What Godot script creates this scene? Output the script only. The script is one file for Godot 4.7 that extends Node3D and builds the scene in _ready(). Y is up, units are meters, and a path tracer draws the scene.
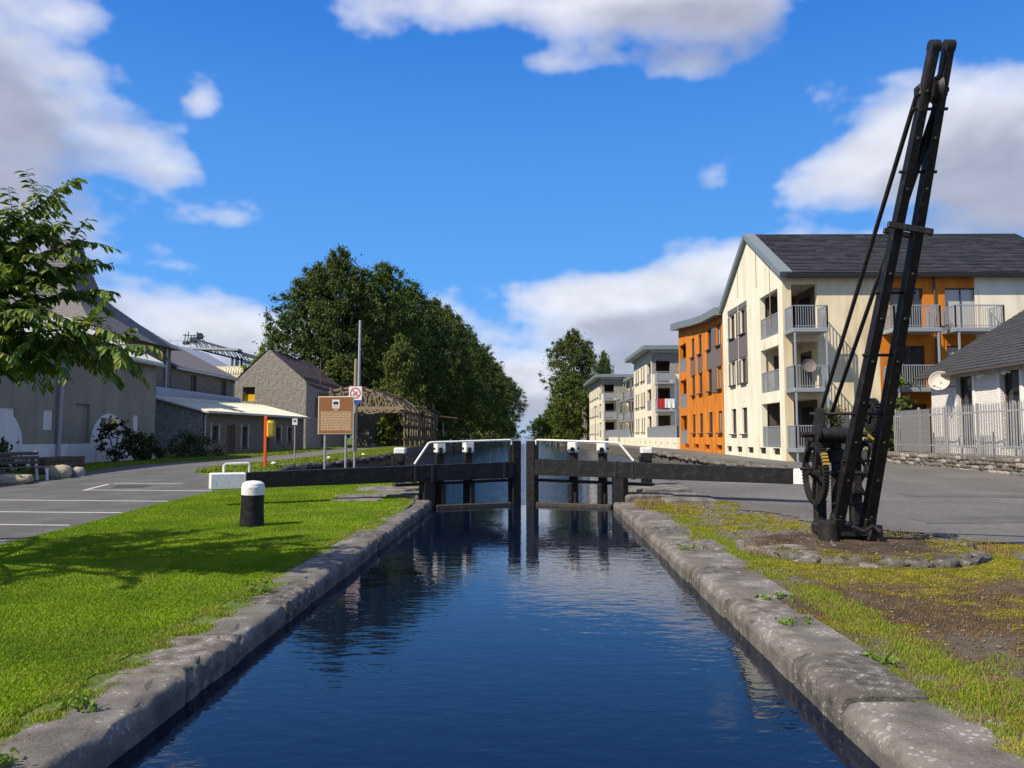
extends Node3D
# A canal lock with mitre gates, a hand crane on the right bank, old maltings on the left and apartment blocks on the right.
# Plan coordinates used throughout: L metres to the right of the canal axis, d metres up the canal, y metres above the water.

var rng := RandomNumberGenerator.new()
var taken := {}
var M := {}
var mesh_cache := {}

class MB:
	var v := PackedVector3Array()
	var n := PackedVector3Array()
	var c := PackedColorArray()
	var uv := PackedVector2Array()
	var col := Color(1, 1, 1)
	var use_col := false
	func tri(a: Vector3, b: Vector3, d: Vector3) -> void:
		var nn := (b - a).cross(d - a).normalized()
		v.append(a); v.append(d); v.append(b)
		n.append(nn); n.append(nn); n.append(nn)
		if use_col:
			c.append(col); c.append(col); c.append(col)
	func quad(a: Vector3, b: Vector3, d: Vector3, e: Vector3) -> void:
		tri(a, b, d); tri(a, d, e)
	func quad_to(a: Vector3, b: Vector3, d: Vector3, e: Vector3, out: Vector3) -> void:
		if (b - a).cross(e - a).dot(out) < 0.0:
			quad(a, e, d, b)
		else:
			quad(a, b, d, e)
	func tri_to(a: Vector3, b: Vector3, d: Vector3, out: Vector3) -> void:
		if (b - a).cross(d - a).dot(out) < 0.0:
			tri(a, d, b)
		else:
			tri(a, b, d)
	func tri_n(a: Vector3, b: Vector3, d: Vector3, na: Vector3, nb: Vector3, nd: Vector3) -> void:
		v.append(a); v.append(d); v.append(b)
		n.append(na); n.append(nd); n.append(nb)
		if use_col:
			c.append(col); c.append(col); c.append(col)
	func quad_n(a: Vector3, b: Vector3, d: Vector3, e: Vector3, na: Vector3, nb: Vector3, nd: Vector3, ne: Vector3) -> void:
		tri_n(a, b, d, na, nb, nd); tri_n(a, d, e, na, nd, ne)
	func box(ctr: Vector3, size: Vector3, bev := 0.0, bas := Basis()) -> void:
		var h := size * 0.5
		var r: float = minf(bev, minf(h.x, minf(h.y, h.z)) * 0.9)
		for ax in 3:
			for s in [-1.0, 1.0]:
				var p := []
				var b: int = (ax + 1) % 3
				var e: int = (ax + 2) % 3
				for q in [[-1, -1], [1, -1], [1, 1], [-1, 1]]:
					var w := Vector3.ZERO
					w[ax] = s * h[ax]
					w[b] = q[0] * (h[b] - r)
					w[e] = q[1] * (h[e] - r)
					p.append(ctr + bas * w)
				var o := Vector3.ZERO
				o[ax] = s
				quad_to(p[0], p[1], p[2], p[3], bas * o)
		if r <= 0.0:
			return
		for ax in 3:
			var b: int = (ax + 1) % 3
			var e: int = (ax + 2) % 3
			for sb in [-1.0, 1.0]:
				for se in [-1.0, 1.0]:
					var p := []
					for q in [[-1, 0], [1, 0], [1, 1], [-1, 1]]:
						var w := Vector3.ZERO
						w[ax] = q[0] * (h[ax] - r)
						w[b] = sb * (h[b] - (r if q[1] == 1 else 0.0))
						w[e] = se * (h[e] - (0.0 if q[1] == 1 else r))
						p.append(ctr + bas * w)
					var o := Vector3.ZERO
					o[b] = sb
					o[e] = se
					quad_to(p[0], p[1], p[2], p[3], bas * o)
		for sx in [-1.0, 1.0]:
			for sy in [-1.0, 1.0]:
				for sz in [-1.0, 1.0]:
					var a := ctr + bas * Vector3(sx * h.x, sy * (h.y - r), sz * (h.z - r))
					var b := ctr + bas * Vector3(sx * (h.x - r), sy * h.y, sz * (h.z - r))
					var d := ctr + bas * Vector3(sx * (h.x - r), sy * (h.y - r), sz * h.z)
					tri_to(a, b, d, bas * Vector3(sx, sy, sz))
	func beam(a: Vector3, b: Vector3, w: float, t: float, bev := 0.0, up := Vector3.UP, w2 := -1.0, t2 := -1.0) -> void:
		# a squared timber from a to b; w across, t along up; may taper to w2, t2
		var dir := (b - a).normalized()
		var sx := dir.cross(up).normalized()
		var sy := sx.cross(dir).normalized()
		if w2 < 0.0 and bev > 0.0:
			box((a + b) * 0.5, Vector3(w, t, (b - a).length()), bev, Basis(sx, sy, -dir))
			return
		if w2 < 0.0:
			w2 = w
			t2 = t
		var pa := []
		var pb := []
		for q in [[-1, -1], [1, -1], [1, 1], [-1, 1]]:
			pa.append(a + sx * (q[0] * w * 0.5) + sy * (q[1] * t * 0.5))
			pb.append(b + sx * (q[0] * w2 * 0.5) + sy * (q[1] * t2 * 0.5))
		var mid := (a + b) * 0.5
		for i in 4:
			var j := (i + 1) % 4
			quad_to(pa[i], pa[j], pb[j], pb[i], (pa[i] + pb[j]) * 0.5 - mid - dir * ((pa[i] + pb[j]) * 0.5 - mid).dot(dir))
		quad_to(pa[0], pa[1], pa[2], pa[3], -dir)
		quad_to(pb[0], pb[1], pb[2], pb[3], dir)
	func tube(pts: Array, rad: Array, sides := 8, caps := true) -> void:
		var rings := []
		var norms := []
		var side := Vector3.ZERO
		for i in pts.size():
			var t: Vector3 = (pts[mini(i + 1, pts.size() - 1)] - pts[maxi(i - 1, 0)]).normalized()
			if side == Vector3.ZERO:
				side = t.cross(Vector3.UP if absf(t.y) < 0.9 else Vector3.RIGHT).normalized()
			side = (side - t * side.dot(t)).normalized()
			var o := t.cross(side)
			var ring := []
			var nn := []
			for k in sides:
				var an := TAU * k / sides
				var q := side * cos(an) + o * sin(an)
				nn.append(q)
				ring.append(pts[i] + q * float(rad[i]))
			rings.append(ring)
			norms.append(nn)
		for i in pts.size() - 1:
			for k in sides:
				var k2 := (k + 1) % sides
				quad_n(rings[i][k], rings[i][k2], rings[i + 1][k2], rings[i + 1][k], norms[i][k], norms[i][k2], norms[i + 1][k2], norms[i + 1][k])
		if caps:
			for k in sides:
				var k2 := (k + 1) % sides
				tri_to(pts[0], rings[0][k], rings[0][k2], pts[0] - pts[1])
				var e := pts.size() - 1
				tri_to(pts[e], rings[e][k], rings[e][k2], pts[e] - pts[e - 1])
	func rod(a: Vector3, b: Vector3, r: float, sides := 8) -> void:
		tube([a, b], [r, r], sides)
	func lathe(prof: Array, ctr: Vector3, sides := 20, bas := Basis()) -> void:
		# prof: [radius, height] pairs, bottom to top
		for i in prof.size() - 1:
			var r0: float = prof[i][0]
			var r1: float = prof[i + 1][0]
			var y0: float = prof[i][1]
			var y1: float = prof[i + 1][1]
			var sl := Vector2(y1 - y0, r0 - r1).normalized()
			for k in sides:
				var a0 := TAU * k / sides
				var a1 := TAU * (k + 1) / sides
				var d0 := Vector3(cos(a0), 0, sin(a0))
				var d1 := Vector3(cos(a1), 0, sin(a1))
				var n0 := bas * (d0 * sl.x + Vector3.UP * sl.y)
				var n1 := bas * (d1 * sl.x + Vector3.UP * sl.y)
				var p0 := ctr + bas * (d0 * r0 + Vector3.UP * y0)
				var p1 := ctr + bas * (d1 * r0 + Vector3.UP * y0)
				var p2 := ctr + bas * (d1 * r1 + Vector3.UP * y1)
				var p3 := ctr + bas * (d0 * r1 + Vector3.UP * y1)
				if r0 > 0.0001:
					tri_n(p0, p2, p1, n0, n1, n1)
				if r1 > 0.0001:
					tri_n(p0, p3, p2, n0, n0, n1)
	func prism(poly: PackedVector2Array, o: Vector3, ux: Vector3, uy: Vector3, depth: Vector3) -> void:
		# poly in the plane o + x*ux + y*uy, pushed along depth
		var ctr := Vector2.ZERO
		for q in poly:
			ctr += q / poly.size()
		var t := Geometry2D.triangulate_polygon(poly)
		for i in range(0, t.size(), 3):
			var a := o + ux * poly[t[i]].x + uy * poly[t[i]].y
			var b := o + ux * poly[t[i + 1]].x + uy * poly[t[i + 1]].y
			var d := o + ux * poly[t[i + 2]].x + uy * poly[t[i + 2]].y
			tri_to(a, b, d, -depth)
			tri_to(a + depth, b + depth, d + depth, depth)
		var cw := Geometry2D.is_polygon_clockwise(poly)
		for i in poly.size():
			var j := (i + 1) % poly.size()
			var e := poly[j] - poly[i]
			var outn := Vector2(e.y, -e.x) * (-1.0 if cw else 1.0)
			var a := o + ux * poly[i].x + uy * poly[i].y
			var b := o + ux * poly[j].x + uy * poly[j].y
			quad_to(a, b, b + depth, a + depth, ux * outn.x + uy * outn.y)
	func facade(o: Vector3, u: Vector3, nrm: Vector3, w: float, h: float, holes: Array, reveal: float, v0 := 0.0) -> void:
		# a wall from (0,v0) to (w,h) in the plane o + a*u + b*UP with rectangular openings [a0,b0,a1,b1], each with reveals
		var us := [0.0, w]
		var vs := [v0, h]
		for q in holes:
			for k in [0, 2]:
				if not us.has(float(q[k])): us.append(float(q[k]))
				if not vs.has(float(q[k + 1])): vs.append(float(q[k + 1]))
		us.sort()
		vs.sort()
		for i in us.size() - 1:
			for j in vs.size() - 1:
				var cu: float = (us[i] + us[i + 1]) * 0.5
				var cv: float = (vs[j] + vs[j + 1]) * 0.5
				var open := cu < 0.0 or cu > w or cv < v0 or cv > h
				for q in holes:
					if cu > q[0] and cu < q[2] and cv > q[1] and cv < q[3]:
						open = true
				if not open:
					quad_to(o + u * us[i] + Vector3.UP * vs[j], o + u * us[i + 1] + Vector3.UP * vs[j], o + u * us[i + 1] + Vector3.UP * vs[j + 1], o + u * us[i] + Vector3.UP * vs[j + 1], nrm)
		for q in holes:
			var a = o + u * q[0] + Vector3.UP * q[1]
			var b = o + u * q[2] + Vector3.UP * q[1]
			var d = o + u * q[2] + Vector3.UP * q[3]
			var e = o + u * q[0] + Vector3.UP * q[3]
			var r: Vector3 = -nrm * (q[4] if q.size() > 4 else reveal)
			quad_to(a, b, b + r, a + r, Vector3.UP)
			quad_to(e, d, d + r, e + r, Vector3.DOWN)
			quad_to(a, e, e + r, a + r, u)
			quad_to(b, d, d + r, b + r, -u)
	func mesh(smooth := false) -> ArrayMesh:
		var a := []
		a.resize(Mesh.ARRAY_MAX)
		a[Mesh.ARRAY_VERTEX] = v
		a[Mesh.ARRAY_NORMAL] = n
		if use_col:
			a[Mesh.ARRAY_COLOR] = c
		if uv.size() == v.size():
			a[Mesh.ARRAY_TEX_UV] = uv
		var m := ArrayMesh.new()
		m.add_surface_from_arrays(Mesh.PRIMITIVE_TRIANGLES, a)
		return m

# ---------------------------------------------------------------- naming and placing
func numbered(called: String) -> String:
	if not taken.has(called):
		taken[called] = 0
		return called
	taken[called] += 1
	return "%s_%03d" % [called, taken[called]]

func P(l: float, d: float, y: float) -> Vector3:
	return Vector3(l, y, -d)

func gy(d: float) -> float:
	return 0.2 + 0.38 * smoothstep(14.0, 36.0, d) + 0.2 * smoothstep(36.0, 70.0, d)

func thing(called: String, label: String, category: String, at := Vector3.ZERO, turn := 0.0, group := "") -> Node3D:
	var o := Node3D.new()
	o.name = numbered(called)
	add_child(o)
	o.position = at
	o.rotation.y = turn
	tag(o, label, category, group)
	return o

func tag(o: Node, label: String, category: String, group := "") -> void:
	o.set_meta("label", label)
	o.set_meta("category", category)
	if group != "":
		o.set_meta("group", group)

func put(mesh: Mesh, called: String, mat: Material, parent: Node = null) -> MeshInstance3D:
	var o := MeshInstance3D.new()
	o.mesh = mesh
	o.material_override = mat
	if parent == null:
		o.name = numbered(called)
		add_child(o)
	else:
		o.name = called
		parent.add_child(o, true)
	return o

func part(mb: MB, called: String, mat: Material, parent: Node = null) -> MeshInstance3D:
	return put(mb.mesh(), called, mat, parent)

func structure(mb: MB, called: String, mat: Material) -> MeshInstance3D:
	var o := part(mb, called, mat)
	o.set_meta("kind", "structure")
	return o

# ---------------------------------------------------------------- materials
func noise(seed_: int, freq: float, oct: int, type := FastNoiseLite.TYPE_SIMPLEX_SMOOTH) -> FastNoiseLite:
	var f := FastNoiseLite.new()
	f.seed = seed_
	f.noise_type = type
	f.frequency = freq
	f.fractal_type = FastNoiseLite.FRACTAL_FBM
	f.fractal_octaves = oct
	f.fractal_gain = 0.55
	return f

func grey(seed_: int, freq: float, oct: int, size := 512, type := FastNoiseLite.TYPE_SIMPLEX_SMOOTH) -> PackedByteArray:
	var im := noise(seed_, freq, oct, type).get_seamless_image(size, size, false, false, 0.15)
	im.convert(Image.FORMAT_L8)
	return im.get_data()

func tex_of(data: PackedByteArray, size: int, rgb := true) -> ImageTexture:
	var im := Image.create_from_data(size, size, false, Image.FORMAT_RGB8 if rgb else Image.FORMAT_L8, data)
	im.generate_mipmaps()
	return ImageTexture.create_from_image(im)

func ramp_tex(coarse: PackedByteArray, fine: PackedByteArray, mixf: float, stops: Array, size := 512, spots := PackedByteArray(), where := PackedByteArray(), spot := Color(0.5, 0.49, 0.46)) -> ImageTexture:
	# colour stops [position, linear colour] looked up by a blend of a coarse and a fine pattern
	var lut := PackedByteArray()
	for i in 256:
		var t := i / 255.0
		var col: Color = stops[0][1]
		for k in stops.size() - 1:
			if t >= stops[k][0]:
				col = (stops[k][1] as Color).lerp(stops[k + 1][1], clampf((t - stops[k][0]) / maxf(stops[k + 1][0] - stops[k][0], 0.001), 0, 1))
		col = col.linear_to_srgb()
		lut.append(int(clampf(col.r, 0, 1) * 255)); lut.append(int(clampf(col.g, 0, 1) * 255)); lut.append(int(clampf(col.b, 0, 1) * 255))
	var out := PackedByteArray()
	out.resize(size * size * 3)
	var a := int((1.0 - mixf) * 256)
	var b := int(mixf * 256)
	for i in size * size:
		var k := ((coarse[i] * a + fine[i] * b) >> 8) * 3
		out[i * 3] = lut[k]
		out[i * 3 + 1] = lut[k + 1]
		out[i * 3 + 2] = lut[k + 2]
	if spots.size() > 0:
		var q := spot.linear_to_srgb()
		for i in size * size:
			if spots[i] < 14 + ((where[i] - 128) >> 1) and where[i] > 126:
				out[i * 3] = int(q.r * 255)
				out[i * 3 + 1] = int(q.g * 255)
				out[i * 3 + 2] = int(q.b * 255)
	return tex_of(out, size)

func C(r: float, g: float, b: float) -> Color:
	return Color(r, g, b)

func plain(col: Color, rough := 0.8, metal := 0.0, spec := 0.5) -> StandardMaterial3D:
	var m := StandardMaterial3D.new()
	m.albedo_color = col.linear_to_srgb()
	m.roughness = rough
	m.metallic = metal
	m.metallic_specular = spec
	return m

func textured(tex: Texture2D, tile: float, rough := 0.85, bump: Texture2D = null, bump_cm := 0.0, col := Color(1, 1, 1), local := false) -> StandardMaterial3D:
	var m := plain(col, rough, 0.0, 0.4)
	m.albedo_texture = tex
	m.uv1_triplanar = true
	m.uv1_world_triplanar = not local
	m.uv1_scale = Vector3.ONE / tile
	m.texture_filter = BaseMaterial3D.TEXTURE_FILTER_LINEAR_WITH_MIPMAPS
	if bump:
		m.heightmap_enabled = true
		m.heightmap_texture = bump
		m.heightmap_scale = bump_cm
	return m

func make_materials() -> void:
	var g1 := grey(1, 0.006, 5)
	var g2 := grey(2, 0.05, 3)
	var g3 := grey(3, 0.016, 5)
	var g4 := grey(4, 0.14, 2)
	var b1 := tex_of(g3, 512, false)
	var b2 := tex_of(g4, 512, false)
	var b3 := tex_of(g2, 512, false)
	M.bump_mid = b1
	M.bump_fine = b2
	M.bump_small = b3
	# speckled patterns: thresholded cells for lichen and pebbles
	var cells := noise(9, 0.06, 1, FastNoiseLite.TYPE_CELLULAR)
	cells.cellular_return_type = FastNoiseLite.RETURN_DISTANCE
	var ci := cells.get_seamless_image(512, 512, false, false, 0.1)
	ci.convert(Image.FORMAT_L8)
	var g5 := ci.get_data()
	M.bump_cell = tex_of(g5, 512, false)
	M.coping = textured(ramp_tex(g3, g4, 0.25, [[0.2, C(0.06, 0.055, 0.046)], [0.42, C(0.12, 0.11, 0.096)], [0.6, C(0.17, 0.157, 0.137)], [0.8, C(0.23, 0.215, 0.19)]], 512, g5, g3, C(0.36, 0.35, 0.32)), 1.6, 0.95, b2, 0.35)
	M.coping2 = textured(ramp_tex(g1, g4, 0.3, [[0.25, C(0.085, 0.078, 0.068)], [0.5, C(0.145, 0.134, 0.118)], [0.75, C(0.2, 0.187, 0.166)]], 512, g5, g1, C(0.34, 0.33, 0.3)), 2.1, 0.95, b2, 0.35)
	M.coping3 = textured(ramp_tex(g3, g4, 0.3, [[0.2, C(0.04, 0.037, 0.032)], [0.45, C(0.09, 0.084, 0.073)], [0.65, C(0.135, 0.127, 0.11)], [0.8, C(0.2, 0.19, 0.165)]], 512, g5, g3, C(0.38, 0.37, 0.34)), 1.3, 0.95, b2, 0.4)
	M.wet_stone = textured(ramp_tex(g3, g4, 0.4, [[0.2, C(0.025, 0.024, 0.02)], [0.6, C(0.07, 0.065, 0.055)], [0.8, C(0.12, 0.11, 0.09)]]), 1.3, 0.6, b1, 2.0)
	M.rubble = textured(ramp_tex(g3, g5, 0.4, [[0.15, C(0.04, 0.037, 0.03)], [0.5, C(0.12, 0.11, 0.09)], [0.75, C(0.22, 0.2, 0.17)]]), 1.2, 0.95, b1, 4.0)
	M.asphalt = textured(ramp_tex(g1, g4, 0.5, [[0.2, C(0.072, 0.071, 0.069)], [0.5, C(0.1, 0.098, 0.094)], [0.8, C(0.135, 0.132, 0.125)]]), 5.3, 0.9, b2, 0.25)
	M.asphalt_old = textured(ramp_tex(g1, g4, 0.5, [[0.15, C(0.085, 0.082, 0.076)], [0.5, C(0.122, 0.118, 0.109)], [0.85, C(0.175, 0.168, 0.155)]]), 13.0, 0.92, b2, 0.3)
	M.soil = textured(ramp_tex(g3, g4, 0.5, [[0.15, C(0.45, 0.45, 0.45)], [0.5, C(0.8, 0.8, 0.8)], [0.85, C(1, 1, 1)]]), 1.4, 0.95, b2, 1.2)
	M.soil.vertex_color_use_as_albedo = true
	M.lawn = textured(ramp_tex(g3, g4, 0.6, [[0.2, C(0.07, 0.12, 0.005)], [0.5, C(0.13, 0.2, 0.01)], [0.8, C(0.19, 0.27, 0.02)]]), 1.9, 0.95, b2, 1.5)
	M.far_grass = textured(ramp_tex(g3, g4, 0.5, [[0.2, C(0.05, 0.08, 0.012)], [0.5, C(0.09, 0.13, 0.02)], [0.8, C(0.14, 0.17, 0.035)]]), 3.7, 0.95, b2, 2.0)
	M.blade = plain(C(1, 1, 1), 0.7, 0.0, 0.3)
	M.blade.vertex_color_use_as_albedo = true
	M.blade.backlight_enabled = true
	M.blade.backlight = Color(0.5, 0.5, 0.35)
	M.line = textured(ramp_tex(g3, g4, 0.6, [[0.2, C(0.2, 0.2, 0.19)], [0.38, C(0.45, 0.44, 0.42)], [0.5, C(0.62, 0.61, 0.58)]]), 0.9, 0.8)
	M.white = textured(ramp_tex(g3, g4, 0.3, [[0.15, C(0.3, 0.28, 0.25)], [0.33, C(0.68, 0.67, 0.64)], [0.5, C(0.78, 0.77, 0.75)]]), 0.8, 0.55, b2, 0.06)
	M.black_wood = textured(ramp_tex(g3, g4, 0.5, [[0.2, C(0.004, 0.004, 0.004)], [0.5, C(0.006, 0.006, 0.0064)], [0.63, C(0.012, 0.012, 0.012)], [0.7, C(0.028, 0.026, 0.023)], [0.77, C(0.06, 0.053, 0.047)]]), 1.7, 0.6, b1, 0.5)
	M.black_iron = textured(ramp_tex(g3, g4, 0.5, [[0.2, C(0.009, 0.009, 0.009)], [0.52, C(0.014, 0.014, 0.015)], [0.63, C(0.028, 0.025, 0.022)], [0.72, C(0.08, 0.045, 0.025)]]), 0.7, 0.5, b2, 0.3, Color(1, 1, 1), true)
	M.wet_wood = textured(ramp_tex(g3, g4, 0.5, [[0.2, C(0.02, 0.018, 0.014)], [0.55, C(0.05, 0.045, 0.035)], [0.8, C(0.13, 0.12, 0.1)]]), 0.7, 0.8, b1, 0.8)
	M.yellow = plain(C(0.3, 0.21, 0.03), 0.8)
	M.orange_paint = plain(C(0.7, 0.09, 0.01), 0.5)
	M.box_yellow = plain(C(0.75, 0.46, 0.01), 0.5)
	M.galv = textured(ramp_tex(g3, g4, 0.5, [[0.2, C(0.22, 0.23, 0.24)], [0.5, C(0.34, 0.35, 0.36)], [0.8, C(0.44, 0.45, 0.46)]]), 0.7, 0.5)
	M.galv.metallic = 0.3
	M.rail_grey = plain(C(0.3, 0.33, 0.36), 0.5, 0.2)
	M.cream = textured(ramp_tex(g1, g4, 0.3, [[0.18, C(0.6, 0.53, 0.38)], [0.35, C(0.72, 0.67, 0.52)], [0.6, C(0.77, 0.73, 0.58)], [0.9, C(0.8, 0.77, 0.64)]]), 7.0, 0.9, b2, 0.2)
	M.cream_stained = textured(ramp_tex(g1, g3, 0.5, [[0.15, C(0.5, 0.4, 0.23)], [0.4, C(0.66, 0.56, 0.36)], [0.6, C(0.74, 0.65, 0.44)], [0.85, C(0.78, 0.7, 0.5)]]), 9.0, 0.9, b2, 0.2)
	M.stain = textured(ramp_tex(g1, g3, 0.5, [[0.2, C(0.12, 0.1, 0.07)], [0.5, C(0.25, 0.2, 0.13)], [0.8, C(0.4, 0.33, 0.22)]]), 2.0, 0.9)
	M.orange_wall = textured(ramp_tex(g1, g4, 0.3, [[0.2, C(0.45, 0.13, 0.012)], [0.5, C(0.58, 0.19, 0.018)], [0.8, C(0.66, 0.24, 0.03)]]), 6.0, 0.9, b2, 0.2)
	M.clad = plain(C(0.14, 0.12, 0.115), 0.7)
	M.frame_dark = plain(C(0.07, 0.055, 0.05), 0.5)
	M.frame_white = plain(C(0.7, 0.7, 0.68), 0.5)
	M.glass = plain(C(0.02, 0.024, 0.028), 0.06, 0.0, 0.6)
	M.curtain = plain(C(0.45, 0.44, 0.4), 0.3, 0.0, 0.6)
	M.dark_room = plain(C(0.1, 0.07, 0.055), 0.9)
	M.slate = textured(ramp_tex(g3, g4, 0.5, [[0.2, C(0.034, 0.035, 0.038)], [0.5, C(0.048, 0.05, 0.054)], [0.8, C(0.07, 0.072, 0.076)]]), 2.2, 0.7, b2, 1.0)
	M.zinc = plain(C(0.2, 0.235, 0.24), 0.5, 0.2)
	M.concrete = textured(ramp_tex(g3, g4, 0.4, [[0.2, C(0.2, 0.19, 0.17)], [0.5, C(0.33, 0.315, 0.28)], [0.8, C(0.45, 0.43, 0.39)]]), 2.0, 0.9, b2, 0.4)
	M.dash = textured(ramp_tex(g5, g4, 0.4, [[0.1, C(0.3, 0.28, 0.25)], [0.3, C(0.6, 0.57, 0.52)], [0.6, C(0.78, 0.75, 0.7)]]), 1.6, 0.95, M.bump_cell, 2.0)
	M.grey_render = textured(ramp_tex(g1, g3, 0.4, [[0.1, C(0.2, 0.18, 0.135)], [0.5, C(0.26, 0.235, 0.18)], [0.9, C(0.31, 0.28, 0.22)]]), 9.0, 0.92, b2, 0.3)
	M.white_render = textured(ramp_tex(g1, g3, 0.4, [[0.15, C(0.5, 0.49, 0.46)], [0.4, C(0.64, 0.63, 0.6)], [0.8, C(0.7, 0.69, 0.66)]]), 6.0, 0.9)
	M.pale_roof = textured(ramp_tex(g1, g3, 0.4, [[0.15, C(0.6, 0.58, 0.46)], [0.45, C(0.72, 0.7, 0.57)], [0.8, C(0.78, 0.76, 0.64)]]), 6.0, 0.6)
	M.kiln_slate = textured(ramp_tex(g3, g4, 0.5, [[0.2, C(0.09, 0.085, 0.08)], [0.5, C(0.16, 0.15, 0.145)], [0.8, C(0.23, 0.22, 0.21)]]), 3.0, 0.85, b2, 1.0)
	M.stone_wall = textured(ramp_tex(g3, g5, 0.45, [[0.12, C(0.15, 0.13, 0.105)], [0.35, C(0.25, 0.222, 0.185)], [0.6, C(0.34, 0.31, 0.265)], [0.8, C(0.44, 0.41, 0.36)]]), 2.6, 0.95, M.bump_cell, 1.6)
	M.dark_stone = textured(ramp_tex(g3, g5, 0.45, [[0.12, C(0.06, 0.053, 0.045)], [0.35, C(0.13, 0.115, 0.09)], [0.6, C(0.2, 0.18, 0.145)], [0.8, C(0.28, 0.25, 0.2)]]), 1.8, 0.95, M.bump_cell, 1.6)
	M.red_slate = textured(ramp_tex(g3, g4, 0.5, [[0.2, C(0.05, 0.036, 0.034)], [0.5, C(0.085, 0.06, 0.055)], [0.8, C(0.13, 0.095, 0.085)]]), 2.0, 0.85, b2, 1.0)
	M.old_timber = textured(ramp_tex(g3, g4, 0.5, [[0.2, C(0.13, 0.1, 0.065)], [0.5, C(0.26, 0.205, 0.135)], [0.8, C(0.4, 0.33, 0.23)]]), 1.0, 0.9)
	M.rust = textured(ramp_tex(g3, g4, 0.5, [[0.2, C(0.05, 0.03, 0.02)], [0.5, C(0.12, 0.07, 0.045)], [0.8, C(0.2, 0.14, 0.1)]]), 1.4, 0.9)
	M.red_cloth = plain(C(0.4, 0.02, 0.03), 0.9)
	M.dish_beige = plain(C(0.55, 0.49, 0.4), 0.6)
	M.concrete_dust = textured(ramp_tex(g1, g4, 0.6, [[0.2, C(0.12, 0.117, 0.108)], [0.5, C(0.165, 0.16, 0.148)], [0.8, C(0.21, 0.205, 0.19)]]), 2.6, 0.95)
	M.steel_dark = plain(C(0.06, 0.07, 0.085), 0.6, 0.3)
	M.steel_pale = plain(C(0.4, 0.42, 0.44), 0.5, 0.3)
	M.tank = plain(C(0.62, 0.56, 0.38), 0.6)
	M.blue_roof = plain(C(0.25, 0.31, 0.38), 0.5, 0.2)
	M.sign_brown = plain(C(0.22, 0.095, 0.03), 0.5)
	M.sign_frame = plain(C(0.6, 0.52, 0.38), 0.5)
	M.bark = textured(ramp_tex(g3, g2, 0.5, [[0.2, C(0.05, 0.04, 0.03)], [0.5, C(0.11, 0.09, 0.07)], [0.8, C(0.18, 0.155, 0.125)]]), 0.7, 0.9, b3, 1.0)
	M.boulder = textured(ramp_tex(g3, g4, 0.4, [[0.2, C(0.25, 0.2, 0.12)], [0.5, C(0.45, 0.38, 0.25)], [0.8, C(0.58, 0.52, 0.4)]]), 0.8, 0.9, b1, 2.0)
	M.leaf = plain(C(1, 1, 1), 0.55, 0.0, 0.4)
	M.leaf.vertex_color_use_as_albedo = true
	M.leaf.backlight_enabled = true
	M.leaf.backlight = Color(0.8, 0.8, 0.4)
	M.far_leaf = plain(C(1, 1, 1), 0.75, 0.0, 0.3)
	M.far_leaf.vertex_color_use_as_albedo = true
	M.far_leaf.backlight_enabled = true
	M.far_leaf.backlight = Color(0.55, 0.55, 0.3)
	# rain streaks: the pattern of the rendered walls is drawn out downwards
	for m in [M.cream, M.cream_stained, M.orange_wall, M.grey_render, M.white_render]:
		m.uv1_scale = Vector3(m.uv1_scale.x * 1.7, m.uv1_scale.y * 0.4, m.uv1_scale.z * 1.7)
	# water: dark body, mirror surface, wind ripples longer across the canal than along it
	var w1 := grey(31, 0.012, 3, 1024)
	var w2 := grey(32, 0.035, 4, 1024)
	var wd := PackedByteArray()
	wd.resize(1024 * 1024)
	for i in 1024 * 1024:
		wd[i] = (w1[i] + w2[i]) >> 1
	M.water = plain(C(0.002, 0.006, 0.019), 0.03, 0.0, 0.33)
	M.water.uv1_triplanar = true
	M.water.uv1_world_triplanar = true
	M.water.uv1_scale = Vector3(1.0 / 11.0, 0.2, 1.0 / 5.5)
	M.water.heightmap_enabled = true
	M.water.heightmap_texture = tex_of(wd, 1024, false)
	M.water.heightmap_scale = 0.26
	M.basin = M.water.duplicate()
	M.basin.heightmap_scale = 4.0

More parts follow.
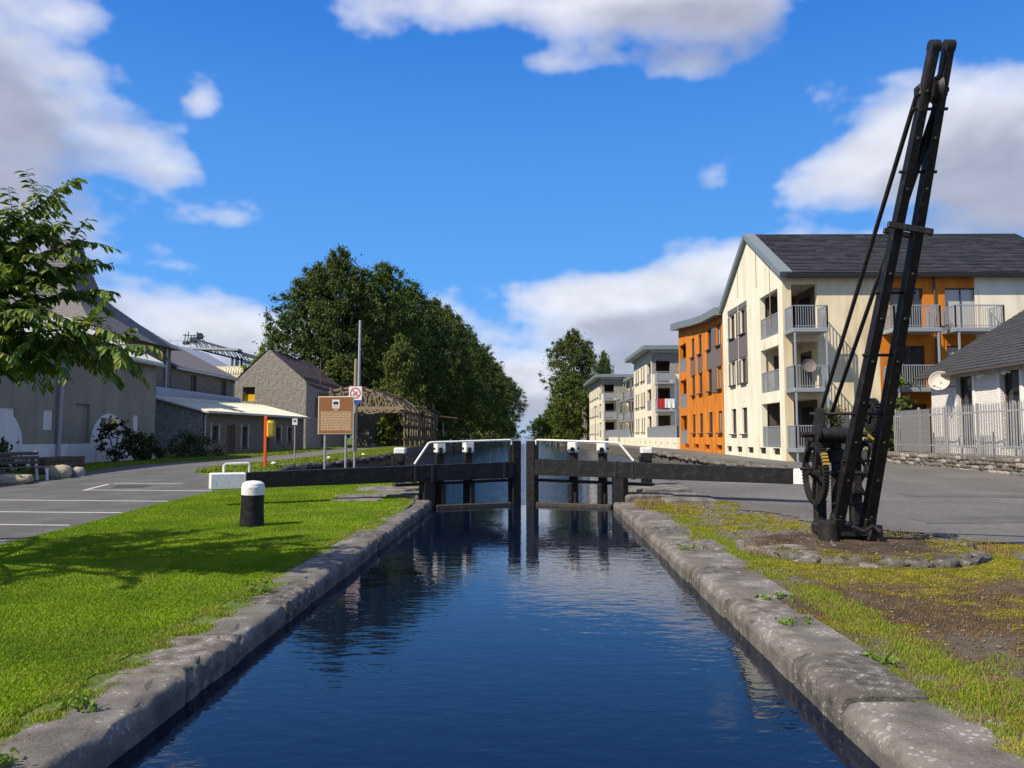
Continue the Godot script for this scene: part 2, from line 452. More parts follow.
# ---------------------------------------------------------------- sky
func make_sky() -> Sky:
	var w := 2048
	var h := 1024
	# where clouds gather: [azimuth deg right of the canal, elevation deg, half width, half height, amount]
	var banks := [
		[-34, 17, 6.6, 6.3, 1.2], [-40, 25, 6, 6, 0.85], [-29, 22.5, 3.5, 1.6, 0.42], [-28, 26.5, 4, 2.0, 0.4], [-22.6, 22.2, 1.5, 1.6, 0.72], [-25.5, 18, 2.5, 2.0, 0.45], [-20, 14.7, 3.4, 0.9, 0.6], [-22, 7.2, 10, 3.0, 1.15], [-42, 8, 10, 5, 1.0],
		[6, 29.5, 10, 2.8, 0.95], [-8, 30, 6, 2.2, 0.62], [14, 29, 6, 3.0, 0.95], [2, 26, 4, 1.0, 0.5], [12.5, 25, 2.5, 0.9, 0.45],
		[31, 18.5, 8, 4.2, 1.3], [24, 17.5, 5.5, 2.2, 0.9], [37, 14, 8, 3.5, 1.1], [13.5, 17.6, 2.0, 1.3, 0.5],
		[7.5, 9.3, 7, 1.9, 1.15], [14, 9.8, 7, 3.2, 1.35], [20, 11, 6, 3, 1.1], [3, 10.5, 5, 1.0, 0.4], [9, 4.5, 12, 2.6, 1.2], [-2, 3.0, 9, 2.6, 1.1], [-6, 9.5, 4, 1.2, 0.3], [24, 5, 10, 4, 1.1], [-9, 4, 6, 2, 0.9]]
	var sw := 512
	var sh := 256
	var wide := noise(70, 2.2, 3)
	var img := Image.create(sw, sh, false, Image.FORMAT_RF)
	for j in sh:
		var el := 90.0 * (sh - 0.5 - j) / sh
		for i in sw:
			var az := fposmod((i + 0.5) / sw * 360.0 + 180.0, 360.0) - 180.0
			var a := 0.0
			if absf(az) < 62.0:
				for b in banks:
					var q: float = ((az - b[0]) / b[2]) ** 2 + ((el - b[1]) / b[3]) ** 2
					if q < 6.0:
						a += b[4] * exp(-q)
			var keep := smoothstep(42.0, 62.0, absf(az))
			keep = maxf(keep, smoothstep(34.0, 44.0, el))
			if keep > 0.0:
				var dir := Vector3(sin(deg_to_rad(az)) * cos(deg_to_rad(el)), sin(deg_to_rad(el)), -cos(deg_to_rad(az)) * cos(deg_to_rad(el)))
				a = lerpf(a, clampf(wide.get_noise_3dv(dir) * 2.4 + 0.42, 0.0, 1.3), keep)
			img.set_pixel(i, j, Color(a, 0, 0))
	img.resize(w, h / 2, Image.INTERPOLATE_BILINEAR)
	var cover := img.get_data().to_float32_array()
	var fb := noise(71, 5.0, 6)
	fb.fractal_gain = 0.58
	var soft := noise(72, 13.0, 4)
	var out := PackedFloat32Array()
	out.resize(w * h * 3)
	var dens := PackedFloat32Array()
	dens.resize(w * h / 2)
	for j in h / 2:
		var el := PI / 2.0 * (h / 2 - 0.5 - j) / (h / 2)
		var se := sin(el)
		var ce := cos(el)
		for i in w:
			var k := j * w + i
			var cv := cover[k]
			if cv < 0.05:
				continue
			var az := (i + 0.5) / w * TAU
			var dir := Vector3(sin(az) * ce, se * 2.1, -cos(az) * ce)
			var q := cv + fb.get_noise_3dv(dir) * 0.68 - 0.40
			if q > 0.0:
				dens[k] = minf(q * 1.6, 1.25)
	for j in h / 2:
		var el := PI / 2.0 * (h / 2 - 0.5 - j) / (h / 2)
		var t := rad_to_deg(el)
		# clear air: deep blue overhead, paler to the horizon
		var blue := C(0.014, 0.085, 0.36).lerp(C(0.034, 0.175, 0.57), clampf((60.0 - t) / 32.0, 0, 1))
		blue = blue.lerp(C(0.10, 0.32, 0.74), clampf((28.0 - t) / 18.0, 0, 1))
		blue = blue.lerp(C(0.27, 0.47, 0.76), clampf((10.0 - t) / 10.0, 0, 1))
		var se := sin(el)
		var ce := cos(el)
		for i in w:
			var k := j * w + i
			var col := blue
			var q := dens[k]
			if q > 0.0:
				var az := (i + 0.5) / w * TAU
				# thickness towards the sun (up and to the left) decides how bright this bit of cloud is
				var up := dens[maxi(j - 14, 0) * w + (i - 12 + w) % w]
				var up2 := dens[maxi(j - 30, 0) * w + (i - 22 + w) % w]
				var sh_ := clampf(q * 0.25 + up * 0.45 + up2 * 0.3 - 0.22, 0.0, 1.0)
				var lit := C(0.70, 0.70, 0.73).lerp(C(0.37, 0.375, 0.43), smoothstep(0.0, 0.75, sh_))
				lit *= 1.0 + 0.16 * soft.get_noise_3d(sin(az) * ce, se * 2.0, -cos(az) * ce)
				var al := 1.0 - exp(-1.9 * q)
				col = blue.lerp(lit, al * 0.96)
			out[k * 3] = col.r
			out[k * 3 + 1] = col.g
			out[k * 3 + 2] = col.b
	for k in range(w * h / 2, w * h):
		out[k * 3] = 0.12
		out[k * 3 + 1] = 0.14
		out[k * 3 + 2] = 0.12
	var pano := Image.create_from_data(w, h, false, Image.FORMAT_RGBF, out.to_byte_array())
	var m := PanoramaSkyMaterial.new()
	m.panorama = ImageTexture.create_from_image(pano)
	var s := Sky.new()
	s.sky_material = m
	return s

func _ready() -> void:
	rng.seed = 7
	# camera: eye 1.8 m above the water, on the axis of the lock
	var cam := Camera3D.new()
	cam.name = "camera"
	cam.fov = 51.85
	cam.near = 0.1
	cam.far = 4000.0
	add_child(cam)
	cam.position = Vector3(0, 1.8, 0)
	cam.rotation = Vector3(deg_to_rad(3.838), deg_to_rad(0.796), 0)
	cam.current = true
	var env := Environment.new()
	env.background_mode = Environment.BG_SKY
	env.sky = make_sky()
	env.tonemap_mode = Environment.TONE_MAPPER_LINEAR
	env.tonemap_exposure = 1.28
	env.sdfgi_enabled = true
	env.ssao_enabled = true
	env.ssil_enabled = true
	var we := WorldEnvironment.new()
	we.name = "world_environment"
	we.environment = env
	add_child(we)
	var sun := DirectionalLight3D.new()
	sun.name = "sun"
	sun.light_energy = 1.6
	sun.light_color = Color(1.0, 0.95, 0.87)
	sun.light_angular_distance = 0.5
	sun.shadow_enabled = true
	add_child(sun)
	var az := deg_to_rad(34.0)
	var el := deg_to_rad(45.0)
	sun.look_at_from_position(Vector3(0, 100, 0), Vector3(0, 100, 0) + Vector3(cos(az) * cos(el), -sin(el), -sin(az) * cos(el)))
	print("sky ", Time.get_ticks_msec())
	make_materials()
	print("materials ", Time.get_ticks_msec())
	build_ground()
	build_lock_walls()
	print("ground ", Time.get_ticks_msec())
	build_apartments()
	build_bungalow()
	build_maltings()
	print("buildings ", Time.get_ticks_msec())
	build_trees()
	print("trees ", Time.get_ticks_msec())
	build_gates()
	build_crane()
	build_street_things()
	print("things ", Time.get_ticks_msec())
	build_cherry_tree()
	build_grass()
	print("done ", Time.get_ticks_msec())

# ---------------------------------------------------------------- ground
func knots() -> Array:
	var k := []
	for i in range(-12, 0, 4): k.append(float(i))
	for i in range(0, 44): k.append(float(i))
	k.append_array([45.0, 48.0, 51.0, 55.0, 60.0, 65.0, 70.0, 80.0, 90.0, 100.0, 120.0, 150.0, 200.0, 300.0, 500.0, 900.0, 1500.0, 2400.0])
	return k

func follow(pts: Array, d: float) -> float:
	# value at d along a broken line of [d, value]
	if d <= pts[0][0]: return pts[0][1]
	for i in pts.size() - 1:
		if d <= pts[i + 1][0]:
			return lerpf(pts[i][1], pts[i + 1][1], (d - pts[i][0]) / (pts[i + 1][0] - pts[i][0]))
	return pts[pts.size() - 1][1]

const LEFT_EDGE := [[-12, -2.6], [19.0, -2.6], [20.0, -2.75], [23.0, -2.8], [27.0, -3.4], [29.0, -9.0], [31.0, -9.9], [53.0, -8.9], [75.0, -11.0], [90.0, -11.0], [130.0, -9.0], [200.0, -7.5], [2400.0, -6.5]]
const RIGHT_EDGE := [[-12, 2.05], [4.0, 2.37], [19.0, 2.67], [20.0, 2.75], [23.0, 2.8], [27.0, 3.4], [29.0, 9.4], [33.0, 10.6], [55.0, 9.7], [90.0, 10.2], [130.0, 9.0], [200.0, 7.5], [2400.0, 6.5]]
const LAWN_EDGE := [[-12, -2.9], [19.4, -2.9], [20.2, -4.4], [23.5, -4.4], [25.0, -3.6], [27.0, -3.5], [29.0, -9.0], [31.0, -9.9]]
const PARK_IN := [[-12, -6.6], [4, -7.0], [11.7, -7.75], [15.2, -8.15], [18, -8.5], [22, -8.5], [26, -9.6], [29, -12.0], [31, -12.3], [36, -11.9], [50, -11.9], [75, -12.8], [110, -13.2]]
const PARK_OUT := [[-12, -40.0], [12, -40], [20, -15.6], [25, -15.7], [33, -17.0], [42, -16.3], [50, -15.4], [75, -16.2], [110, -16.0]]
const ROAD_IN := [[-12, 6.4], [8.5, 6.5], [10.0, 6.35], [11.5, 7.2], [12.6, 6.9], [13.6, 6.2], [15.5, 5.5], [17.5, 4.9], [20.5, 4.6], [23, 4.4], [27.0, 5.2], [29.0, 10.0], [33.0, 11.0], [55, 10.1], [90, 10.6], [130, 9.4]]
const ROAD_OUT := [[-12, 40.0], [24, 40.0], [26, 17.6], [39, 17.6], [39.5, 13.2], [130, 13.0]]

func strip(called: String, mat: Material, a: Array, b: Array, d0: float, d1: float, lift: float, wob := 0.0) -> MeshInstance3D:
	# a sheet between two broken lines, following the lie of the land
	var mb := MB.new()
	var ks := []
	for k in knots():
		if k > d0 and k < d1: ks.append(k)
	ks.push_front(d0)
	ks.push_back(d1)
	var fine := []
	for i in ks.size() - 1:
		var nsub := 5 if wob > 0.0 and ks[i + 1] < 44.0 else 1
		for s in nsub:
			fine.append(lerpf(ks[i], ks[i + 1], float(s) / nsub))
	fine.append(d1)
	var nz := noise(55, 0.45, 3)
	for i in fine.size() - 1:
		var p := fine[i] as float
		var q := fine[i + 1] as float
		var yp := flat_y(p) + lift
		var yq := flat_y(q) + lift
		var ap := follow(a, p) + nz.get_noise_2d(p * 1.3, 3.0) * wob
		var aq := follow(a, q) + nz.get_noise_2d(q * 1.3, 3.0) * wob
		mb.quad_to(P(ap, p, yp), P(follow(b, p), p, yp), P(follow(b, q), q, yq), P(aq, q, yq), Vector3.UP)
	return structure(mb, called, mat)

func flat_y(d: float) -> float:
	# the land is straight between the knots
	var ks := knots()
	for i in ks.size() - 1:
		if d <= ks[i + 1]:
			return lerpf(gy(ks[i]), gy(ks[i + 1]), (d - ks[i]) / (ks[i + 1] - ks[i]))
	return gy(d)

var patch_noise: FastNoiseLite
var patch_noise2: FastNoiseLite

func bank_cover(l: float, d: float) -> Vector3:
	# right bank: x moss, y green grass, z bare soil against gravel
	var n1 := patch_noise.get_noise_2d(l, d)
	var n2 := patch_noise2.get_noise_2d(l, d)
	var moss := 0.0
	# mossy ring in front of the crane's plinth and out to the right
	moss = maxf(moss, 1.1 - absf(d - (10.0 + 0.1 * (l - 4.0))) / 1.35 - maxf(0.0, absf(l - 5.0) - 1.9) * 0.8)
	moss = maxf(moss, 1.0 - absf(d - 12.2) / 0.9 - absf(l - 7.2) / 1.0)
	moss = maxf(moss, 1.0 - absf(d - 14.6) / 1.6 - maxf(0.0, absf(l - 3.6) - 0.8) * 0.9)
	moss = maxf(moss, 0.85 - absf(d - 18.0) / 1.6 - maxf(0.0, absf(l - 4.0) - 0.9) * 0.8)
	moss = maxf(moss, 0.5 - absf(l - 6.3) / 1.0 - maxf(0.0, absf(d - 8.3) - 0.6))
	moss = clampf(moss * 0.9 + n1 * 1.1 + n2 * 1.0, 0.0, 1.0)
	var edge := follow(RIGHT_EDGE, d) + 0.35
	var grass := 0.9 - absf(l - edge - 0.2 - 0.12 * n1) / 0.36
	if d < 6.5:
		grass = maxf(grass, 0.42 - maxf(0.0, l - edge - 0.7) * 0.5)
	grass -= smoothstep(15.0, 17.5, d)
	grass = clampf(grass + n1 * 0.8 + n2 * 0.6, 0.0, 1.0)
	var soil := clampf(1.25 - absf(d - 7.4) / 3.2 - maxf(0.0, absf(l - 4.9) - 1.9) * 0.6 + n1 * 0.6 + n2 * 0.5, 0.0, 1.0)
	return Vector3(moss, grass, soil)

func build_ground() -> void:
	patch_noise = noise(41, 0.35, 3)
	patch_noise2 = noise(42, 1.6, 3)
	# water reaches from bank to bank and to the horizon
	var mb := MB.new()
	mb.quad_to(P(-14, -14, 0), P(14, -14, 0), P(14, 21.0, 0), P(-14, 21.0, 0), Vector3.UP)
	structure(mb, "canal_water", M.water)
	# above the gates the wind reaches the open basin
	mb = MB.new()
	mb.quad_to(P(-14, 21.0, 0), P(14, 21.0, 0), P(14, 2400, 0), P(-14, 2400, 0), Vector3.UP)
	structure(mb, "basin_water", M.basin)
	# land on either side
	var far_l := [[-12, -700.0], [2400, -700.0]]
	var far_r := [[-12, 700.0], [2400, 700.0]]
	strip("left_ground", M.far_grass, far_l, LEFT_EDGE, -12, 2400, -0.008)
	strip("far_right_ground", M.asphalt_old, RIGHT_EDGE, far_r, 24, 2400, -0.006)
	# the right bank by the lock: moss, soil, gravel
	mb = MB.new()
	mb.use_col = true
	var step := 0.12
	var d := 1.0
	while d < 24.0 - 0.01:
		var l0 := follow(RIGHT_EDGE, d)
		var l1 := follow(RIGHT_EDGE, d + step)
		var nn := 62
		var d2 := minf(d + step, 24.0)
		for i in nn:
			var ta := float(i) / nn
			var tb := float(i + 1) / nn
			var pts := [[lerpf(l0, 9.0, ta), d], [lerpf(l0, 9.0, tb), d], [lerpf(l1, 9.0, tb), d2], [lerpf(l1, 9.0, ta), d2]]
			var vs := []
			var cs := []
			for q in pts:
				vs.append(P(q[0], q[1], flat_y(q[1]) - 0.006 + bump_y(q[0], q[1])))
				cs.append(bank_color(q[0], q[1]))
			for t in [[0, 1, 2], [0, 2, 3]]:
				mb.tri_to(vs[t[0]], vs[t[1]], vs[t[2]], Vector3.UP)
				# keep colours in the order in which tri() stores its corners
				var up: bool = (vs[t[1]] - vs[t[0]]).cross(vs[t[2]] - vs[t[0]]).dot(Vector3.UP) > 0.0
				var sz := mb.c.size()
				mb.c[sz - 3] = cs[t[0]]
				mb.c[sz - 2] = cs[t[2]] if up else cs[t[1]]
				mb.c[sz - 1] = cs[t[1]] if up else cs[t[2]]
		d += step
	structure(mb, "right_bank", M.soil)
	strip("right_ground", M.asphalt_old, [[-12, 9.0], [24, 9.0]], far_r, -12, 24, -0.006)
	mb = MB.new()
	mb.quad_to(P(2.0, -12, 0.194), P(9, -12, 0.194), P(9, 1, 0.194), P(2.0, 1, 0.194), Vector3.UP)
	structure(mb, "near_right_ground", M.asphalt_old)
	# lawn, car park, path, road
	strip("lawn_ground", M.lawn, PARK_IN, LAWN_EDGE, -12, 30, 0.0, 0.0)
	strip("car_park", M.asphalt, PARK_OUT, PARK_IN, -12, 34, 0.005, 0.0)
	strip("towpath", M.asphalt_old, PARK_OUT, PARK_IN, 34, 108, 0.005)
	strip("road", M.asphalt_old, ROAD_IN, ROAD_OUT, 7.5, 130, 0.003, 0.7)
	# bay lines painted on the car park
	var park := get_node("car_park")
	for q in [[-19, -7.95, 12.15], [-19, -8.2, 14.3], [-19, -8.35, 16.5], [-13.2, -8.45, 19.0], [-12.2, -8.6, 21.8], [-12.6, -10.4, 24.0]]:
		mb = MB.new()
		var n0 := 6
		for i in n0:
			var a := lerpf(q[0], q[1], float(i) / n0)
			var b := lerpf(q[0], q[1], float(i + 1) / n0)
			var da: float = q[2] + (a + 8.0) * -0.06
			var db: float = q[2] + (b + 8.0) * -0.06
			mb.quad_to(P(a, da - 0.05, flat_y(da - 0.05) + 0.009), P(b, db - 0.05, flat_y(db - 0.05) + 0.009), P(b, db + 0.05, flat_y(db + 0.05) + 0.009), P(a, da + 0.05, flat_y(da + 0.05) + 0.009), Vector3.UP)
		part(mb, "bay_line", M.line, park)
	mb = MB.new()
	mb.quad_to(P(-12.25, 21.9, flat_y(21.9) + 0.009), P(-12.15, 21.9, flat_y(21.9) + 0.009), P(-12.55, 24.0, flat_y(24) + 0.009), P(-12.65, 24.0, flat_y(24.0) + 0.009), Vector3.UP)
	part(mb, "bay_line", M.line, park)
	# a patch of old repair in the bay
	mb = MB.new()
	mb.quad_to(P(-11.9, 22.8, flat_y(22.8) + 0.009), P(-11.0, 22.8, flat_y(22.8) + 0.009), P(-11.1, 23.6, flat_y(23.6) + 0.009), P(-12.1, 23.6, flat_y(23.6) + 0.009), Vector3.UP)
	part(mb, "repair_patch", M.wet_stone, park)
	var road := get_node("road")
	for q in [[9.2, 15.5, 1.7, 0.5, 0.2, 0], [12.5, 20.5, 2.6, 0.45, -0.1, 0], [10.8, 11.8, 0.9, 1.4, 0.5, 1], [8.2, 25.0, 2.2, 0.8, 0.15, 1]]:
		mb = MB.new()
		var poly := []
		for k in 10:
			var an := TAU * k / 10.0
			var px: float = clampf(cos(an) * 1.35, -1, 1) * q[2] * (1.0 + 0.06 * sin(k * 2.3))
			var pz: float = clampf(sin(an) * 1.35, -1, 1) * q[3] * (1.0 + 0.08 * sin(k * 3.7))
			var dd: float = q[1] + pz + px * q[4]
			poly.append(P(q[0] + px, dd, flat_y(dd) + 0.008))
		var dm := P(q[0], q[1], flat_y(q[1]) + 0.008)
		for k in 10:
			mb.tri_to(dm, poly[k], poly[(k + 1) % 10], Vector3.UP)
		part(mb, "repair_patch", M.asphalt if q[5] == 0 else M.concrete_dust, road)
	# quay walls of the basin above the gates, and the chamber below
	for side in [[LEFT_EDGE, "left_quay_wall", 1.0], [RIGHT_EDGE, "right_quay_wall", -1.0]]:
		mb = MB.new()
		var ks := knots()
		for i in ks.size() - 1:
			if ks[i] < 22.0 or ks[i] > 500.0: continue
			var a := follow(side[0], ks[i])
			var b := follow(side[0], ks[i + 1])
			mb.quad_to(P(a, ks[i], -1.0), P(a, ks[i], gy(ks[i]) - 0.004), P(b, ks[i + 1], gy(ks[i + 1]) - 0.004), P(b, ks[i + 1], -1.0), Vector3(side[2], 0, 0.2))
		structure(mb, side[1], M.rubble)
	# rough stones along the two quays
	var lq := get_node("left_quay_wall")
	var rq := get_node("right_quay_wall")
	var blocks := []
	for k in 4:
		blocks.append(rock_mesh(100 + k, Vector3(0.7, 0.26, 0.5), 0.22, 5))
	for side in [[LEFT_EDGE, lq, -1.0], [RIGHT_EDGE, rq, 1.0]]:
		var dd := 27.3
		while dd < 62.0:
			var e := follow(side[0], dd)
			var e2 := follow(side[0], dd + 0.3)
			var s := put(blocks[rng.randi() % 4], "stone", [M.rubble, M.coping3, M.coping][rng.randi() % 3], side[1])
			s.position = P(e + side[2] * 0.12, dd, gy(dd) + rng.randf_range(-0.2, -0.07))
			s.rotation.y = atan2(e2 - e, 0.3) * -1.0 + PI / 2 + rng.randf_range(-0.15, 0.15)
			s.scale = Vector3(rng.randf_range(0.8, 1.3), rng.randf_range(0.8, 1.4), rng.randf_range(0.8, 1.2))
			dd += 0.12 if dd < 29.0 else rng.randf_range(0.6, 0.95)

func bump_y(l: float, d: float) -> float:
	if l > 8.5 or d > 23.5: return 0.0
	return patch_noise2.get_noise_2d(l * 0.8, d * 0.8) * 0.008 - 0.006

func bank_color(l: float, d: float) -> Color:
	var cv := bank_cover(l, d)
	var n2 := patch_noise2.get_noise_2d(l * 2.0 + 40.0, d * 2.0)
	var col := C(0.17, 0.15, 0.115).lerp(C(0.2, 0.185, 0.155), clampf(0.5 + n2, 0, 1))
	col = col.lerp(C(0.07, 0.047, 0.027), cv.z)
	col = col.lerp(C(0.2, 0.12, 0.05), clampf(n2 * 1.6 - 0.35, 0, 0.7))
	col = col.lerp(C(0.2, 0.2, 0.026), smoothstep(0.2, 0.7, cv.x))
	col = col.lerp(C(0.13, 0.18, 0.02), smoothstep(0.25, 0.7, cv.y))
	return col

func rock_mesh(seed_: int, size: Vector3, rough: float, res := 6) -> ArrayMesh:
	# a cube pushed towards a ball and roughened
	var nz := noise(seed_, 0.9, 3)
	var mb := MB.new()
	for ax in 3:
		for s in [-1.0, 1.0]:
			var grid := []
			for i in res + 1:
				var row := []
				for j in res + 1:
					var w := Vector3.ZERO
					w[ax] = s
					w[(ax + 1) % 3] = -1.0 + 2.0 * i / res
					w[(ax + 2) % 3] = -1.0 + 2.0 * j / res
					var ball := w.normalized() * 1.25
					var q := w.lerp(ball, 0.45)
					q *= 1.0 + rough * nz.get_noise_3dv(q * 1.6 + Vector3(seed_, 0, 0))
					row.append(q * size * 0.5)
				grid.append(row)
			for i in res:
				for j in res:
					var nn := []
					for q in [grid[i][j], grid[i + 1][j], grid[i + 1][j + 1], grid[i][j + 1]]:
						nn.append((q / (size * size)).normalized())
					if (grid[i + 1][j] - grid[i][j]).cross(grid[i][j + 1] - grid[i][j]).dot(grid[i][j]) > 0.0:
						mb.quad_n(grid[i][j], grid[i + 1][j], grid[i + 1][j + 1], grid[i][j + 1], nn[0], nn[1], nn[2], nn[3])
					else:
						mb.quad_n(grid[i][j], grid[i][j + 1], grid[i + 1][j + 1], grid[i + 1][j], nn[0], nn[3], nn[2], nn[1])
	return mb.mesh()

# ---------------------------------------------------------------- lock walls with coping stones
func coping_mesh(seed_: int, ln: float, wd: float) -> ArrayMesh:
	# local x from the water's edge inland, y up (top at 0), z along; the arris is worn round
	var nz := noise(seed_, 1.4, 3)
	var prof := [[0.03, -0.55], [0.0, -0.1], [0.006, -0.06], [0.022, -0.028], [0.05, -0.009], [0.1, 0.0], [wd * 0.35, 0.004], [wd * 0.7, 0.003], [wd - 0.025, 0.0], [wd, -0.02], [wd + 0.01, -0.3]]
	var seg := 14
	var rings := []
	for i in seg + 1:
		var t := clampf(float(i - 1) / (seg - 2), 0.0, 1.0)
		if i == 1: t = 0.018 / ln
		if i == seg - 1: t = 1.0 - 0.018 / ln
		var endr := 0.0
		if i == 0 or i == seg: endr = 0.028
		var ring := []
		for k in prof.size():
			var q := Vector3(prof[k][0], prof[k][1] - endr, (t - 0.5) * ln)
			var jn := nz.get_noise_3dv(q * 2.2 + Vector3(seed_ * 3.1, 0, 0))
			var worn: float = maxf(0.0, nz.get_noise_3dv(q * 1.1 + Vector3(0, seed_ * 2.3, 5)) - 0.15) * 0.06 if k >= 1 and k <= 4 else 0.0
			var chip: float = maxf(0.0, nz.get_noise_3dv(q * 6.0 + Vector3(seed_, 3, 1)) - 0.12) * 0.09 if k >= 2 and k <= 5 else 0.0
			q += Vector3(jn * 0.007 + worn + chip + endr * 0.5, jn * 0.003 - worn * 0.3 - chip * 0.7, 0)
			ring.append(q)
		rings.append(ring)
	var mb := MB.new()
	var nrm := []
	for i in seg + 1:
		var row := []
		for k in prof.size():
			var a: Vector3 = rings[mini(i + 1, seg)][k] - rings[maxi(i - 1, 0)][k]
			var b: Vector3 = rings[i][mini(k + 1, prof.size() - 1)] - rings[i][maxi(k - 1, 0)]
			row.append(a.cross(b).normalized() * -1.0)
		nrm.append(row)
	for i in seg:
		for k in prof.size() - 1:
			var a: Vector3 = rings[i][k]
			var b: Vector3 = rings[i][k + 1]
			var c: Vector3 = rings[i + 1][k + 1]
			var e: Vector3 = rings[i + 1][k]
			var f := (b - a).cross(e - a)
			var sgn := 1.0 if nrm[i][k].dot(f) > 0.0 else -1.0
			if k >= 5 or k == 0:
				mb.quad(a, b, c, e)
				continue
			mb.quad_n(a, b, c, e, nrm[i][k] * sgn, nrm[i][k + 1] * sgn, nrm[i + 1][k + 1] * sgn, nrm[i + 1][k] * sgn)
	for i in [0, seg]:
		var ctr := Vector3(wd * 0.5, -0.2, rings[i][0].z)
		for k in prof.size() - 1:
			mb.tri_to(ctr, rings[i][k], rings[i][k + 1], Vector3(0, 0, -1 if i == 0 else 1))
	return mb.mesh()

func build_lock_walls() -> void:
	# chamber wall below the coping
	for side in [-1.0, 1.0]:
		var mb := MB.new()
		var pts := [[-12.0, 0], [4.0, 0], [12.0, 0], [19.2, 0], [20.2, 1], [22.2, 1]]
		for i in pts.size() - 1:
			var a = wall_x(side, pts[i][0]) + side * (0.04 + 0.3 * pts[i][1])
			var b = wall_x(side, pts[i + 1][0]) + side * (0.04 + 0.3 * pts[i + 1][1])
			mb.quad_to(P(a, pts[i][0], -1.5), P(a, pts[i][0], 0.13), P(b, pts[i + 1][0], 0.13), P(b, pts[i + 1][0], -1.5), Vector3(-side, 0, 0.1))
		var wall := structure(mb, "left_lock_wall" if side < 0 else "right_lock_wall", M.wet_stone)
		var d := 1.6
		var k := 0
		var lens := [1.25, 0.95, 1.4, 0.8, 1.1, 0.7, 1.3, 0.9]
		while d < 19.6:
			var ln: float = lens[(k * 5 + (2 if side > 0 else 0)) % 8] * (1.0 if side > 0 else 1.15)
			var wd := rng.randf_range(0.44, 0.55)
			if side > 0: wd = rng.randf_range(0.52, 0.86)
			var mid := d + ln * 0.5
			var x := wall_x(side, mid)
			var s := put(coping_mesh(200 + k + int(side * 50), ln - 0.03, wd), "coping_stone", [M.coping, M.coping2, M.coping3, M.coping2][(k * 7 + int(side) + 4) % 4], wall)
			s.position = P(x + rng.randf_range(-0.012, 0.012), mid, 0.214 + rng.randf_range(-0.026, 0.016))
			s.rotation.y = PI if side < 0 else 0.0
			s.rotation.y += -atan2(wall_x(side, mid + 0.5) - wall_x(side, mid - 0.5), 1.0) + rng.randf_range(-0.008, 0.008)
			s.rotation.z = rng.randf_range(-0.02, 0.02)
			s.rotation.x = rng.randf_range(-0.008, 0.008)
			d += ln
			k += 1
		# big squared stones round the hollow quoin where the gate hangs
		for q in [[2.52, 20.45, 1.3, 0.85, 0.05, 0.12], [2.95, 21.9, 1.5, 1.0, 0.06, 0.3], [3.4, 19.5, 1.2, 0.8, 0.03, 0.0], [3.65, 20.9, 1.1, 1.1, 0.0, 0.15], [3.2, 23.3, 1.5, 1.2, 0.0, 0.0]]:
			var s := put(coping_mesh(300 + int(q[0] * 40 + q[1] * 7 + side), q[3] + 0.3, q[2]), "quoin_stone", [M.coping, M.coping2][int(q[1]) % 2], wall)
			s.position = P(side * (q[0] + 0.02), q[1], gy(q[1]) + 0.02 + q[4])
			s.rotation.y = (PI if side < 0 else 0.0) + side * q[5]

func wall_x(side: float, d: float) -> float:
	if side < 0.0:
		return -2.28
	return 1.92 + 0.02 * (d - 4.0)

# ---------------------------------------------------------------- buildings
func window_at(parent: Node, o: Vector3, u: Vector3, nrm: Vector3, q: Array, inset: float, frame_mat: Material, pane_mat: Material, bars := 1, sill := true) -> void:
	# a frame with its pane set back in an opening [a0, b0, a1, b1]
	var w: float = q[2] - q[0]
	var h: float = q[3] - q[1]
	var key := "w%.2f_%.2f_%d_%s" % [w, h, bars, sill]
	if not mesh_cache.has(key):
		var mb := MB.new()
		var t := 0.06
		mb.box(Vector3(0, t * 0.5, 0), Vector3(w, t, 0.07))
		mb.box(Vector3(0, h - t * 0.5, 0), Vector3(w, t, 0.07))
		for s in [-1.0, 1.0]:
			mb.box(Vector3(s * (w - t) * 0.5, h * 0.5, 0), Vector3(t, h - 2 * t, 0.07))
		for k in bars:
			mb.box(Vector3(lerpf(-w * 0.5, w * 0.5, (k + 1.0) / (bars + 1.0)), h * 0.5, 0), Vector3(0.05, h - 2 * t, 0.06))
		if sill:
			mb.box(Vector3(0, -0.05, 0.15), Vector3(w + 0.16, 0.08, 0.3), 0.01)
		mesh_cache[key] = mb.mesh()
		var pb := MB.new()
		pb.box(Vector3(0, h * 0.5, -0.03), Vector3(w - t, h - t, 0.02))
		mesh_cache[key + "p"] = pb.mesh()
	var f := put(mesh_cache[key], "window", frame_mat, parent)
	f.transform = Transform3D(Basis(Vector3.UP.cross(nrm), Vector3.UP, nrm), o + u * ((q[0] + q[2]) * 0.5) + Vector3.UP * q[1] - nrm * inset)
	put(mesh_cache[key + "p"], "pane", pane_mat, f)

func railing_mesh(pts: Array, h: float, gap: float, r := 0.012) -> ArrayMesh:
	# a balcony railing along a broken line of points at floor level
	var mb := MB.new()
	for i in pts.size() - 1:
		var a: Vector3 = pts[i]
		var b: Vector3 = pts[i + 1]
		var ln := (b - a).length()
		mb.beam(a + Vector3.UP * h, b + Vector3.UP * h, 0.05, 0.05)
		mb.beam(a + Vector3.UP * 0.1, b + Vector3.UP * 0.1, 0.03, 0.03)
		var cnt := int(ln / gap)
		for k in cnt + 1:
			var p := a.lerp(b, float(k) / maxf(cnt, 1))
			var fat := r * (2.2 if k == 0 or k == cnt else 1.0)
			mb.beam(p, p + Vector3.UP * h, fat * 2, fat * 2, 0.0, Vector3.RIGHT)
	return mb.mesh()

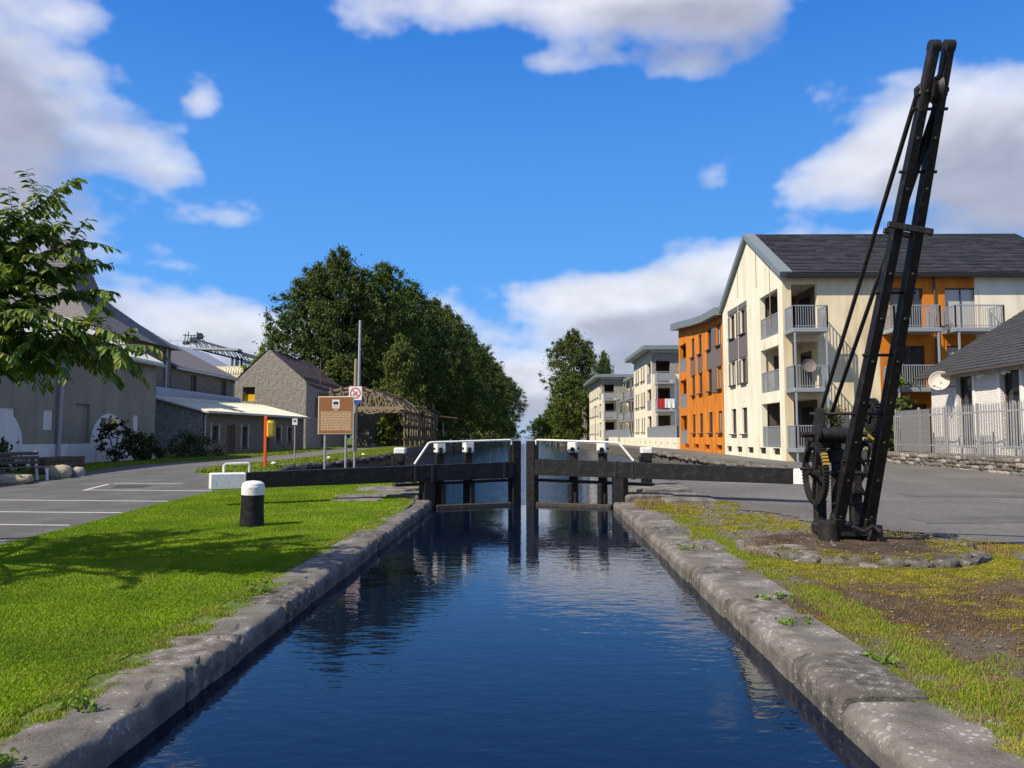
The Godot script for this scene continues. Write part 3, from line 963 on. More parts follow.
func balcony(parent: Node, c0: Vector3, c1: Vector3, h := 1.1, gap := 0.11, sides := [true, true, true, true], solid: Material = null) -> void:
	# slab between two corners of its floor (top at y of c0) and a railing on the chosen sides: canal, camera, inland, far
	var lo := Vector3(minf(c0.x, c1.x), c0.y, minf(c0.z, c1.z))
	var hi := Vector3(maxf(c0.x, c1.x), c0.y, maxf(c0.z, c1.z))
	var mb := MB.new()
	mb.box((lo + hi) * 0.5 + Vector3(0, -0.1, 0), Vector3(hi.x - lo.x, 0.2, hi.z - lo.z), 0.01)
	var slab := part(mb, "balcony", M.rail_grey, parent)
	var e := 0.05
	var a := Vector3(lo.x + e, lo.y, lo.z + e)
	var b := Vector3(lo.x + e, lo.y, hi.z - e)
	var c := Vector3(hi.x - e, lo.y, hi.z - e)
	var d := Vector3(hi.x - e, lo.y, lo.z + e)
	var runs := [[a, b], [b, c], [c, d], [d, a]]
	for i in 4:
		if sides[i]:
			put(railing_mesh(runs[i], h, gap), "railing", M.rail_grey, slab)
			if solid:
				var sb := MB.new()
				var p: Vector3 = runs[i][0]
				var q: Vector3 = runs[i][1]
				sb.beam(p + Vector3.UP * 0.55, q + Vector3.UP * 0.55, 0.015, 0.8)
				part(sb, "rail_panel", solid, slab)

func building(called: String, label: String, at: Vector3, cat := "building") -> Node3D:
	var t := thing(called, label, cat)
	return t

func build_apartments() -> void:
	var U_D := Vector3(0, 0, -1)   # along the canal, away
	var U_L := Vector3(1, 0, 0)    # inland
	var N_C := Vector3(-1, 0, 0)   # towards the canal
	var N_V := Vector3(0, 0, 1)    # towards the camera
	# ---- the gabled cream block
	var A := building("apartment_building", "cream apartment block with pointed gable, slate roof and orange panels", Vector3.ZERO)
	var L0 := 13.2
	var D0 := 40.0
	var W := 12.0
	var base := 0.4
	var f0 := 1.25          # ground floor level
	var st := 2.95
	var eave := 10.05
	var ridge := 13.45
	var o := P(L0, D0, 0)
	var holes := []
	var wins := []
	for s in 3:
		holes.append([0.75, f0 + st * s, 3.85, f0 + st * s + 2.35, 0.3])
		for a in [[6.7, 7.8], [9.1, 10.2]]:
			var q := [a[0], f0 + st * s + 0.75 + (0.1 if s > 0 else 0.0), a[1], f0 + st * s + 2.3, 0.22]
			holes.append(q)
			wins.append(q)
	var vents := []
	for k in 5:
		var q := [0.9 + k * 2.35, 0.88, 2.1 + k * 2.35, 1.22, 0.25]
		holes.append(q)
		vents.append(q)
	var mb := MB.new()
	mb.facade(o, U_D, N_C, W, eave, holes, 0.25, base)
	# gable triangle
	mb.tri_to(P(L0, D0, eave), P(L0, D0 + W, eave), P(L0, D0 + W * 0.5, ridge), N_C)
	part(mb, "wall", M.cream, A)
	for i in wins.size():
		window_at(A, o, U_D, N_C, wins[i], 0.14, M.frame_dark, M.glass if i != 3 else M.curtain, 1)
	for q in vents:
		mb = MB.new()
		mb.box(P(L0 + 0.22, D0 + (q[0] + q[2]) * 0.5, (q[1] + q[3]) * 0.5), Vector3(0.02, q[3] - q[1], q[2] - q[0]))
		for k in 4:
			mb.box(P(L0 + 0.14, D0 + (q[0] + q[2]) * 0.5, q[1] + 0.05 + k * 0.06), Vector3(0.1, 0.015, q[2] - q[0]))
		part(mb, "vent", M.frame_dark, A)
	# brown cladding between and around the upper windows
	for a in [[6.35, 8.1], [8.35, 10.5]]:
		for sp in [[f0 + st + 2.3, f0 + st * 2 + 0.8], [f0 + st * 2 + 2.3, f0 + st * 2 + 2.75]]:
			mb = MB.new()
			mb.box(P(L0 - 0.03, D0 + (a[0] + a[1]) * 0.5, (sp[0] + sp[1]) * 0.5), Vector3(0.05, sp[1] - sp[0] - 0.12, a[1] - a[0]), 0.01)
			part(mb, "cladding_panel", M.clad, A)
		for sp in [[f0 + st + 0.85, f0 + st + 2.3], [f0 + st * 2 + 0.85, f0 + st * 2 + 2.3]]:
			for e in [[a[0], a[0] + 0.3], [a[1] - 0.28, a[1]]]:
				mb = MB.new()
				mb.box(P(L0 - 0.03, D0 + (e[0] + e[1]) * 0.5, (sp[0] + sp[1]) * 0.5 - 0.05), Vector3(0.05, sp[1] - sp[0] + 0.05, e[1] - e[0] - 0.02), 0.01)
				part(mb, "cladding_panel", M.clad, A)
	# dark streaks run down the render from the verge, and movement joints
	for q in [[2.0, 7.7, 11.15, 0.05], [4.4, 10.2, 12.45, 0.05], [8.2, 10.3, 12.2, 0.04]]:
		mb = MB.new()
		mb.box(P(L0 - 0.004, D0 + q[0], (q[1] + q[2]) * 0.5), Vector3(0.012, q[2] - q[1], q[3] * 2))
		part(mb, "render_joint", M.stain, A)
	# wall to the camera: corner recess, stained cream, orange bay with balcony doors, cream beyond
	var LE := 28.5
	var hv := []
	for s in 3:
		hv.append([0.45, f0 + st * s, 1.75, f0 + st * s + 2.45, 0.3])
	mb = MB.new()
	mb.facade(o, U_L, N_V, 4.85, eave, hv, 0.3, base)
	part(mb, "wall", M.cream_stained, A)
	mb = MB.new()
	var ho := []
	var doors := []
	for s in 3:
		for a in [[0.55, 2.25], [3.35, 5.05]]:
			var q := [4.85 + a[0], f0 + st * s + 0.05, 4.85 + a[1], f0 + st * s + 2.2, 0.2]
			ho.append([a[0], q[1], a[1], q[3], 0.2])
			doors.append(q)
	mb.facade(P(L0 + 4.85, D0 - 0.02, 0), U_L, N_V, 4.85, eave, ho, 0.2, base)
	part(mb, "orange_wall", M.orange_wall, A)
	mb = MB.new()
	mb.facade(P(L0 + 9.7, D0, 0), U_L, N_V, LE - L0 - 9.7, eave, [], 0.2, base)
	part(mb, "wall", M.cream, A)
	for i in doors.size():
		window_at(A, o, U_L, N_V, doors[i], 0.14, M.frame_dark, M.curtain if i % 2 else M.glass, 1, false)
	# far and rear walls
	mb = MB.new()
	mb.facade(P(L0, D0 + W, 0), U_L, -N_V, LE - L0, eave, [], 0.2, base)
	mb.facade(P(LE, D0, 0), U_D, -N_C, W, eave, [], 0.2, base)
	mb.tri_to(P(LE, D0, eave), P(LE, D0 + W, eave), P(LE, D0 + W * 0.5, ridge), -N_C)
	part(mb, "rear_wall", M.cream_stained, A)
	# inside of the corner loggias
	for s in 3:
		var y := f0 + st * s
		mb = MB.new()
		mb.box(P(L0 + 1.1, D0 + 2.1, y - 0.11), Vector3(1.7, 0.2, 3.7))
		part(mb, "loggia_floor", M.concrete, A)
		mb = MB.new()
		mb.box(P(L0 + 1.1, D0 + 2.1, y + 2.55), Vector3(1.7, 0.15, 3.7))
		part(mb, "loggia_ceiling", M.concrete, A)
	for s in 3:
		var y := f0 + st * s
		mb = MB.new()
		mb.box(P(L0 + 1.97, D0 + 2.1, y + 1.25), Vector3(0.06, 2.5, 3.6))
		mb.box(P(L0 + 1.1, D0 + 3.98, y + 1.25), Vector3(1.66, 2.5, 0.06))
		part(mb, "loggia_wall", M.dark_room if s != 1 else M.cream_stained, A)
		mb = MB.new()
		mb.box(P(L0 + 1.9, D0 + 2.2, y + 1.05), Vector3(0.04, 2.1, 1.5))
		part(mb, "loggia_door", M.glass, A)
		mb = MB.new()
		mb.box(P(L0 + 1.2, D0 + 3.92, y + 1.05), Vector3(0.9, 2.1, 0.04))
		part(mb, "loggia_door", M.frame_dark, A)
		put(railing_mesh([P(L0 + 0.06, D0 + 0.8, y), P(L0 + 0.06, D0 + 3.8, y)], 1.1, 0.13), "railing", M.rail_grey, A)
	# projecting balconies on the camera side
	for s in 3:
		var y := f0 + st * s
		balcony(A, P(L0 + 0.05, D0 - 1.35, y), P(L0 + 1.8, D0 - 0.03, y), 1.1, 0.11, [true, true, true, false])
	for s in [1, 2]:
		var y: float = f0 + st * s
		balcony(A, P(L0 + 4.95, D0 - 1.35, y), P(L0 + 7.3, D0 - 0.05, y), 1.1, 0.11, [true, true, true, false])
		balcony(A, P(L0 + 7.95, D0 - 1.35, y), P(L0 + 10.4, D0 - 0.05, y), 1.1, 0.11, [true, true, true, false])
	for x in [0.15, 1.7, 5.15, 7.15, 8.15, 10.2]:
		mb = MB.new()
		var top: float = f0 + st * 2 - 0.2
		mb.box(P(L0 + x, D0 - 1.28, (base + top) * 0.5), Vector3(0.09, top - base, 0.09), 0.01)
		part(mb, "balcony_post", M.rail_grey, A)
	# satellite dish on the first-floor balcony
	mb = MB.new()
	mb.lathe([[0.0, -0.08], [0.22, -0.04], [0.35, 0.06], [0.36, 0.07]], P(L0 + 0.7, D0 - 1.5, f0 + st + 1.05), 18, Basis(Vector3.RIGHT, deg_to_rad(70)))
	mb.rod(P(L0 + 0.7, D0 - 1.42, f0 + st + 0.9), P(L0 + 0.7, D0 - 1.3, f0 + st + 0.6), 0.03)
	part(mb, "balcony_dish", M.clad, A)
	# roof
	mb = MB.new()
	var ov := 0.35
	var slope := (ridge - eave) / (W * 0.5)
	mb.prism(PackedVector2Array([Vector2(-ov, eave - ov * slope + 0.02), Vector2(W * 0.5, ridge + 0.02), Vector2(W + ov, eave - ov * slope + 0.02), Vector2(W + ov, eave - ov * slope + 0.22), Vector2(W * 0.5, ridge + 0.24), Vector2(-ov, eave - ov * slope + 0.22)]), P(L0 + 0.25, D0, 0), U_D, Vector3.UP, U_L * (LE - L0 + 0.1))
	var roof := part(mb, "roof", M.slate, A)
	var ra := P(L0 + 0.3, D0 - ov, eave - ov * slope + 0.22)
	var rb := P(L0 + 0.3, D0 + W * 0.5, ridge + 0.24)
	var rl := Vector3(LE - L0, 0, 0)
	var nrm2 := (rb - ra).cross(rl).normalized()
	if nrm2.y < 0.0: nrm2 = -nrm2
	mb = MB.new()
	for i in 30:
		var p := ra.lerp(rb, i / 30.0) + nrm2 * 0.05
		var q := ra.lerp(rb, (i + 1) / 30.0) + nrm2 * 0.012
		for k in 24:
			var j0 := nrm2 * rng.randf_range(-0.012, 0.012)
			var a := rl * (k / 24.0)
			var b := rl * ((k + 1) / 24.0)
			mb.quad_to(p + a + j0, p + b + j0, q + b, q + a, nrm2)
			mb.quad_to(p + a + j0, p + b + j0, p + b - nrm2 * 0.04, p + a - nrm2 * 0.04, ra - rb)
	part(mb, "slate_courses", M.slate, roof).set_meta("kind", "stuff")
	mb = MB.new()
	for s in [-1.0, 1.0]:
		var e0 := P(L0 + 0.08, D0 + W * 0.5 + s * (W * 0.5 + ov + 0.05), eave - ov * slope + 0.14)
		mb.beam(e0, P(L0 + 0.08, D0 + W * 0.5, ridge + 0.15), 0.62, 0.3, 0.0, Vector3.UP)
	part(mb, "verge", M.zinc, roof)
	mb = MB.new()
	mb.beam(P(L0 + 0.1, D0 - ov - 0.06, eave - 0.12), P(LE + 0.3, D0 - ov - 0.06, eave - 0.12), 0.14, 0.22, 0.02)
	part(mb, "gutter", M.black_iron, roof)
	mb = MB.new()
	mb.box(P(L0 + 7.65, D0 - 0.1, 5.2), Vector3(0.09, 9.4, 0.09), 0.02)
	part(mb, "downpipe", M.frame_dark, A)

	# ---- the orange block with a curved eave
	var B := building("apartment_building", "orange apartment block with a curved grey eave next to the cream gable", Vector3.ZERO)
	D0 = 52.05
	o = P(L0 + 0.05, D0, 0)
	W = 15.0
	holes = []
	wins = []
	for s in 3:
		holes.append([12.0, f0 + st * s, 14.6, f0 + st * s + 2.3, 0.3])
		for a in [[0.7, 1.75], [3.4, 4.45], [6.4, 7.4], [8.9, 9.9]]:
			var q := [a[0], f0 + st * s + 0.85, a[1], f0 + st * s + 2.3, 0.2]
			holes.append(q)
			wins.append(q)
	vents = []
	for k in 4:
		var q := [0.9 + k * 3.5, 0.92, 2.4 + k * 3.5, 1.26, 0.25]
		holes.append(q)
		vents.append(q)
	mb = MB.new()
	mb.facade(o, U_D, N_C, W, 9.75, holes, 0.2, base)
	var hd := [[0.0, 9.9], [4.0, 10.0], [8.0, 10.3], [12.0, 10.68], [15.0, 10.9]]
	for i in hd.size() - 1:
		mb.quad_to(o + U_D * hd[i][0] + Vector3.UP * 9.75, o + U_D * hd[i + 1][0] + Vector3.UP * 9.75, o + U_D * hd[i + 1][0] + Vector3.UP * hd[i + 1][1], o + U_D * hd[i][0] + Vector3.UP * hd[i][1], N_C)
	mb.facade(P(L0 + 0.05, D0 + W, 0), U_L, -N_V, 11.0, 10.9, [], 0.2, base)
	part(mb, "wall", M.orange_wall, B)
	for i in wins.size():
		window_at(B, o, U_D, N_C, wins[i], 0.1, M.frame_dark, M.glass if i % 4 else M.curtain, 1)
	for q in vents:
		mb = MB.new()
		mb.box(P(L0 + 0.27, D0 + (q[0] + q[2]) * 0.5, (q[1] + q[3]) * 0.5), Vector3(0.02, q[3] - q[1], q[2] - q[0]))
		part(mb, "vent", M.frame_dark, B)
	for a in [[0.5, 1.95], [3.2, 4.65], [6.2, 7.6], [8.7, 10.1]]:
		for sp in [[f0 + st + 2.36, f0 + st * 2 + 0.74]]:
			mb = MB.new()
			mb.box(P(L0 + 0.02, D0 + (a[0] + a[1]) * 0.5, (sp[0] + sp[1]) * 0.5), Vector3(0.05, sp[1] - sp[0], a[1] - a[0]), 0.01)
			part(mb, "cladding_panel", M.clad, B)
	for a in [[1.95, 3.2]]:
		mb = MB.new()
		mb.box(P(L0 + 0.02, D0 + (a[0] + a[1]) * 0.5, f0 + st * 2), Vector3(0.05, 4.6, 1.2), 0.01)
		part(mb, "cladding_panel", M.clad, B)
	for s in 3:
		var y := f0 + st * s
		mb = MB.new()
		mb.box(P(L0 + 1.8, D0 + 13.3, y + 1.2), Vector3(0.06, 2.4, 2.8))
		mb.box(P(L0 + 1.0, D0 + 11.85, y + 1.2), Vector3(1.6, 2.4, 0.06))
		mb.box(P(L0 + 1.0, D0 + 13.3, y - 0.06), Vector3(1.6, 0.1, 2.8))
		mb.box(P(L0 + 1.0, D0 + 13.3, y + 2.38), Vector3(1.6, 0.1, 2.8))
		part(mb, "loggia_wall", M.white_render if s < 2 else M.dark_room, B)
		mb = MB.new()
		mb.box(P(L0 + 1.74, D0 + 13.3, y + 1.05), Vector3(0.04, 2.0, 1.5))
		part(mb, "loggia_door", M.glass, B)
		put(railing_mesh([P(L0 + 0.1, D0 + 12.05, y), P(L0 + 0.1, D0 + 14.55, y)], 1.1, 0.1), "railing", M.rail_grey, B)
	mb = MB.new()
	var poly := PackedVector2Array()
	for q in [[-0.1, 9.88], [4.0, 9.98], [8.0, 10.28], [12.0, 10.66], [15.6, 10.93], [15.6, 11.5], [12.0, 11.2], [8.0, 10.8], [4.0, 10.48], [-0.1, 10.38]]:
		poly.append(Vector2(q[0], q[1]))
	mb.prism(poly, P(L0 - 0.5, D0 + 0.15, 0), U_D, Vector3.UP, U_L * 11.8)
	part(mb, "roof", M.zinc, B)

	# ---- blocks with flat oversailing roofs, farther up
	flat_block("cream apartment block with flat grey roof and red cloth on its balcony", 13.7, 84.0, 13.5, 10.95, 9.0, true)
	flat_block("cream apartment block with flat roof, second farthest up the canal", 12.1, 122.0, 22.0, 10.9, 10.0, false)
	# ---- the recessed block between them
	var K := building("apartment_building", "grey and cream apartment block with long balconies set back between two blocks", Vector3.ZERO)
	o = P(16.2, 97.6, 0)
	holes = []
	wins = []
	for s in 3:
		for k in 5:
			var q := [1.5 + k * 4.6, f0 + st * s + 0.05, 3.9 + k * 4.6, f0 + st * s + 2.3, 0.2]
			holes.append(q)
			wins.append(q)
	mb = MB.new()
	mb.facade(o, U_D, N_C, 24.3, 10.1, holes, 0.2, base)
	part(mb, "wall", M.cream_stained, K)
	for i in wins.size():
		window_at(K, o, U_D, N_C, wins[i], 0.1, M.frame_dark, M.glass if i % 3 else M.dark_room, 1, false)
	for s in [0, 1, 2]:
		for k in 3:
			var y: float = f0 + st * s
			balcony(K, P(14.5, 98.6 + k * 8.0, y), P(16.15, 104.4 + k * 8.0, y), 1.1, 0.3, [true, true, false, true], M.galv)
	for k in 6:
		mb = MB.new()
		mb.box(P(14.6, 98.8 + [0, 5.4, 8, 13.4, 16, 21.4][k], 5.0), Vector3(0.12, 9.0, 0.12))
		part(mb, "balcony_post", M.rail_grey, K)
	mb = MB.new()
	mb.box(P(20.8, 109.8, 10.4), Vector3(10.8, 0.55, 24.2), 0.03)
	part(mb, "roof", M.zinc, K)
	# ---- the last visible one, low and far
	var F := building("apartment_building", "lowest and farthest apartment block, beside the round tree", Vector3.ZERO)
	o = P(12.6, 146.0, 0)
	holes = []
	wins = []
	for s in 3:
		for k in 4:
			var q := [2.0 + k * 5.0, 1.2 + 2.7 * s + 0.6, 4.2 + k * 5.0, 1.2 + 2.7 * s + 2.1, 0.2]
			holes.append(q)
			wins.append(q)
	mb = MB.new()
	mb.facade(o, U_D, N_C, 22.0, 9.0, holes, 0.2, base)
	mb.facade(o, U_L, N_V, 10.0, 9.0, [], 0.2, base)
	part(mb, "wall", M.stone_wall, F)
	for q in wins:
		window_at(F, o, U_D, N_C, q, 0.1, M.frame_dark, M.glass, 1)
	mb = MB.new()
	mb.box(P(17.4, 157.0, 9.25), Vector3(10.8, 0.5, 23.0), 0.03)
	part(mb, "roof", M.zinc, F)
	# ---- raised terrace wall with railing in front of the far blocks
	var T := thing("terrace_wall", "low white terrace wall with vents and grey railing below the far flats", "wall")
	mb = MB.new()
	holes = []
	for k in 16:
		holes.append([0.9 + k * 3.3, 1.0, 1.7 + k * 3.3, 1.3, 0.25])
	mb.facade(P(13.05, 67.2, 0), U_D, N_C, 54.0, 1.75, holes, 0.25, base)
	mb.quad_to(P(13.05, 67.2, 1.75), P(16.0, 67.2, 1.75), P(16.0, 121.2, 1.75), P(13.05, 121.2, 1.75), Vector3.UP)
	mb.quad_to(P(13.05, 67.2, base), P(16.0, 67.2, base), P(16.0, 67.2, 1.75), P(13.05, 67.2, 1.75), N_V)
	part(mb, "wall", M.cream, T)
	for k in 16:
		mb = MB.new()
		mb.box(P(13.3, 67.2 + 1.3 + k * 3.3, 1.15), Vector3(0.02, 0.32, 0.82))
		part(mb, "vent", M.frame_dark, T)
	put(railing_mesh([P(13.12, 67.3, 1.75), P(13.12, 83.5, 1.75)], 1.05, 0.16, 0.02), "railing", M.rail_grey, T)
	put(railing_mesh([P(13.12, 98.0, 1.75), P(13.12, 121.0, 1.75)], 1.05, 0.16, 0.02), "railing", M.rail_grey, T)
	put(railing_mesh([P(13.12, 67.3, 1.75), P(15.9, 67.3, 1.75)], 1.05, 0.16, 0.02), "railing", M.rail_grey, T)
	for a in [[75.3, 16.0], [109.5, 22.6]]:
		mb = MB.new()
		mb.box(P(13.16, a[0], 2.3), Vector3(0.012, 0.85, a[1]))
		part(mb, "rail_panel", M.galv, T)
	# lamp posts on the quay
	for q in [[12.2, 101.0, "grey lamp post on the quay before the third apartment block"], [11.6, 127.0, "grey lamp post on the quay before the farthest balconies"]]:
		var lp := thing("lamp_post", q[2], "lamp post", P(q[0], q[1], gy(q[1])), 0.0, "lamp posts on the quay")
		mb = MB.new()
		mb.tube([Vector3.ZERO, Vector3(0, 1.2, 0), Vector3(0, 1.3, 0), Vector3(0, 5.6, 0)], [0.1, 0.1, 0.06, 0.045], 8)
		part(mb, "post", M.galv, lp)
		mb = MB.new()
		mb.lathe([[0.05, 5.6], [0.2, 5.75], [0.22, 5.95], [0.05, 6.1], [0.0, 6.1]], Vector3.ZERO, 10)
		part(mb, "lantern", M.rail_grey, lp)

func flat_block(label: String, l0: float, d0: float, w: float, top: float, deep: float, cloth: bool) -> void:
	var U_D := Vector3(0, 0, -1)
	var U_L := Vector3(1, 0, 0)
	var N_C := Vector3(-1, 0, 0)
	var N_V := Vector3(0, 0, 1)
	var B := building("apartment_building", label, Vector3.ZERO)
	var f0 := 1.75
	var st := 2.9
	var o := P(l0, d0, 0)
	var mb := MB.new()
	var holes := []
	var wins := []
	for s in 3:
		holes.append([0.55, f0 + st * s, 3.4, f0 + st * s + 2.3, 0.3])
		for k in int((w - 5.0) / 4.0):
			for e in [0.0, 1.7]:
				var q := [5.0 + k * 4.4 + e, f0 + st * s + 0.6, 6.0 + k * 4.4 + e, f0 + st * s + 2.2, 0.2]
				if q[2] < w - 0.4:
					holes.append(q)
					wins.append(q)
	mb.facade(o, U_D, N_C, w, top - 0.2, holes, 0.25, 0.4)
	var hv := []
	for s in 3:
		hv.append([0.45, f0 + st * s, 1.95, f0 + st * s + 2.35, 0.3])
	mb.facade(o, U_L, N_V, deep, top - 0.2 - 2.2, hv.slice(0, 2) + [[0.45, f0 + st * 2, 1.95, top - 2.4, 0.3]], 0.3, 0.4)
	part(mb, "wall", M.cream, B)
	mb = MB.new()
	mb.facade(P(l0, d0 - 0.02, 0), U_L, N_V, deep, top - 0.2, [[0.45, top - 2.4, 1.95, f0 + st * 2 + 2.35, 0.3]], 0.3, top - 2.4)
	part(mb, "upper_wall", M.stone_wall, B)
	mb = MB.new()
	mb.facade(P(l0, d0 + w, 0), U_L, -N_V, deep, top - 0.2, [], 0.2, 0.4)
	part(mb, "rear_wall", M.cream_stained, B)
	for i in wins.size():
		window_at(B, o, U_D, N_C, wins[i], 0.1, M.frame_dark, M.glass if i % 3 else M.curtain, 0)
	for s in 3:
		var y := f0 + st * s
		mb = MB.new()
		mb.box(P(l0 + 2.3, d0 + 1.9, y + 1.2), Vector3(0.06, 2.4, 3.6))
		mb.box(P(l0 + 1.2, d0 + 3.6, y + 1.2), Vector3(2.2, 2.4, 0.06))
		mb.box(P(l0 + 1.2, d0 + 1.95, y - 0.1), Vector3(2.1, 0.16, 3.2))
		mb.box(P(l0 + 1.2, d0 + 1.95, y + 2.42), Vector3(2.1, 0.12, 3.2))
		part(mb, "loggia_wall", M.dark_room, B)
		balcony(B, P(l0 + 0.3, d0 - 1.3, y), P(l0 + 2.3, d0 - 0.04, y), 1.1, 0.13, [true, true, true, false], M.galv)
		put(railing_mesh([P(l0 + 0.06, d0 + 0.6, y), P(l0 + 0.06, d0 + 3.35, y)], 1.1, 0.13), "railing", M.rail_grey, B)
		mb = MB.new()
		mb.box(P(l0 + 0.09, d0 + 1.98, y + 0.55), Vector3(0.012, 0.9, 2.7))
		part(mb, "rail_panel", M.galv, B)
	for x in [0.36, 2.24]:
		mb = MB.new()
		mb.box(P(l0 + x, d0 - 1.24, 4.5), Vector3(0.1, 8.2, 0.1))
		part(mb, "balcony_post", M.rail_grey, B)
	mb = MB.new()
	mb.box(P(l0 + deep * 0.5 - 0.2, d0 + w * 0.5, top + 0.3), Vector3(deep + 1.6, 0.5, w + 1.6), 0.04)
	var roof := part(mb, "roof", M.zinc, B)
	mb = MB.new()
	mb.box(P(l0 + deep * 0.5, d0 + w * 0.5, top - 0.06), Vector3(deep + 0.3, 0.22, w + 0.3))
	part(mb, "soffit", M.white_render, roof)
	if cloth:
		# laundry and a banner hung over the first-floor rail
		for q in [[0.72, 0.75, M.red_cloth, "red_cloth"], [1.62, 1.0, M.frame_white, "white_cloth"]]:
			mb = MB.new()
			var nx := 8
			for i in nx:
				for j in 5:
					var pt := []
					for e in [[0, 0], [1, 0], [1, 1], [0, 1]]:
						var a: float = (i + e[0]) / float(nx)
						var b: float = (j + e[1]) / 5.0
						pt.append(P(l0 + q[0] + (a - 0.5) * q[1], d0 - 1.34 - 0.05 * sin(a * 14.0) * b, f0 + st + 1.14 - b * 0.95))
					mb.quad_to(pt[0], pt[1], pt[2], pt[3], Vector3(0, 0, 1))
			var cl := part(mb, q[3], q[2])
			tag(cl, "red cloth hung over a balcony rail of the far cream block" if q[3] == "red_cloth" else "white banner hung over a balcony rail beside the red cloth", "cloth")

# ---------------------------------------------------------------- bungalow and fence on the right
func build_bungalow() -> void:
	var U_D := Vector3(0, 0, -1)
	var N_C := Vector3(-1, 0, 0)
	var H := building("bungalow", "pebble-dashed bungalow with dark slate roof behind the fence", Vector3.ZERO, "house")
	var lw := 18.5
	var d0 := 20.0
	var d1 := 36.0
	var eave := 4.8
	var holes := []
	for a in [[29.6, 30.8], [32.7, 33.9]]:
		holes.append([a[0] - d0, 1.35, a[1] - d0, 4.35, 0.28])
	holes.append([25.8 - d0, 1.35, 27.0 - d0, 4.35, 0.28])
	var mb := MB.new()
	mb.facade(P(lw, d0, 0), U_D, N_C, d1 - d0, eave, holes, 0.28, 0.4)
	mb.facade(P(lw, d1, 0), Vector3.RIGHT, Vector3(0, 0, -1), 12.0, eave, [], 0.2, 0.4)
	mb.facade(P(lw, d0, 0), Vector3.RIGHT, Vector3(0, 0, 1), 12.0, eave, [], 0.2, 0.4)
	mb.tri_to(P(lw, d1, eave), P(lw + 12, d1, eave), P(lw + 6, d1, eave + 3.65), Vector3(0, 0, -1))
	mb.tri_to(P(lw, d0, eave), P(lw + 12, d0, eave), P(lw + 6, d0, eave + 3.65), Vector3(0, 0, 1))
	part(mb, "wall", M.dash, H)
	for q in holes:
		window_at(H, P(lw, d0, 0), U_D, N_C, q, 0.2, M.frame_dark, M.glass, 0, false)
		mb = MB.new()
		for e in [q[0] - 0.09, q[2] + 0.09]:
			mb.box(P(lw - 0.015, d0 + e, (q[1] + q[3]) * 0.5), Vector3(0.05, q[3] - q[1], 0.17), 0.01)
		part(mb, "surround", M.frame_white, H)
	# slates: courses of overlapping strips, each course its own part
	var n := 26
	var a0 := Vector3(lw - 0.5, eave - 0.28, 0)
	var a1 := Vector3(lw + 6.0, eave + 3.7, 0)
	mb = MB.new()
	mb.prism(PackedVector2Array([Vector2(lw - 0.5, eave - 0.3), Vector2(lw + 6, eave + 3.68), Vector2(lw + 12.5, eave - 0.3), Vector2(lw + 12.5, eave - 0.36), Vector2(lw + 6, eave + 3.55), Vector2(lw - 0.5, eave - 0.36)]), P(0, d0 - 0.3, 0), Vector3.RIGHT, Vector3.UP, U_D * (d1 - d0 + 0.6))
	var roof := part(mb, "roof", M.slate, H)
	var dir := (a1 - a0) / n
	var up := Vector3(-dir.y, dir.x, 0).normalized()
	for i in n:
		mb = MB.new()
		var p := a0 + dir * i + up * 0.045
		var q := a0 + dir * (i + 1) + up * 0.02
		var za := -(d0 - 0.32)
		var zb := -(d1 + 0.32)
		var seg := 20
		for s in seg:
			var z0 := lerpf(za, zb, float(s) / seg)
			var z1 := lerpf(za, zb, float(s + 1) / seg)
			var j0 := rng.randf_range(-0.008, 0.008)
			mb.quad_to(p + Vector3(0, j0, z0), p + Vector3(0, j0, z1), q + Vector3(0, 0, z1), q + Vector3(0, 0, z0), up)
			mb.quad_to(p + Vector3(0, j0, z0), p + Vector3(0, j0, z1), p + Vector3(0, j0, z1) - up * 0.04, p + Vector3(0, j0, z0) - up * 0.04, -dir)
		part(mb, "slate_course", M.slate, roof)
	mb = MB.new()
	mb.beam(P(lw - 0.55, d0 - 0.3, eave - 0.36), P(lw - 0.55, d1 + 0.3, eave - 0.36), 0.14, 0.14, 0.03)
	mb.beam(P(lw - 0.2, d0 - 0.3, eave - 0.3), P(lw - 0.2, d1 + 0.3, eave - 0.3), 0.5, 0.06)
	part(mb, "gutter", M.frame_dark, roof)
	for a in [30.0, 31.6]:
		mb = MB.new()
		mb.tube([P(lw - 0.12, a, eave - 0.55), P(lw - 0.32, a, eave - 0.5), P(lw - 0.36, a, eave - 0.62)], [0.05, 0.07, 0.09], 8)
		part(mb, "wall_lamp", M.frame_white, H)
	# satellite dish on the wall
	var dish := thing("satellite_dish", "pale satellite dish on the bungalow wall below the eave", "satellite dish", P(lw - 0.72, 33.9, 4.2))
	mb = MB.new()
	mb.lathe([[0.0, -0.1], [0.2, -0.085], [0.31, -0.04], [0.4, 0.03], [0.42, 0.03]], Vector3.ZERO, 24, Basis(Quaternion(Vector3.UP, Vector3(-0.62, 0.2, 0.75).normalized())))
	part(mb, "reflector", M.dish_beige, dish)
	mb = MB.new()
	mb.tube([Vector3(0.05, -0.05, 0), Vector3(0.2, -0.25, -0.05), Vector3(0.72, -0.25, -0.05)], [0.03, 0.03, 0.03], 6)
	mb.tube([Vector3(0.0, -0.35, 0.12), Vector3(-0.35, -0.25, 0.25)], [0.015, 0.015], 6)
	mb.box(Vector3(-0.36, -0.24, 0.25), Vector3(0.09, 0.07, 0.07), 0.01)
	part(mb, "bracket", M.galv, dish)
	# low rubble wall
	var wall := thing("garden_wall", "low rubble stone wall under the palisade fence", "wall")
	mb = MB.new()
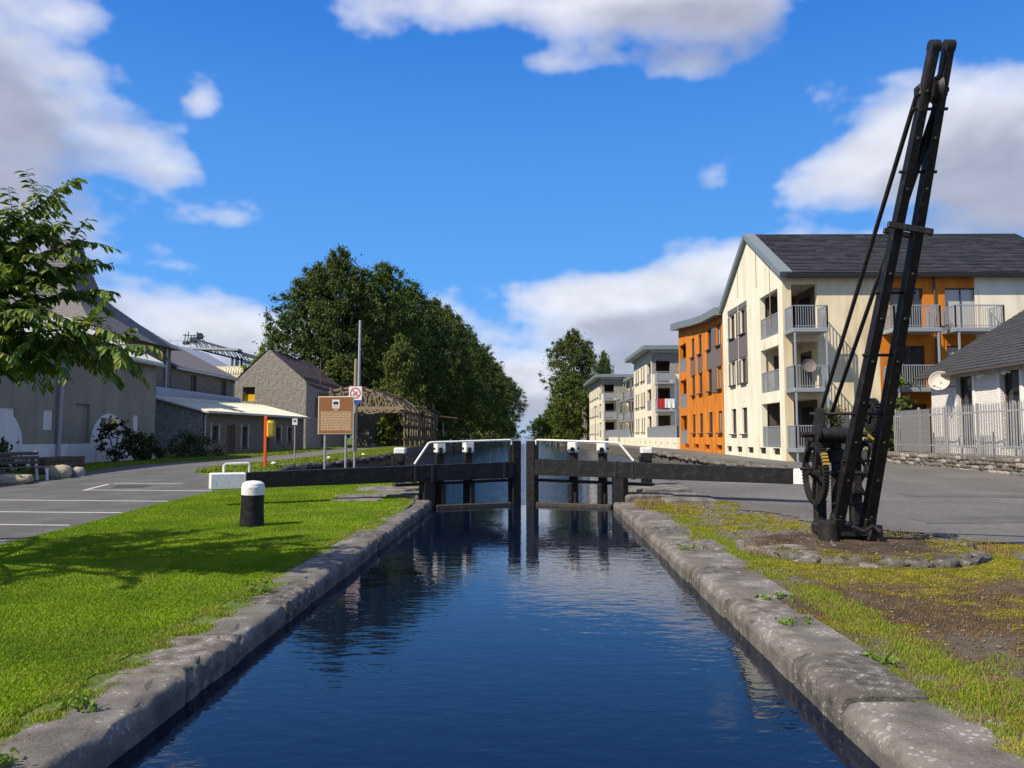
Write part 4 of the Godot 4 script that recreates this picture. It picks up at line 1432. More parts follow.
	mb.prism(PackedVector2Array([Vector2(17.28, 0.3), Vector2(17.72, 0.3), Vector2(17.7, 1.02), Vector2(17.3, 1.02)]), P(0, 18.0, 0), Vector3.RIGHT, Vector3.UP, U_D * 20.0)
	part(mb, "core", M.rubble, wall)
	var rocks := []
	for k in 5:
		rocks.append(rock_mesh(400 + k, Vector3(0.16, 0.2, 0.44), 0.2, 3))
	var d := 26.0
	while d < 38.0:
		for c in 4:
			var s := put(rocks[rng.randi() % 5], "stone", [M.rubble, M.coping, M.stone_wall, M.coping2][rng.randi() % 4], wall)
			s.position = P(17.27 + rng.randf_range(-0.02, 0.03), d + (c % 2) * 0.2 + rng.randf_range(-0.05, 0.05), 0.5 + c * 0.155 + rng.randf_range(-0.02, 0.02))
			s.scale = Vector3(1, rng.randf_range(0.75, 1.0), rng.randf_range(0.75, 1.15))
		d += 0.42
	d = 25.0
	while d < 38.0:
		mb = MB.new()
		mb.box(P(17.5, d + 0.4, 1.07), Vector3(0.54, 0.1, 0.79), 0.03)
		part(mb, "coping_slab", M.coping, wall)
		d += 0.8
	# palisade fence: each bar its own part
	var fence := thing("palisade_fence", "pale grey galvanised palisade fence on the low stone wall", "fence")
	mb = MB.new()
	mb.box(Vector3(0, 0.95, 0), Vector3(0.03, 1.9, 0.055), 0.006)
	mb.tri_to(Vector3(-0.012, 1.9, -0.026), Vector3(-0.012, 1.9, 0.026), Vector3(-0.012, 2.0, 0), Vector3(-1, 0, 0))
	var bar := mb.mesh()
	d = 24.0
	while d < 37.6:
		if d < 34.2 or d > 37.0:
			var b := put(bar, "bar", M.galv, fence)
			b.position = P(17.5 + rng.randf_range(-0.006, 0.006), d, 1.13)
			b.rotation.x = rng.randf_range(-0.01, 0.01)
		d += 0.165
	d = 24.0
	while d < 37.8:
		mb = MB.new()
		mb.box(P(17.56, d, 2.05), Vector3(0.08, 2.1, 0.1), 0.01)
		part(mb, "post", M.galv, fence)
		d += 2.26
	for y in [1.45, 2.75]:
		mb = MB.new()
		mb.box(P(17.53, 30.8, y), Vector3(0.04, 0.06, 13.7))
		part(mb, "rail", M.galv, fence)
	# a close-meshed panel near the corner
	mb = MB.new()
	var k2 := 0
	while k2 < 46:
		mb.box(P(17.5, 34.28 + k2 * 0.058, 2.08), Vector3(0.012, 1.86, 0.018))
		k2 += 1
	for j in 24:
		mb.box(P(17.5, 35.6, 1.2 + j * 0.078), Vector3(0.012, 0.014, 2.64))
	part(mb, "mesh_panel", M.galv, fence)
	# shrubs behind the fence
	for q in [[18.4, 38.9, 1.0, 4.5, "tall loose green shrub behind the fence corner", C(0.09, 0.13, 0.03)], [15.0, 39.0, 0.8, 2.8, "low dry shrub by the cream apartment wall", C(0.12, 0.12, 0.05)], [17.4, 39.0, 0.8, 3.2, "dark green shrub beside the bungalow gable", C(0.07, 0.11, 0.02)]]:
		shrub("garden_shrub", q[4], P(q[0], q[1], gy(q[1])), q[2], q[3], q[5], 2600, 0.1)

# ---------------------------------------------------------------- maltings on the left
func build_maltings() -> void:
	var U_D := Vector3(0, 0, -1)
	var N_R := Vector3(1, 0, 0)
	var N_V := Vector3(0, 0, 1)
	# ---- grey rendered building with a pale roof
	var R := building("malt_store", "long grey rendered building with white base, arched panels and pale roof", Vector3.ZERO)
	var d0 := 14.0
	var d1 := 42.7
	var o := P(-20.0, d0, 0)
	var mb := MB.new()
	var holes := [[35.0 - d0, 1.5, 36.2 - d0, 3.3, 0.12], [37.9 - d0, 4.55, 38.5 - d0, 5.2, 0.06]]
	for a in [[30.15, 30.85], [32.7, 33.4], [40.3, 40.9], [26.5, 27.2]]:
		holes.append([a[0] - d0, 2.1, a[1] - d0, 2.95, 0.06])
	mb.facade(o, U_D, N_R, d1 - d0, 5.75, holes, 0.1, 0.3)
	mb.facade(P(-28.0, d1, 0), Vector3.RIGHT, -N_V, 8.0, 5.75, [], 0.1, 0.3)
	mb.facade(P(-28.0, d0, 0), Vector3.RIGHT, N_V, 8.0, 5.75, [], 0.1, 0.3)
	mb.tri_to(P(-20, d1, 5.75), P(-28, d1, 5.75), P(-24, d1, 7.9), -N_V)
	mb.tri_to(P(-20, d0, 5.75), P(-28, d0, 5.75), P(-24, d0, 7.9), N_V)
	part(mb, "wall", M.grey_render, R)
	for q in holes:
		var k: bool = q[3] - q[1] > 1.2
		mb = MB.new()
		mb.box(P(-20.0 - q[4] - 0.02, d0 + (q[0] + q[2]) * 0.5, (q[1] + q[3]) * 0.5), Vector3(0.04, q[3] - q[1], q[2] - q[0]))
		part(mb, "door" if k else "blocked_window", M.grey_render if k else M.white_render, R)
	mb = MB.new()
	mb.box(P(-19.975, (d0 + d1) * 0.5, 0.9), Vector3(0.05, 1.2, d1 - d0))
	part(mb, "white_base", M.white_render, R)
	for c in [29.7, 37.9]:
		var poly := PackedVector2Array()
		for k in 17:
			var an := PI * k / 16.0
			poly.append(Vector2(cos(an) * 1.6, 1.503 + sin(an) * 1.42))
		mb = MB.new()
		mb.prism(poly, P(-19.96, c, 0), U_D, Vector3.UP, Vector3(-0.03, 0, 0))
		var arch := part(mb, "arch_panel", M.white_render, R)
		if c > 30.0:
			for q in [[-0.55, 0.45, M.frame_dark, "poster"], [0.0, 0.38, M.glass, "poster"], [0.42, 0.3, M.box_yellow, "poster"]]:
				mb = MB.new()
				mb.box(P(-19.95, c + q[0], 2.4), Vector3(0.02, 0.62, q[1]))
				part(mb, q[3], q[2], arch)
	mb = MB.new()
	mb.prism(PackedVector2Array([Vector2(-19.7, 5.68), Vector2(-24, 7.92), Vector2(-28.3, 5.68), Vector2(-28.3, 5.85), Vector2(-24, 8.08), Vector2(-19.7, 5.85)]), P(0, d0 - 0.2, 0), Vector3.RIGHT, Vector3.UP, U_D * (d1 - d0 + 0.4))
	var roof := part(mb, "roof", M.pale_roof, R)
	mb = MB.new()
	mb.beam(P(-19.64, d0, 5.66), P(-19.64, d1 + 0.2, 5.66), 0.13, 0.15, 0.03)
	part(mb, "gutter", M.galv, roof)
	mb = MB.new()
	mb.tube([P(-19.64, 33.6, 5.6), P(-19.8, 33.6, 5.3), P(-19.86, 33.6, 0.6)], [0.09, 0.09, 0.09], 8)
	part(mb, "downpipe", M.galv, R)
	# ---- the kiln with its flared pyramid roof
	var K := building("malt_kiln", "malt kiln with tall flared pyramid slate roof", Vector3.ZERO)
	mb = MB.new()
	mb.box(P(-28.5, 48.3, 4.1), Vector3(9.0, 7.7, 10.0))
	part(mb, "wall", M.dark_stone, K)
	var rings := [[5.0, 5.5, 7.75], [4.2, 4.7, 8.35], [3.0, 3.3, 9.3], [1.95, 2.1, 10.25], [1.5, 1.55, 10.75], [1.2, 1.22, 11.7], [0.9, 0.9, 12.7], [0.62, 0.62, 13.9]]
	mb = MB.new()
	var laps := []
	for i in rings.size() - 1:
		for k in 5:
			laps.append([lerpf(rings[i][0], rings[i + 1][0], k / 5.0), lerpf(rings[i][1], rings[i + 1][1], k / 5.0), lerpf(rings[i][2], rings[i + 1][2], k / 5.0)])
	laps.append(rings[rings.size() - 1])
	for i in laps.size() - 1:
		for q in [[1, 1, 1, -1], [1, -1, -1, -1], [-1, -1, -1, 1], [-1, 1, 1, 1]]:
			var pt := []
			for e in [[i, 0], [i, 1], [i + 1, 1], [i + 1, 0]]:
				var r: Array = laps[e[0]]
				var ex := 0.035 if e[0] == i else 0.0
				pt.append(P(-28.5 + (r[0] + ex) * q[e[1] * 2], 48.3 + (r[1] + ex) * q[e[1] * 2 + 1], r[2] - ex * 0.4))
			mb.quad_to(pt[0], pt[1], pt[2], pt[3], (pt[0] + pt[1] + pt[2] + pt[3]) * 0.25 - P(-28.5, 48.3, 5.0))
	mb.box(P(-28.5, 48.3, 13.9), Vector3(1.3, 0.12, 1.3))
	part(mb, "roof", M.kiln_slate, K)
	mb = MB.new()
	mb.tube([P(-23.9, 52.4, 7.7), P(-23.9, 52.4, 4.6)], [0.07, 0.07], 8)
	part(mb, "downpipe", M.steel_pale, K)
	# ---- malt house behind the shed
	var H := building("malt_house", "old malt house with low slate roof behind the lean-to shed", Vector3.ZERO)
	mb = MB.new()
	holes = [[3.2, 4.9, 4.2, 6.3, 0.2], [9.0, 4.9, 10.0, 6.3, 0.2]]
	mb.facade(P(-24.0, 53.4, 0), U_D, N_R, 11.6, 6.55, holes, 0.2, 0.3)
	mb.facade(P(-34.0, 65.0, 0), Vector3.RIGHT, -N_V, 10.0, 6.55, [], 0.2, 0.3)
	mb.tri_to(P(-24, 65, 6.55), P(-34, 65, 6.55), P(-29, 65, 9.2), -N_V)
	part(mb, "wall", M.dark_stone, H)
	for q in holes:
		window_at(H, P(-24.0, 53.4, 0), U_D, N_R, q, 0.15, M.frame_dark, M.dark_room, 1)
	mb = MB.new()
	mb.prism(PackedVector2Array([Vector2(-23.7, 6.5), Vector2(-29, 9.25), Vector2(-34.3, 6.5), Vector2(-34.3, 6.62), Vector2(-29, 9.4), Vector2(-23.7, 6.65)]), P(0, 53.5, 0), Vector3.RIGHT, Vector3.UP, U_D * 11.8)
	roof = part(mb, "roof", M.kiln_slate, H)
	mb = MB.new()
	mb.beam(P(-23.66, 53.5, 6.52), P(-23.66, 65.2, 6.52), 0.14, 0.14)
	part(mb, "gutter", M.steel_pale, roof)
	mb = MB.new()
	mb.box(P(-23.5, 56.8, 4.65), Vector3(0.9, 0.7, 15.0), 0.15)
	part(mb, "parapet", M.blue_roof, H)
	# ---- lean-to shed with a pale sheet roof
	var S := building("lean_to_shed", "stone lean-to shed with pale sheet roof and dark doorways", Vector3.ZERO)
	var ua := P(-17.95, 64.5, 0) - P(-19.95, 49.0, 0)
	var ln := ua.length()
	var u := ua / ln
	var nr := Vector3(-u.z, 0, u.x)
	if nr.x < 0: nr = -nr
	o = P(-19.95, 49.0, 0)
	mb = MB.new()
	holes = []
	var kinds := []
	for q in [[1.5, 0.8, 1.55, 2.5, 0], [3.6, 1.1, 0.5, 2.6, 1], [5.5, 0.8, 1.1, 2.5, 0], [8.9, 0.9, 0.5, 2.6, 1], [10.8, 0.9, 1.5, 2.5, 0], [12.9, 0.8, 1.5, 2.5, 0]]:
		holes.append([q[0] - q[1] * 0.5, q[2], q[0] + q[1] * 0.5, q[3], 0.25])
		kinds.append(q[4])
	mb.facade(o, u, nr, ln, 3.45, holes, 0.25, 0.3)
	part(mb, "front_wall", M.dark_stone, S)
	for i in holes.size():
		window_at(S, o, u, nr, holes[i], 0.2, M.old_timber if kinds[i] else M.frame_dark, M.dark_room, 0 if kinds[i] else 1, kinds[i] == 0)
		if not kinds[i]:
			mb = MB.new()
			var q: Array = holes[i]
			for e in [[q[0] - 0.12, (q[1] + q[3]) * 0.5, 0.22, q[3] - q[1] + 0.4], [q[2] + 0.12, (q[1] + q[3]) * 0.5, 0.22, q[3] - q[1] + 0.4]]:
				var cc: Vector3 = o + u * e[0] + Vector3.UP * e[1] + nr * 0.01
				mb.box(cc, Vector3(e[2], e[3], 0.05), 0.0, Basis(u, Vector3.UP, nr))
			part(mb, "surround", M.concrete, S)
	mb = MB.new()
	mb.quad_to(P(-23.2, 49, 0.3), P(-19.95, 49, 0.3), P(-19.95, 49, 3.45), P(-23.2, 49, 4.3), N_V)
	mb.quad_to(P(-21.2, 64.5, 0.3), P(-17.95, 64.5, 0.3), P(-17.95, 64.5, 3.45), P(-21.2, 64.5, 4.3), -N_V)
	part(mb, "end_wall", M.stone_wall, S)
	mb = MB.new()
	var e0 := P(-19.6, 48.7, 3.42)
	var e1 := P(-17.6, 64.8, 3.42)
	var r1 := P(-21.4, 64.8, 4.42)
	var r0 := P(-23.3, 48.7, 4.42)
	mb.quad_to(e0, e1, r1, r0, Vector3.UP)
	mb.quad_to(e0 - Vector3(0, 0.12, 0), e1 - Vector3(0, 0.12, 0), r1 - Vector3(0, 0.12, 0), r0 - Vector3(0, 0.12, 0), Vector3.DOWN)
	mb.quad_to(e0, e1, e1 - Vector3(0, 0.12, 0), e0 - Vector3(0, 0.12, 0), Vector3.RIGHT)
	mb.quad_to(e0, r0, r0 - Vector3(0, 0.12, 0), e0 - Vector3(0, 0.12, 0), N_V)
	roof = part(mb, "roof", M.pale_roof, S)
	mb = MB.new()
	for k in 30:
		var a := e0.lerp(e1, (k + 0.5) / 30.0)
		var b := r0.lerp(r1, (k + 0.5) / 30.0)
		mb.beam(a + Vector3.UP * 0.02, b + Vector3.UP * 0.02, 0.05, 0.05)
	part(mb, "roof_ribs", M.pale_roof, roof)
	mb = MB.new()
	mb.beam(e0 + Vector3(0.07, -0.06, 0), e1 + Vector3(0.07, -0.06, 0), 0.13, 0.14)
	part(mb, "gutter", M.steel_pale, roof)
	mb = MB.new()
	mb.tube([e0 + Vector3(0.05, -0.1, -0.35), P(-19.85, 49.1, 3.1), P(-19.85, 49.1, 0.5)], [0.07, 0.07, 0.07], 8)
	part(mb, "downpipe", M.steel_pale, S)
	# ---- derelict stone house
	var D := building("stone_house", "derelict stone house with bare gable and sagging dark roof", Vector3.ZERO)
	mb = MB.new()
	mb.facade(P(-25.7, 70, 0), Vector3.RIGHT, N_V, 6.4, 6.75, [[0.7, 5.0, 1.8, 6.25, 0.35]], 0.35, 0.3)
	mb.tri_to(P(-25.7, 70, 6.75), P(-19.3, 70, 6.75), P(-22.7, 70, 9.65), N_V)
	mb.facade(P(-19.3, 70, 0), U_D, N_R, 16.0, 6.75, [[3.0, 3.6, 4.2, 5.4, 0.35], [7.5, 3.6, 8.7, 5.4, 0.35], [12.0, 3.6, 13.2, 5.4, 0.35], [5.2, 0.7, 6.4, 2.9, 0.35]], 0.35, 0.3)
	part(mb, "wall", M.stone_wall, D)
	mb = MB.new()
	mb.box(P(-24.45, 70.3, 5.3), Vector3(1.0, 0.6, 0.04))
	part(mb, "boarding", M.box_yellow, D)
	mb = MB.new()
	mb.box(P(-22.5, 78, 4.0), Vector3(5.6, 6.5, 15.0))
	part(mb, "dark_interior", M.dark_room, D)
	# roof of uneven slate courses with a ragged far end
	mb = MB.new()
	var nz := noise(61, 0.3, 2)
	for s in 10:
		for i in 16:
			var pt := []
			for e in [[0, 0], [1, 0], [1, 1], [0, 1]]:
				var t: float = (i + e[0]) / 16.0
				var q: float = (s + e[1]) / 10.0
				var sag: float = sin(t * PI) * 0.22 + nz.get_noise_2d(t * 20.0, q * 6.0) * 0.12
				pt.append(P(lerpf(-19.1, -22.7, q), 69.95 + t * (16.5 - q * 2.5), lerpf(6.6, 9.75, q) - sag))
			mb.quad_to(pt[0], pt[1], pt[2], pt[3], Vector3(0.5, 1, 0))
	mb.quad_to(P(-22.7, 69.95, 9.75), P(-22.7, 84, 9.6), P(-26.0, 86, 6.6), P(-26.0, 69.95, 6.6), Vector3(-0.5, 1, 0))
	part(mb, "roof", M.red_slate, D)
	mb = MB.new()
	mb.tube([P(-19.2, 74.5, 6.5), P(-19.2, 74.5, 9.3)], [0.05, 0.05], 6)
	part(mb, "vent_pipe", M.rust, D)
	# ---- ruined open shed of timber trusses on the quay
	var T := building("truss_shed", "ruined open shed of timber trusses and posts on the canal edge", Vector3.ZERO, "shed")
	var lc := -20.6
	var rc := -11.4
	for k in 9:
		var dd := 75.0 + k * 3.7
		mb = MB.new()
		mb.beam(P(lc - 1.0, dd, 4.55), P(rc + 0.3, dd, 4.55), 0.2, 0.28, 0.0)
		var prev := P(lc - 1.0, dd, 4.6)
		var nsg := 10
		var tops := []
		for i in nsg + 1:
			var t := float(i) / nsg
			var q := P(lerpf(lc - 0.6, rc, t), dd, 4.62 + 1.85 * (1.0 - pow(absf(2.0 * t - 1.0), 1.9)))
			tops.append(q)
			if i > 0:
				mb.beam(tops[i - 1], q, 0.18, 0.2)
		for i in nsg:
			var bx := lerpf(lc - 0.6, rc, (i + 0.5) / nsg)
			mb.beam(P(bx, dd, 4.6), tops[i], 0.1, 0.1)
			mb.beam(P(bx, dd, 4.6), tops[i + 1], 0.1, 0.1)
		part(mb, "truss", M.old_timber, T)
		mb = MB.new()
		mb.beam(P(rc, dd, 0.3), P(rc, dd, 4.45), 0.26, 0.26)
		mb.beam(P(rc, dd + 0.1, 3.2), P(rc + 0.02, dd + 1.0, 4.45), 0.12, 0.12)
		mb.beam(P(rc, dd - 0.1, 3.2), P(rc + 0.02, dd - 1.0, 4.45), 0.12, 0.12)
		part(mb, "post", M.old_timber, T)
		if k < 8:
			for j in 3:
				mb = MB.new()
				mb.beam(P(rc, dd + 0.95 + j * 0.92, 0.4), P(rc + rng.randf_range(-0.06, 0.06), dd + 0.95 + j * 0.92, rng.randf_range(3.6, 4.4)), 0.13, 0.1)
				part(mb, "stud", [M.old_timber, M.rust][j % 2], T)
		if k > 0:
			mb = MB.new()
			mb.beam(P(lc, dd, 0.3), P(lc, dd, 4.45), 0.26, 0.26)
			part(mb, "post", M.old_timber, T)
	for i in 11:
		var t := i / 10.0
		mb = MB.new()
		var x := lerpf(lc - 0.6, rc, t)
		var y := 4.78 + 1.85 * (1.0 - pow(absf(2.0 * t - 1.0), 1.9))
		mb.beam(P(x, 74.6, y), P(x, 104.9, y - 0.1), 0.12, 0.14)
		part(mb, "purlin", M.old_timber, T)
	for k in 3:
		mb = MB.new()
		mb.beam(P(rc, 75.0, 4.3 - k * 1.35), P(rc, 104.6, 4.3 - k * 1.35), 0.14, 0.18)
		part(mb, "wall_plate", M.rust, T)
	for k in 46:
		var t := rng.randf()
		var dd := 75.2 + rng.randi_range(0, 39) * 0.74
		if rng.randf() < 0.3: continue
		var y := 4.87 + 1.85 * (1.0 - pow(absf(2.0 * t - 1.0), 1.9))
		mb = MB.new()
		var x := lerpf(lc - 0.6, rc + 0.6, t)
		var sl: float = -1.85 * 1.9 * pow(absf(2.0 * t - 1.0), 0.9) * 2.0 * signf(2.0 * t - 1.0) / (rc - lc)
		mb.beam(P(x - 0.55, dd, y - 0.55 * sl), P(x + 0.55, dd + rng.randf_range(-0.1, 0.1), y + 0.55 * sl), 0.7, 0.03)
		part(mb, "roof_board", [M.rust, M.red_slate, M.old_timber][k % 3], T)
	mb = MB.new()
	mb.box(P(-16.6, 93.0, 2.4), Vector3(6.4, 4.2, 0.4))
	part(mb, "back_wall", M.stone_wall, T)
	mb = MB.new()
	mb.beam(P(rc, 98.0, 4.5), P(rc + 3.2, 98.6, 4.15), 0.12, 0.14)
	mb.beam(P(rc, 103.0, 4.5), P(rc + 3.6, 103.6, 4.1), 0.12, 0.14)
	part(mb, "outrigger", M.rust, T)
	# ivy
	var clumps := []
	for k in 46:
		var h := rng.randf()
		clumps.append([P(-15.0 + rng.randf_range(-1.7, 1.7) * (1.1 - h * 0.4), 90.5 + rng.randf_range(-1.6, 0.8), 0.9 + h * 3.3), 0.55])
	var ivy := put(leaf_cloud(81, clumps, 60, 0.22, C(0.06, 0.1, 0.012), C(0.13, 0.19, 0.03)), "ivy", M.far_leaf)
	tag(ivy, "green ivy growing on the wall inside the ruined truss shed", "ivy")
	# ---- conveyor gantry and metal roofs of the works behind
	var G := building("conveyor_gantry", "dark steel conveyor gantry on a tower above the old roofs", Vector3.ZERO, "gantry")
	var z := 112.0
	mb = MB.new()
	for s in [0.0, 1.6]:
		mb.beam(P(-47.5, z + s, 15.9), P(-39.5, z + s, 13.6), 0.22, 0.3)
		mb.beam(P(-47.5, z + s, 14.6), P(-39.5, z + s, 12.6), 0.2, 0.22)
		for k in 8:
			var t := k / 8.0
			var a := P(-47.5, z + s, 15.9).lerp(P(-39.5, z + s, 13.6), t)
			var b := P(-47.5, z + s, 14.6).lerp(P(-39.5, z + s, 12.6), t + 0.125)
			mb.beam(a, b, 0.12, 0.12)
		mb.beam(P(-40.0, z + s, 13.6), P(-36.0, z + s, 12.6), 0.3, 0.5)
		mb.beam(P(-40.0, z + s, 12.5), P(-36.0, z + s, 11.4), 0.2, 0.3)
	part(mb, "truss", M.steel_dark, G)
	mb = MB.new()
	mb.beam(P(-53, z, 14.6), P(-40.5, z, 14.2), 1.8, 0.3)
	for k in 8:
		mb.beam(P(-53 + k, z + 0.9, 14.6), P(-53 + k, z + 0.9, 15.7), 0.06, 0.06, 0.0, Vector3.RIGHT)
	mb.beam(P(-53, z + 0.9, 15.7), P(-46, z + 0.9, 15.7), 0.06, 0.06)
	part(mb, "platform", M.steel_pale, G)
	mb = MB.new()
	mb.box(P(-47.4, z + 0.5, 15.7), Vector3(1.0, 0.8, 0.9), 0.1)
	mb.box(P(-46.6, z + 0.5, 16.3), Vector3(0.7, 0.9, 0.7), 0.1)
	mb.box(P(-48.4, z + 0.2, 15.3), Vector3(0.8, 0.5, 0.8), 0.1)
	for k in 7:
		mb.beam(P(-48.6 + k * 0.45, z, 15.0), P(-48.4 + k * 0.42, z, 16.6 + 0.3 * sin(k * 2.0)), 0.1, 0.1, 0.0, Vector3.RIGHT)
	mb.beam(P(-48.8, z, 16.4), P(-45.6, z, 16.2), 0.1, 0.12)
	part(mb, "drive_unit", M.steel_dark, G)
	for x in [-49.5, -41.2]:
		mb = MB.new()
		for s in [-0.6, 0.6]:
			mb.beam(P(x + s, z, 0.6), P(x + s * 0.6, z, 13.3), 0.25, 0.25, 0.0, Vector3.RIGHT)
			mb.beam(P(x + s, z + 1.6, 0.6), P(x + s * 0.6, z + 1.6, 13.3), 0.25, 0.25, 0.0, Vector3.RIGHT)
		for k in 5:
			mb.beam(P(x - 0.6, z, 1.5 + k * 2.2), P(x + 0.6, z, 3.7 + k * 2.2), 0.12, 0.12)
		part(mb, "tower", M.steel_dark, G)
	mb = MB.new()
	mb.beam(P(-45.2, z, 13.6), P(-42.0, z, 9.5), 0.3, 0.3)
	part(mb, "brace", M.steel_dark, G)
	var Wk := building("works_shed", "pale metal-roofed works shed behind the malt house", Vector3.ZERO)
	mb = MB.new()
	mb.box(P(-45, 101, 4.5), Vector3(17, 8.4, 12))
	part(mb, "wall", M.blue_roof, Wk)
	mb = MB.new()
	mb.prism(PackedVector2Array([Vector2(-54, 8.7), Vector2(-43.5, 13.0), Vector2(-35.9, 8.7), Vector2(-35.9, 8.95), Vector2(-43.5, 13.3), Vector2(-54, 8.95)]), P(0, 94.6, 0), Vector3.RIGHT, Vector3.UP, U_D * 13.0)
	part(mb, "roof", M.steel_pale, Wk)
	var Tk := building("storage_tank", "cream ribbed storage tank behind the stone gable", Vector3.ZERO, "tank")
	mb = MB.new()
	var poly2 := PackedVector2Array()
	for k in 13:
		var an := PI * k / 12.0
		poly2.append(Vector2(cos(an) * 1.0, 9.6 + sin(an) * 1.0))
	poly2.append(Vector2(-1.0, 0.5))
	poly2.append(Vector2(1.0, 0.5))
	mb.prism(poly2, P(-38.2, 98.0, 0), U_D, Vector3.UP, Vector3.RIGHT * 3.6)
	part(mb, "shell", M.tank, Tk)
	for r in 12:
		mb = MB.new()
		for k in 12:
			var a0 := PI * k / 12.0
			var a1 := PI * (k + 1) / 12.0
			mb.beam(P(-38.1 + r * 0.31, 98.0 + cos(a0) * 1.03, 9.6 + sin(a0) * 1.03), P(-38.1 + r * 0.31, 98.0 + cos(a1) * 1.03, 9.6 + sin(a1) * 1.03), 0.12, 0.08)
		part(mb, "rib", M.tank, Tk)

# ---------------------------------------------------------------- foliage
func leaf_cloud(seed_: int, clumps: Array, per: int, size: float, c0: Color, c1: Color, upright := 0.0) -> ArrayMesh:
	# many small leaf faces spread through clumps [centre, radius]
	var r := RandomNumberGenerator.new()
	r.seed = seed_
	var mb := MB.new()
	mb.use_col = true
	for cl in clumps:
		var tone := r.randf()
		for k in per:
			var dir := Vector3(r.randfn(), r.randfn(), r.randfn()).normalized()
			var rad: float = cl[1] * minf(absf(r.randfn()) * 0.75, 2.2)
			var p: Vector3 = cl[0] + dir * rad * Vector3(1, 0.8, 1)
			var nrm := (dir * 0.6 + Vector3(r.randfn(), r.randfn() + 0.5, r.randfn()) * 0.6).normalized()
			var ax := nrm.cross(Vector3(r.randfn(), r.randfn() + upright * 3.0, r.randfn())).normalized()
			var ay := ax.cross(nrm)
			var s := size * r.randf_range(0.6, 1.25)
			mb.col = c0.lerp(c1, clampf(tone * 0.55 + r.randf() * 0.45, 0, 1))
			var a := p - ay * s
			var b := p + ax * s * 0.5 + nrm * s * 0.12
			var c := p + ay * s
			var d := p - ax * s * 0.5 + nrm * s * 0.12
			mb.tri(a, b, c)
			mb.tri(a, c, d)
	return mb.mesh()

func shrub(called: String, label: String, at: Vector3, rad: float, h: float, col: Color, n := 700, size := 0.09) -> Node3D:
	var t := thing(called, label, "shrub", at)
	var r := RandomNumberGenerator.new()
	r.seed = hash(label)
	var cl := []
	var cnt := 26
	for k in cnt:
		var f := r.randf()
		var an := r.randf() * TAU
		var rr := rad * sqrt(r.randf()) * (1.0 - 0.55 * f * f)
		cl.append([Vector3(cos(an) * rr, h * (0.12 + 0.8 * f), sin(an) * rr), rad * 0.32])
	put(leaf_cloud(hash(label), cl, n / cnt, size, col * 0.7, col * 1.3), "foliage", M.far_leaf, t)
	var mb := MB.new()
	for k in 6:
		var an := k * 1.1
		mb.tube([Vector3(0, -0.05, 0), Vector3(cos(an) * rad * 0.2, h * 0.35, sin(an) * rad * 0.2), Vector3(cos(an) * rad * 0.5, h * 0.75, sin(an) * rad * 0.5)], [0.03, 0.022, 0.01], 5)
	part(mb, "stems", M.bark, t)
	return t

func crown_mesh(seed_: int, h: float, rad: float, bottom: float, tip: float, n: int, per: int, size: float, c0: Color, c1: Color, clump := 1.0) -> ArrayMesh:
	# clumps on rising limbs inside an uneven envelope
	var r := RandomNumberGenerator.new()
	r.seed = seed_
	var nz := noise(seed_, 0.8, 2)
	var cl := []
	for k in n:
		var f := pow(r.randf(), 0.85)
		var an := r.randf() * TAU
		var env := pow(sin(PI * pow(clampf(0.06 + f * 0.94, 0, 1), tip)), 0.62)
		env *= 1.0 + 0.42 * nz.get_noise_2d(cos(an) * 2.0 + f * 5.0, sin(an) * 2.0)
		var rr := rad * env * pow(r.randf(), 0.38)
		var y := lerpf(bottom, h, f)
		cl.append([Vector3(cos(an) * rr, y, sin(an) * rr), rad * r.randf_range(0.08, 0.2) * clump])
		if r.randf() < 0.4:
			cl.append([Vector3(cos(an) * rr * 1.06, y + rad * 0.22, sin(an) * rr * 1.06), rad * 0.09 * clump])
	return leaf_cloud(seed_ + 1, cl, per, size, c0, c1, 0.5)

func trunk_mesh(seed_: int, h: float, rad: float) -> ArrayMesh:
	var r := RandomNumberGenerator.new()
	r.seed = seed_
	var mb := MB.new()
	mb.tube([Vector3(0, -0.3, 0), Vector3(0, 0.6, 0), Vector3(0.15, h * 0.35, 0.1), Vector3(0, h * 0.9, 0)], [h * 0.03, h * 0.02, h * 0.015, h * 0.003], 8)
	for k in 9:
		var an := r.randf() * TAU
		var y := h * r.randf_range(0.12, 0.6)
		mb.tube([Vector3(0.1, y, 0.05), Vector3(cos(an) * rad * 0.35, y + h * 0.12, sin(an) * rad * 0.35), Vector3(cos(an) * rad * 0.65, y + h * 0.3, sin(an) * rad * 0.65)], [h * 0.008, h * 0.006, h * 0.002], 6)
	return mb.mesh()

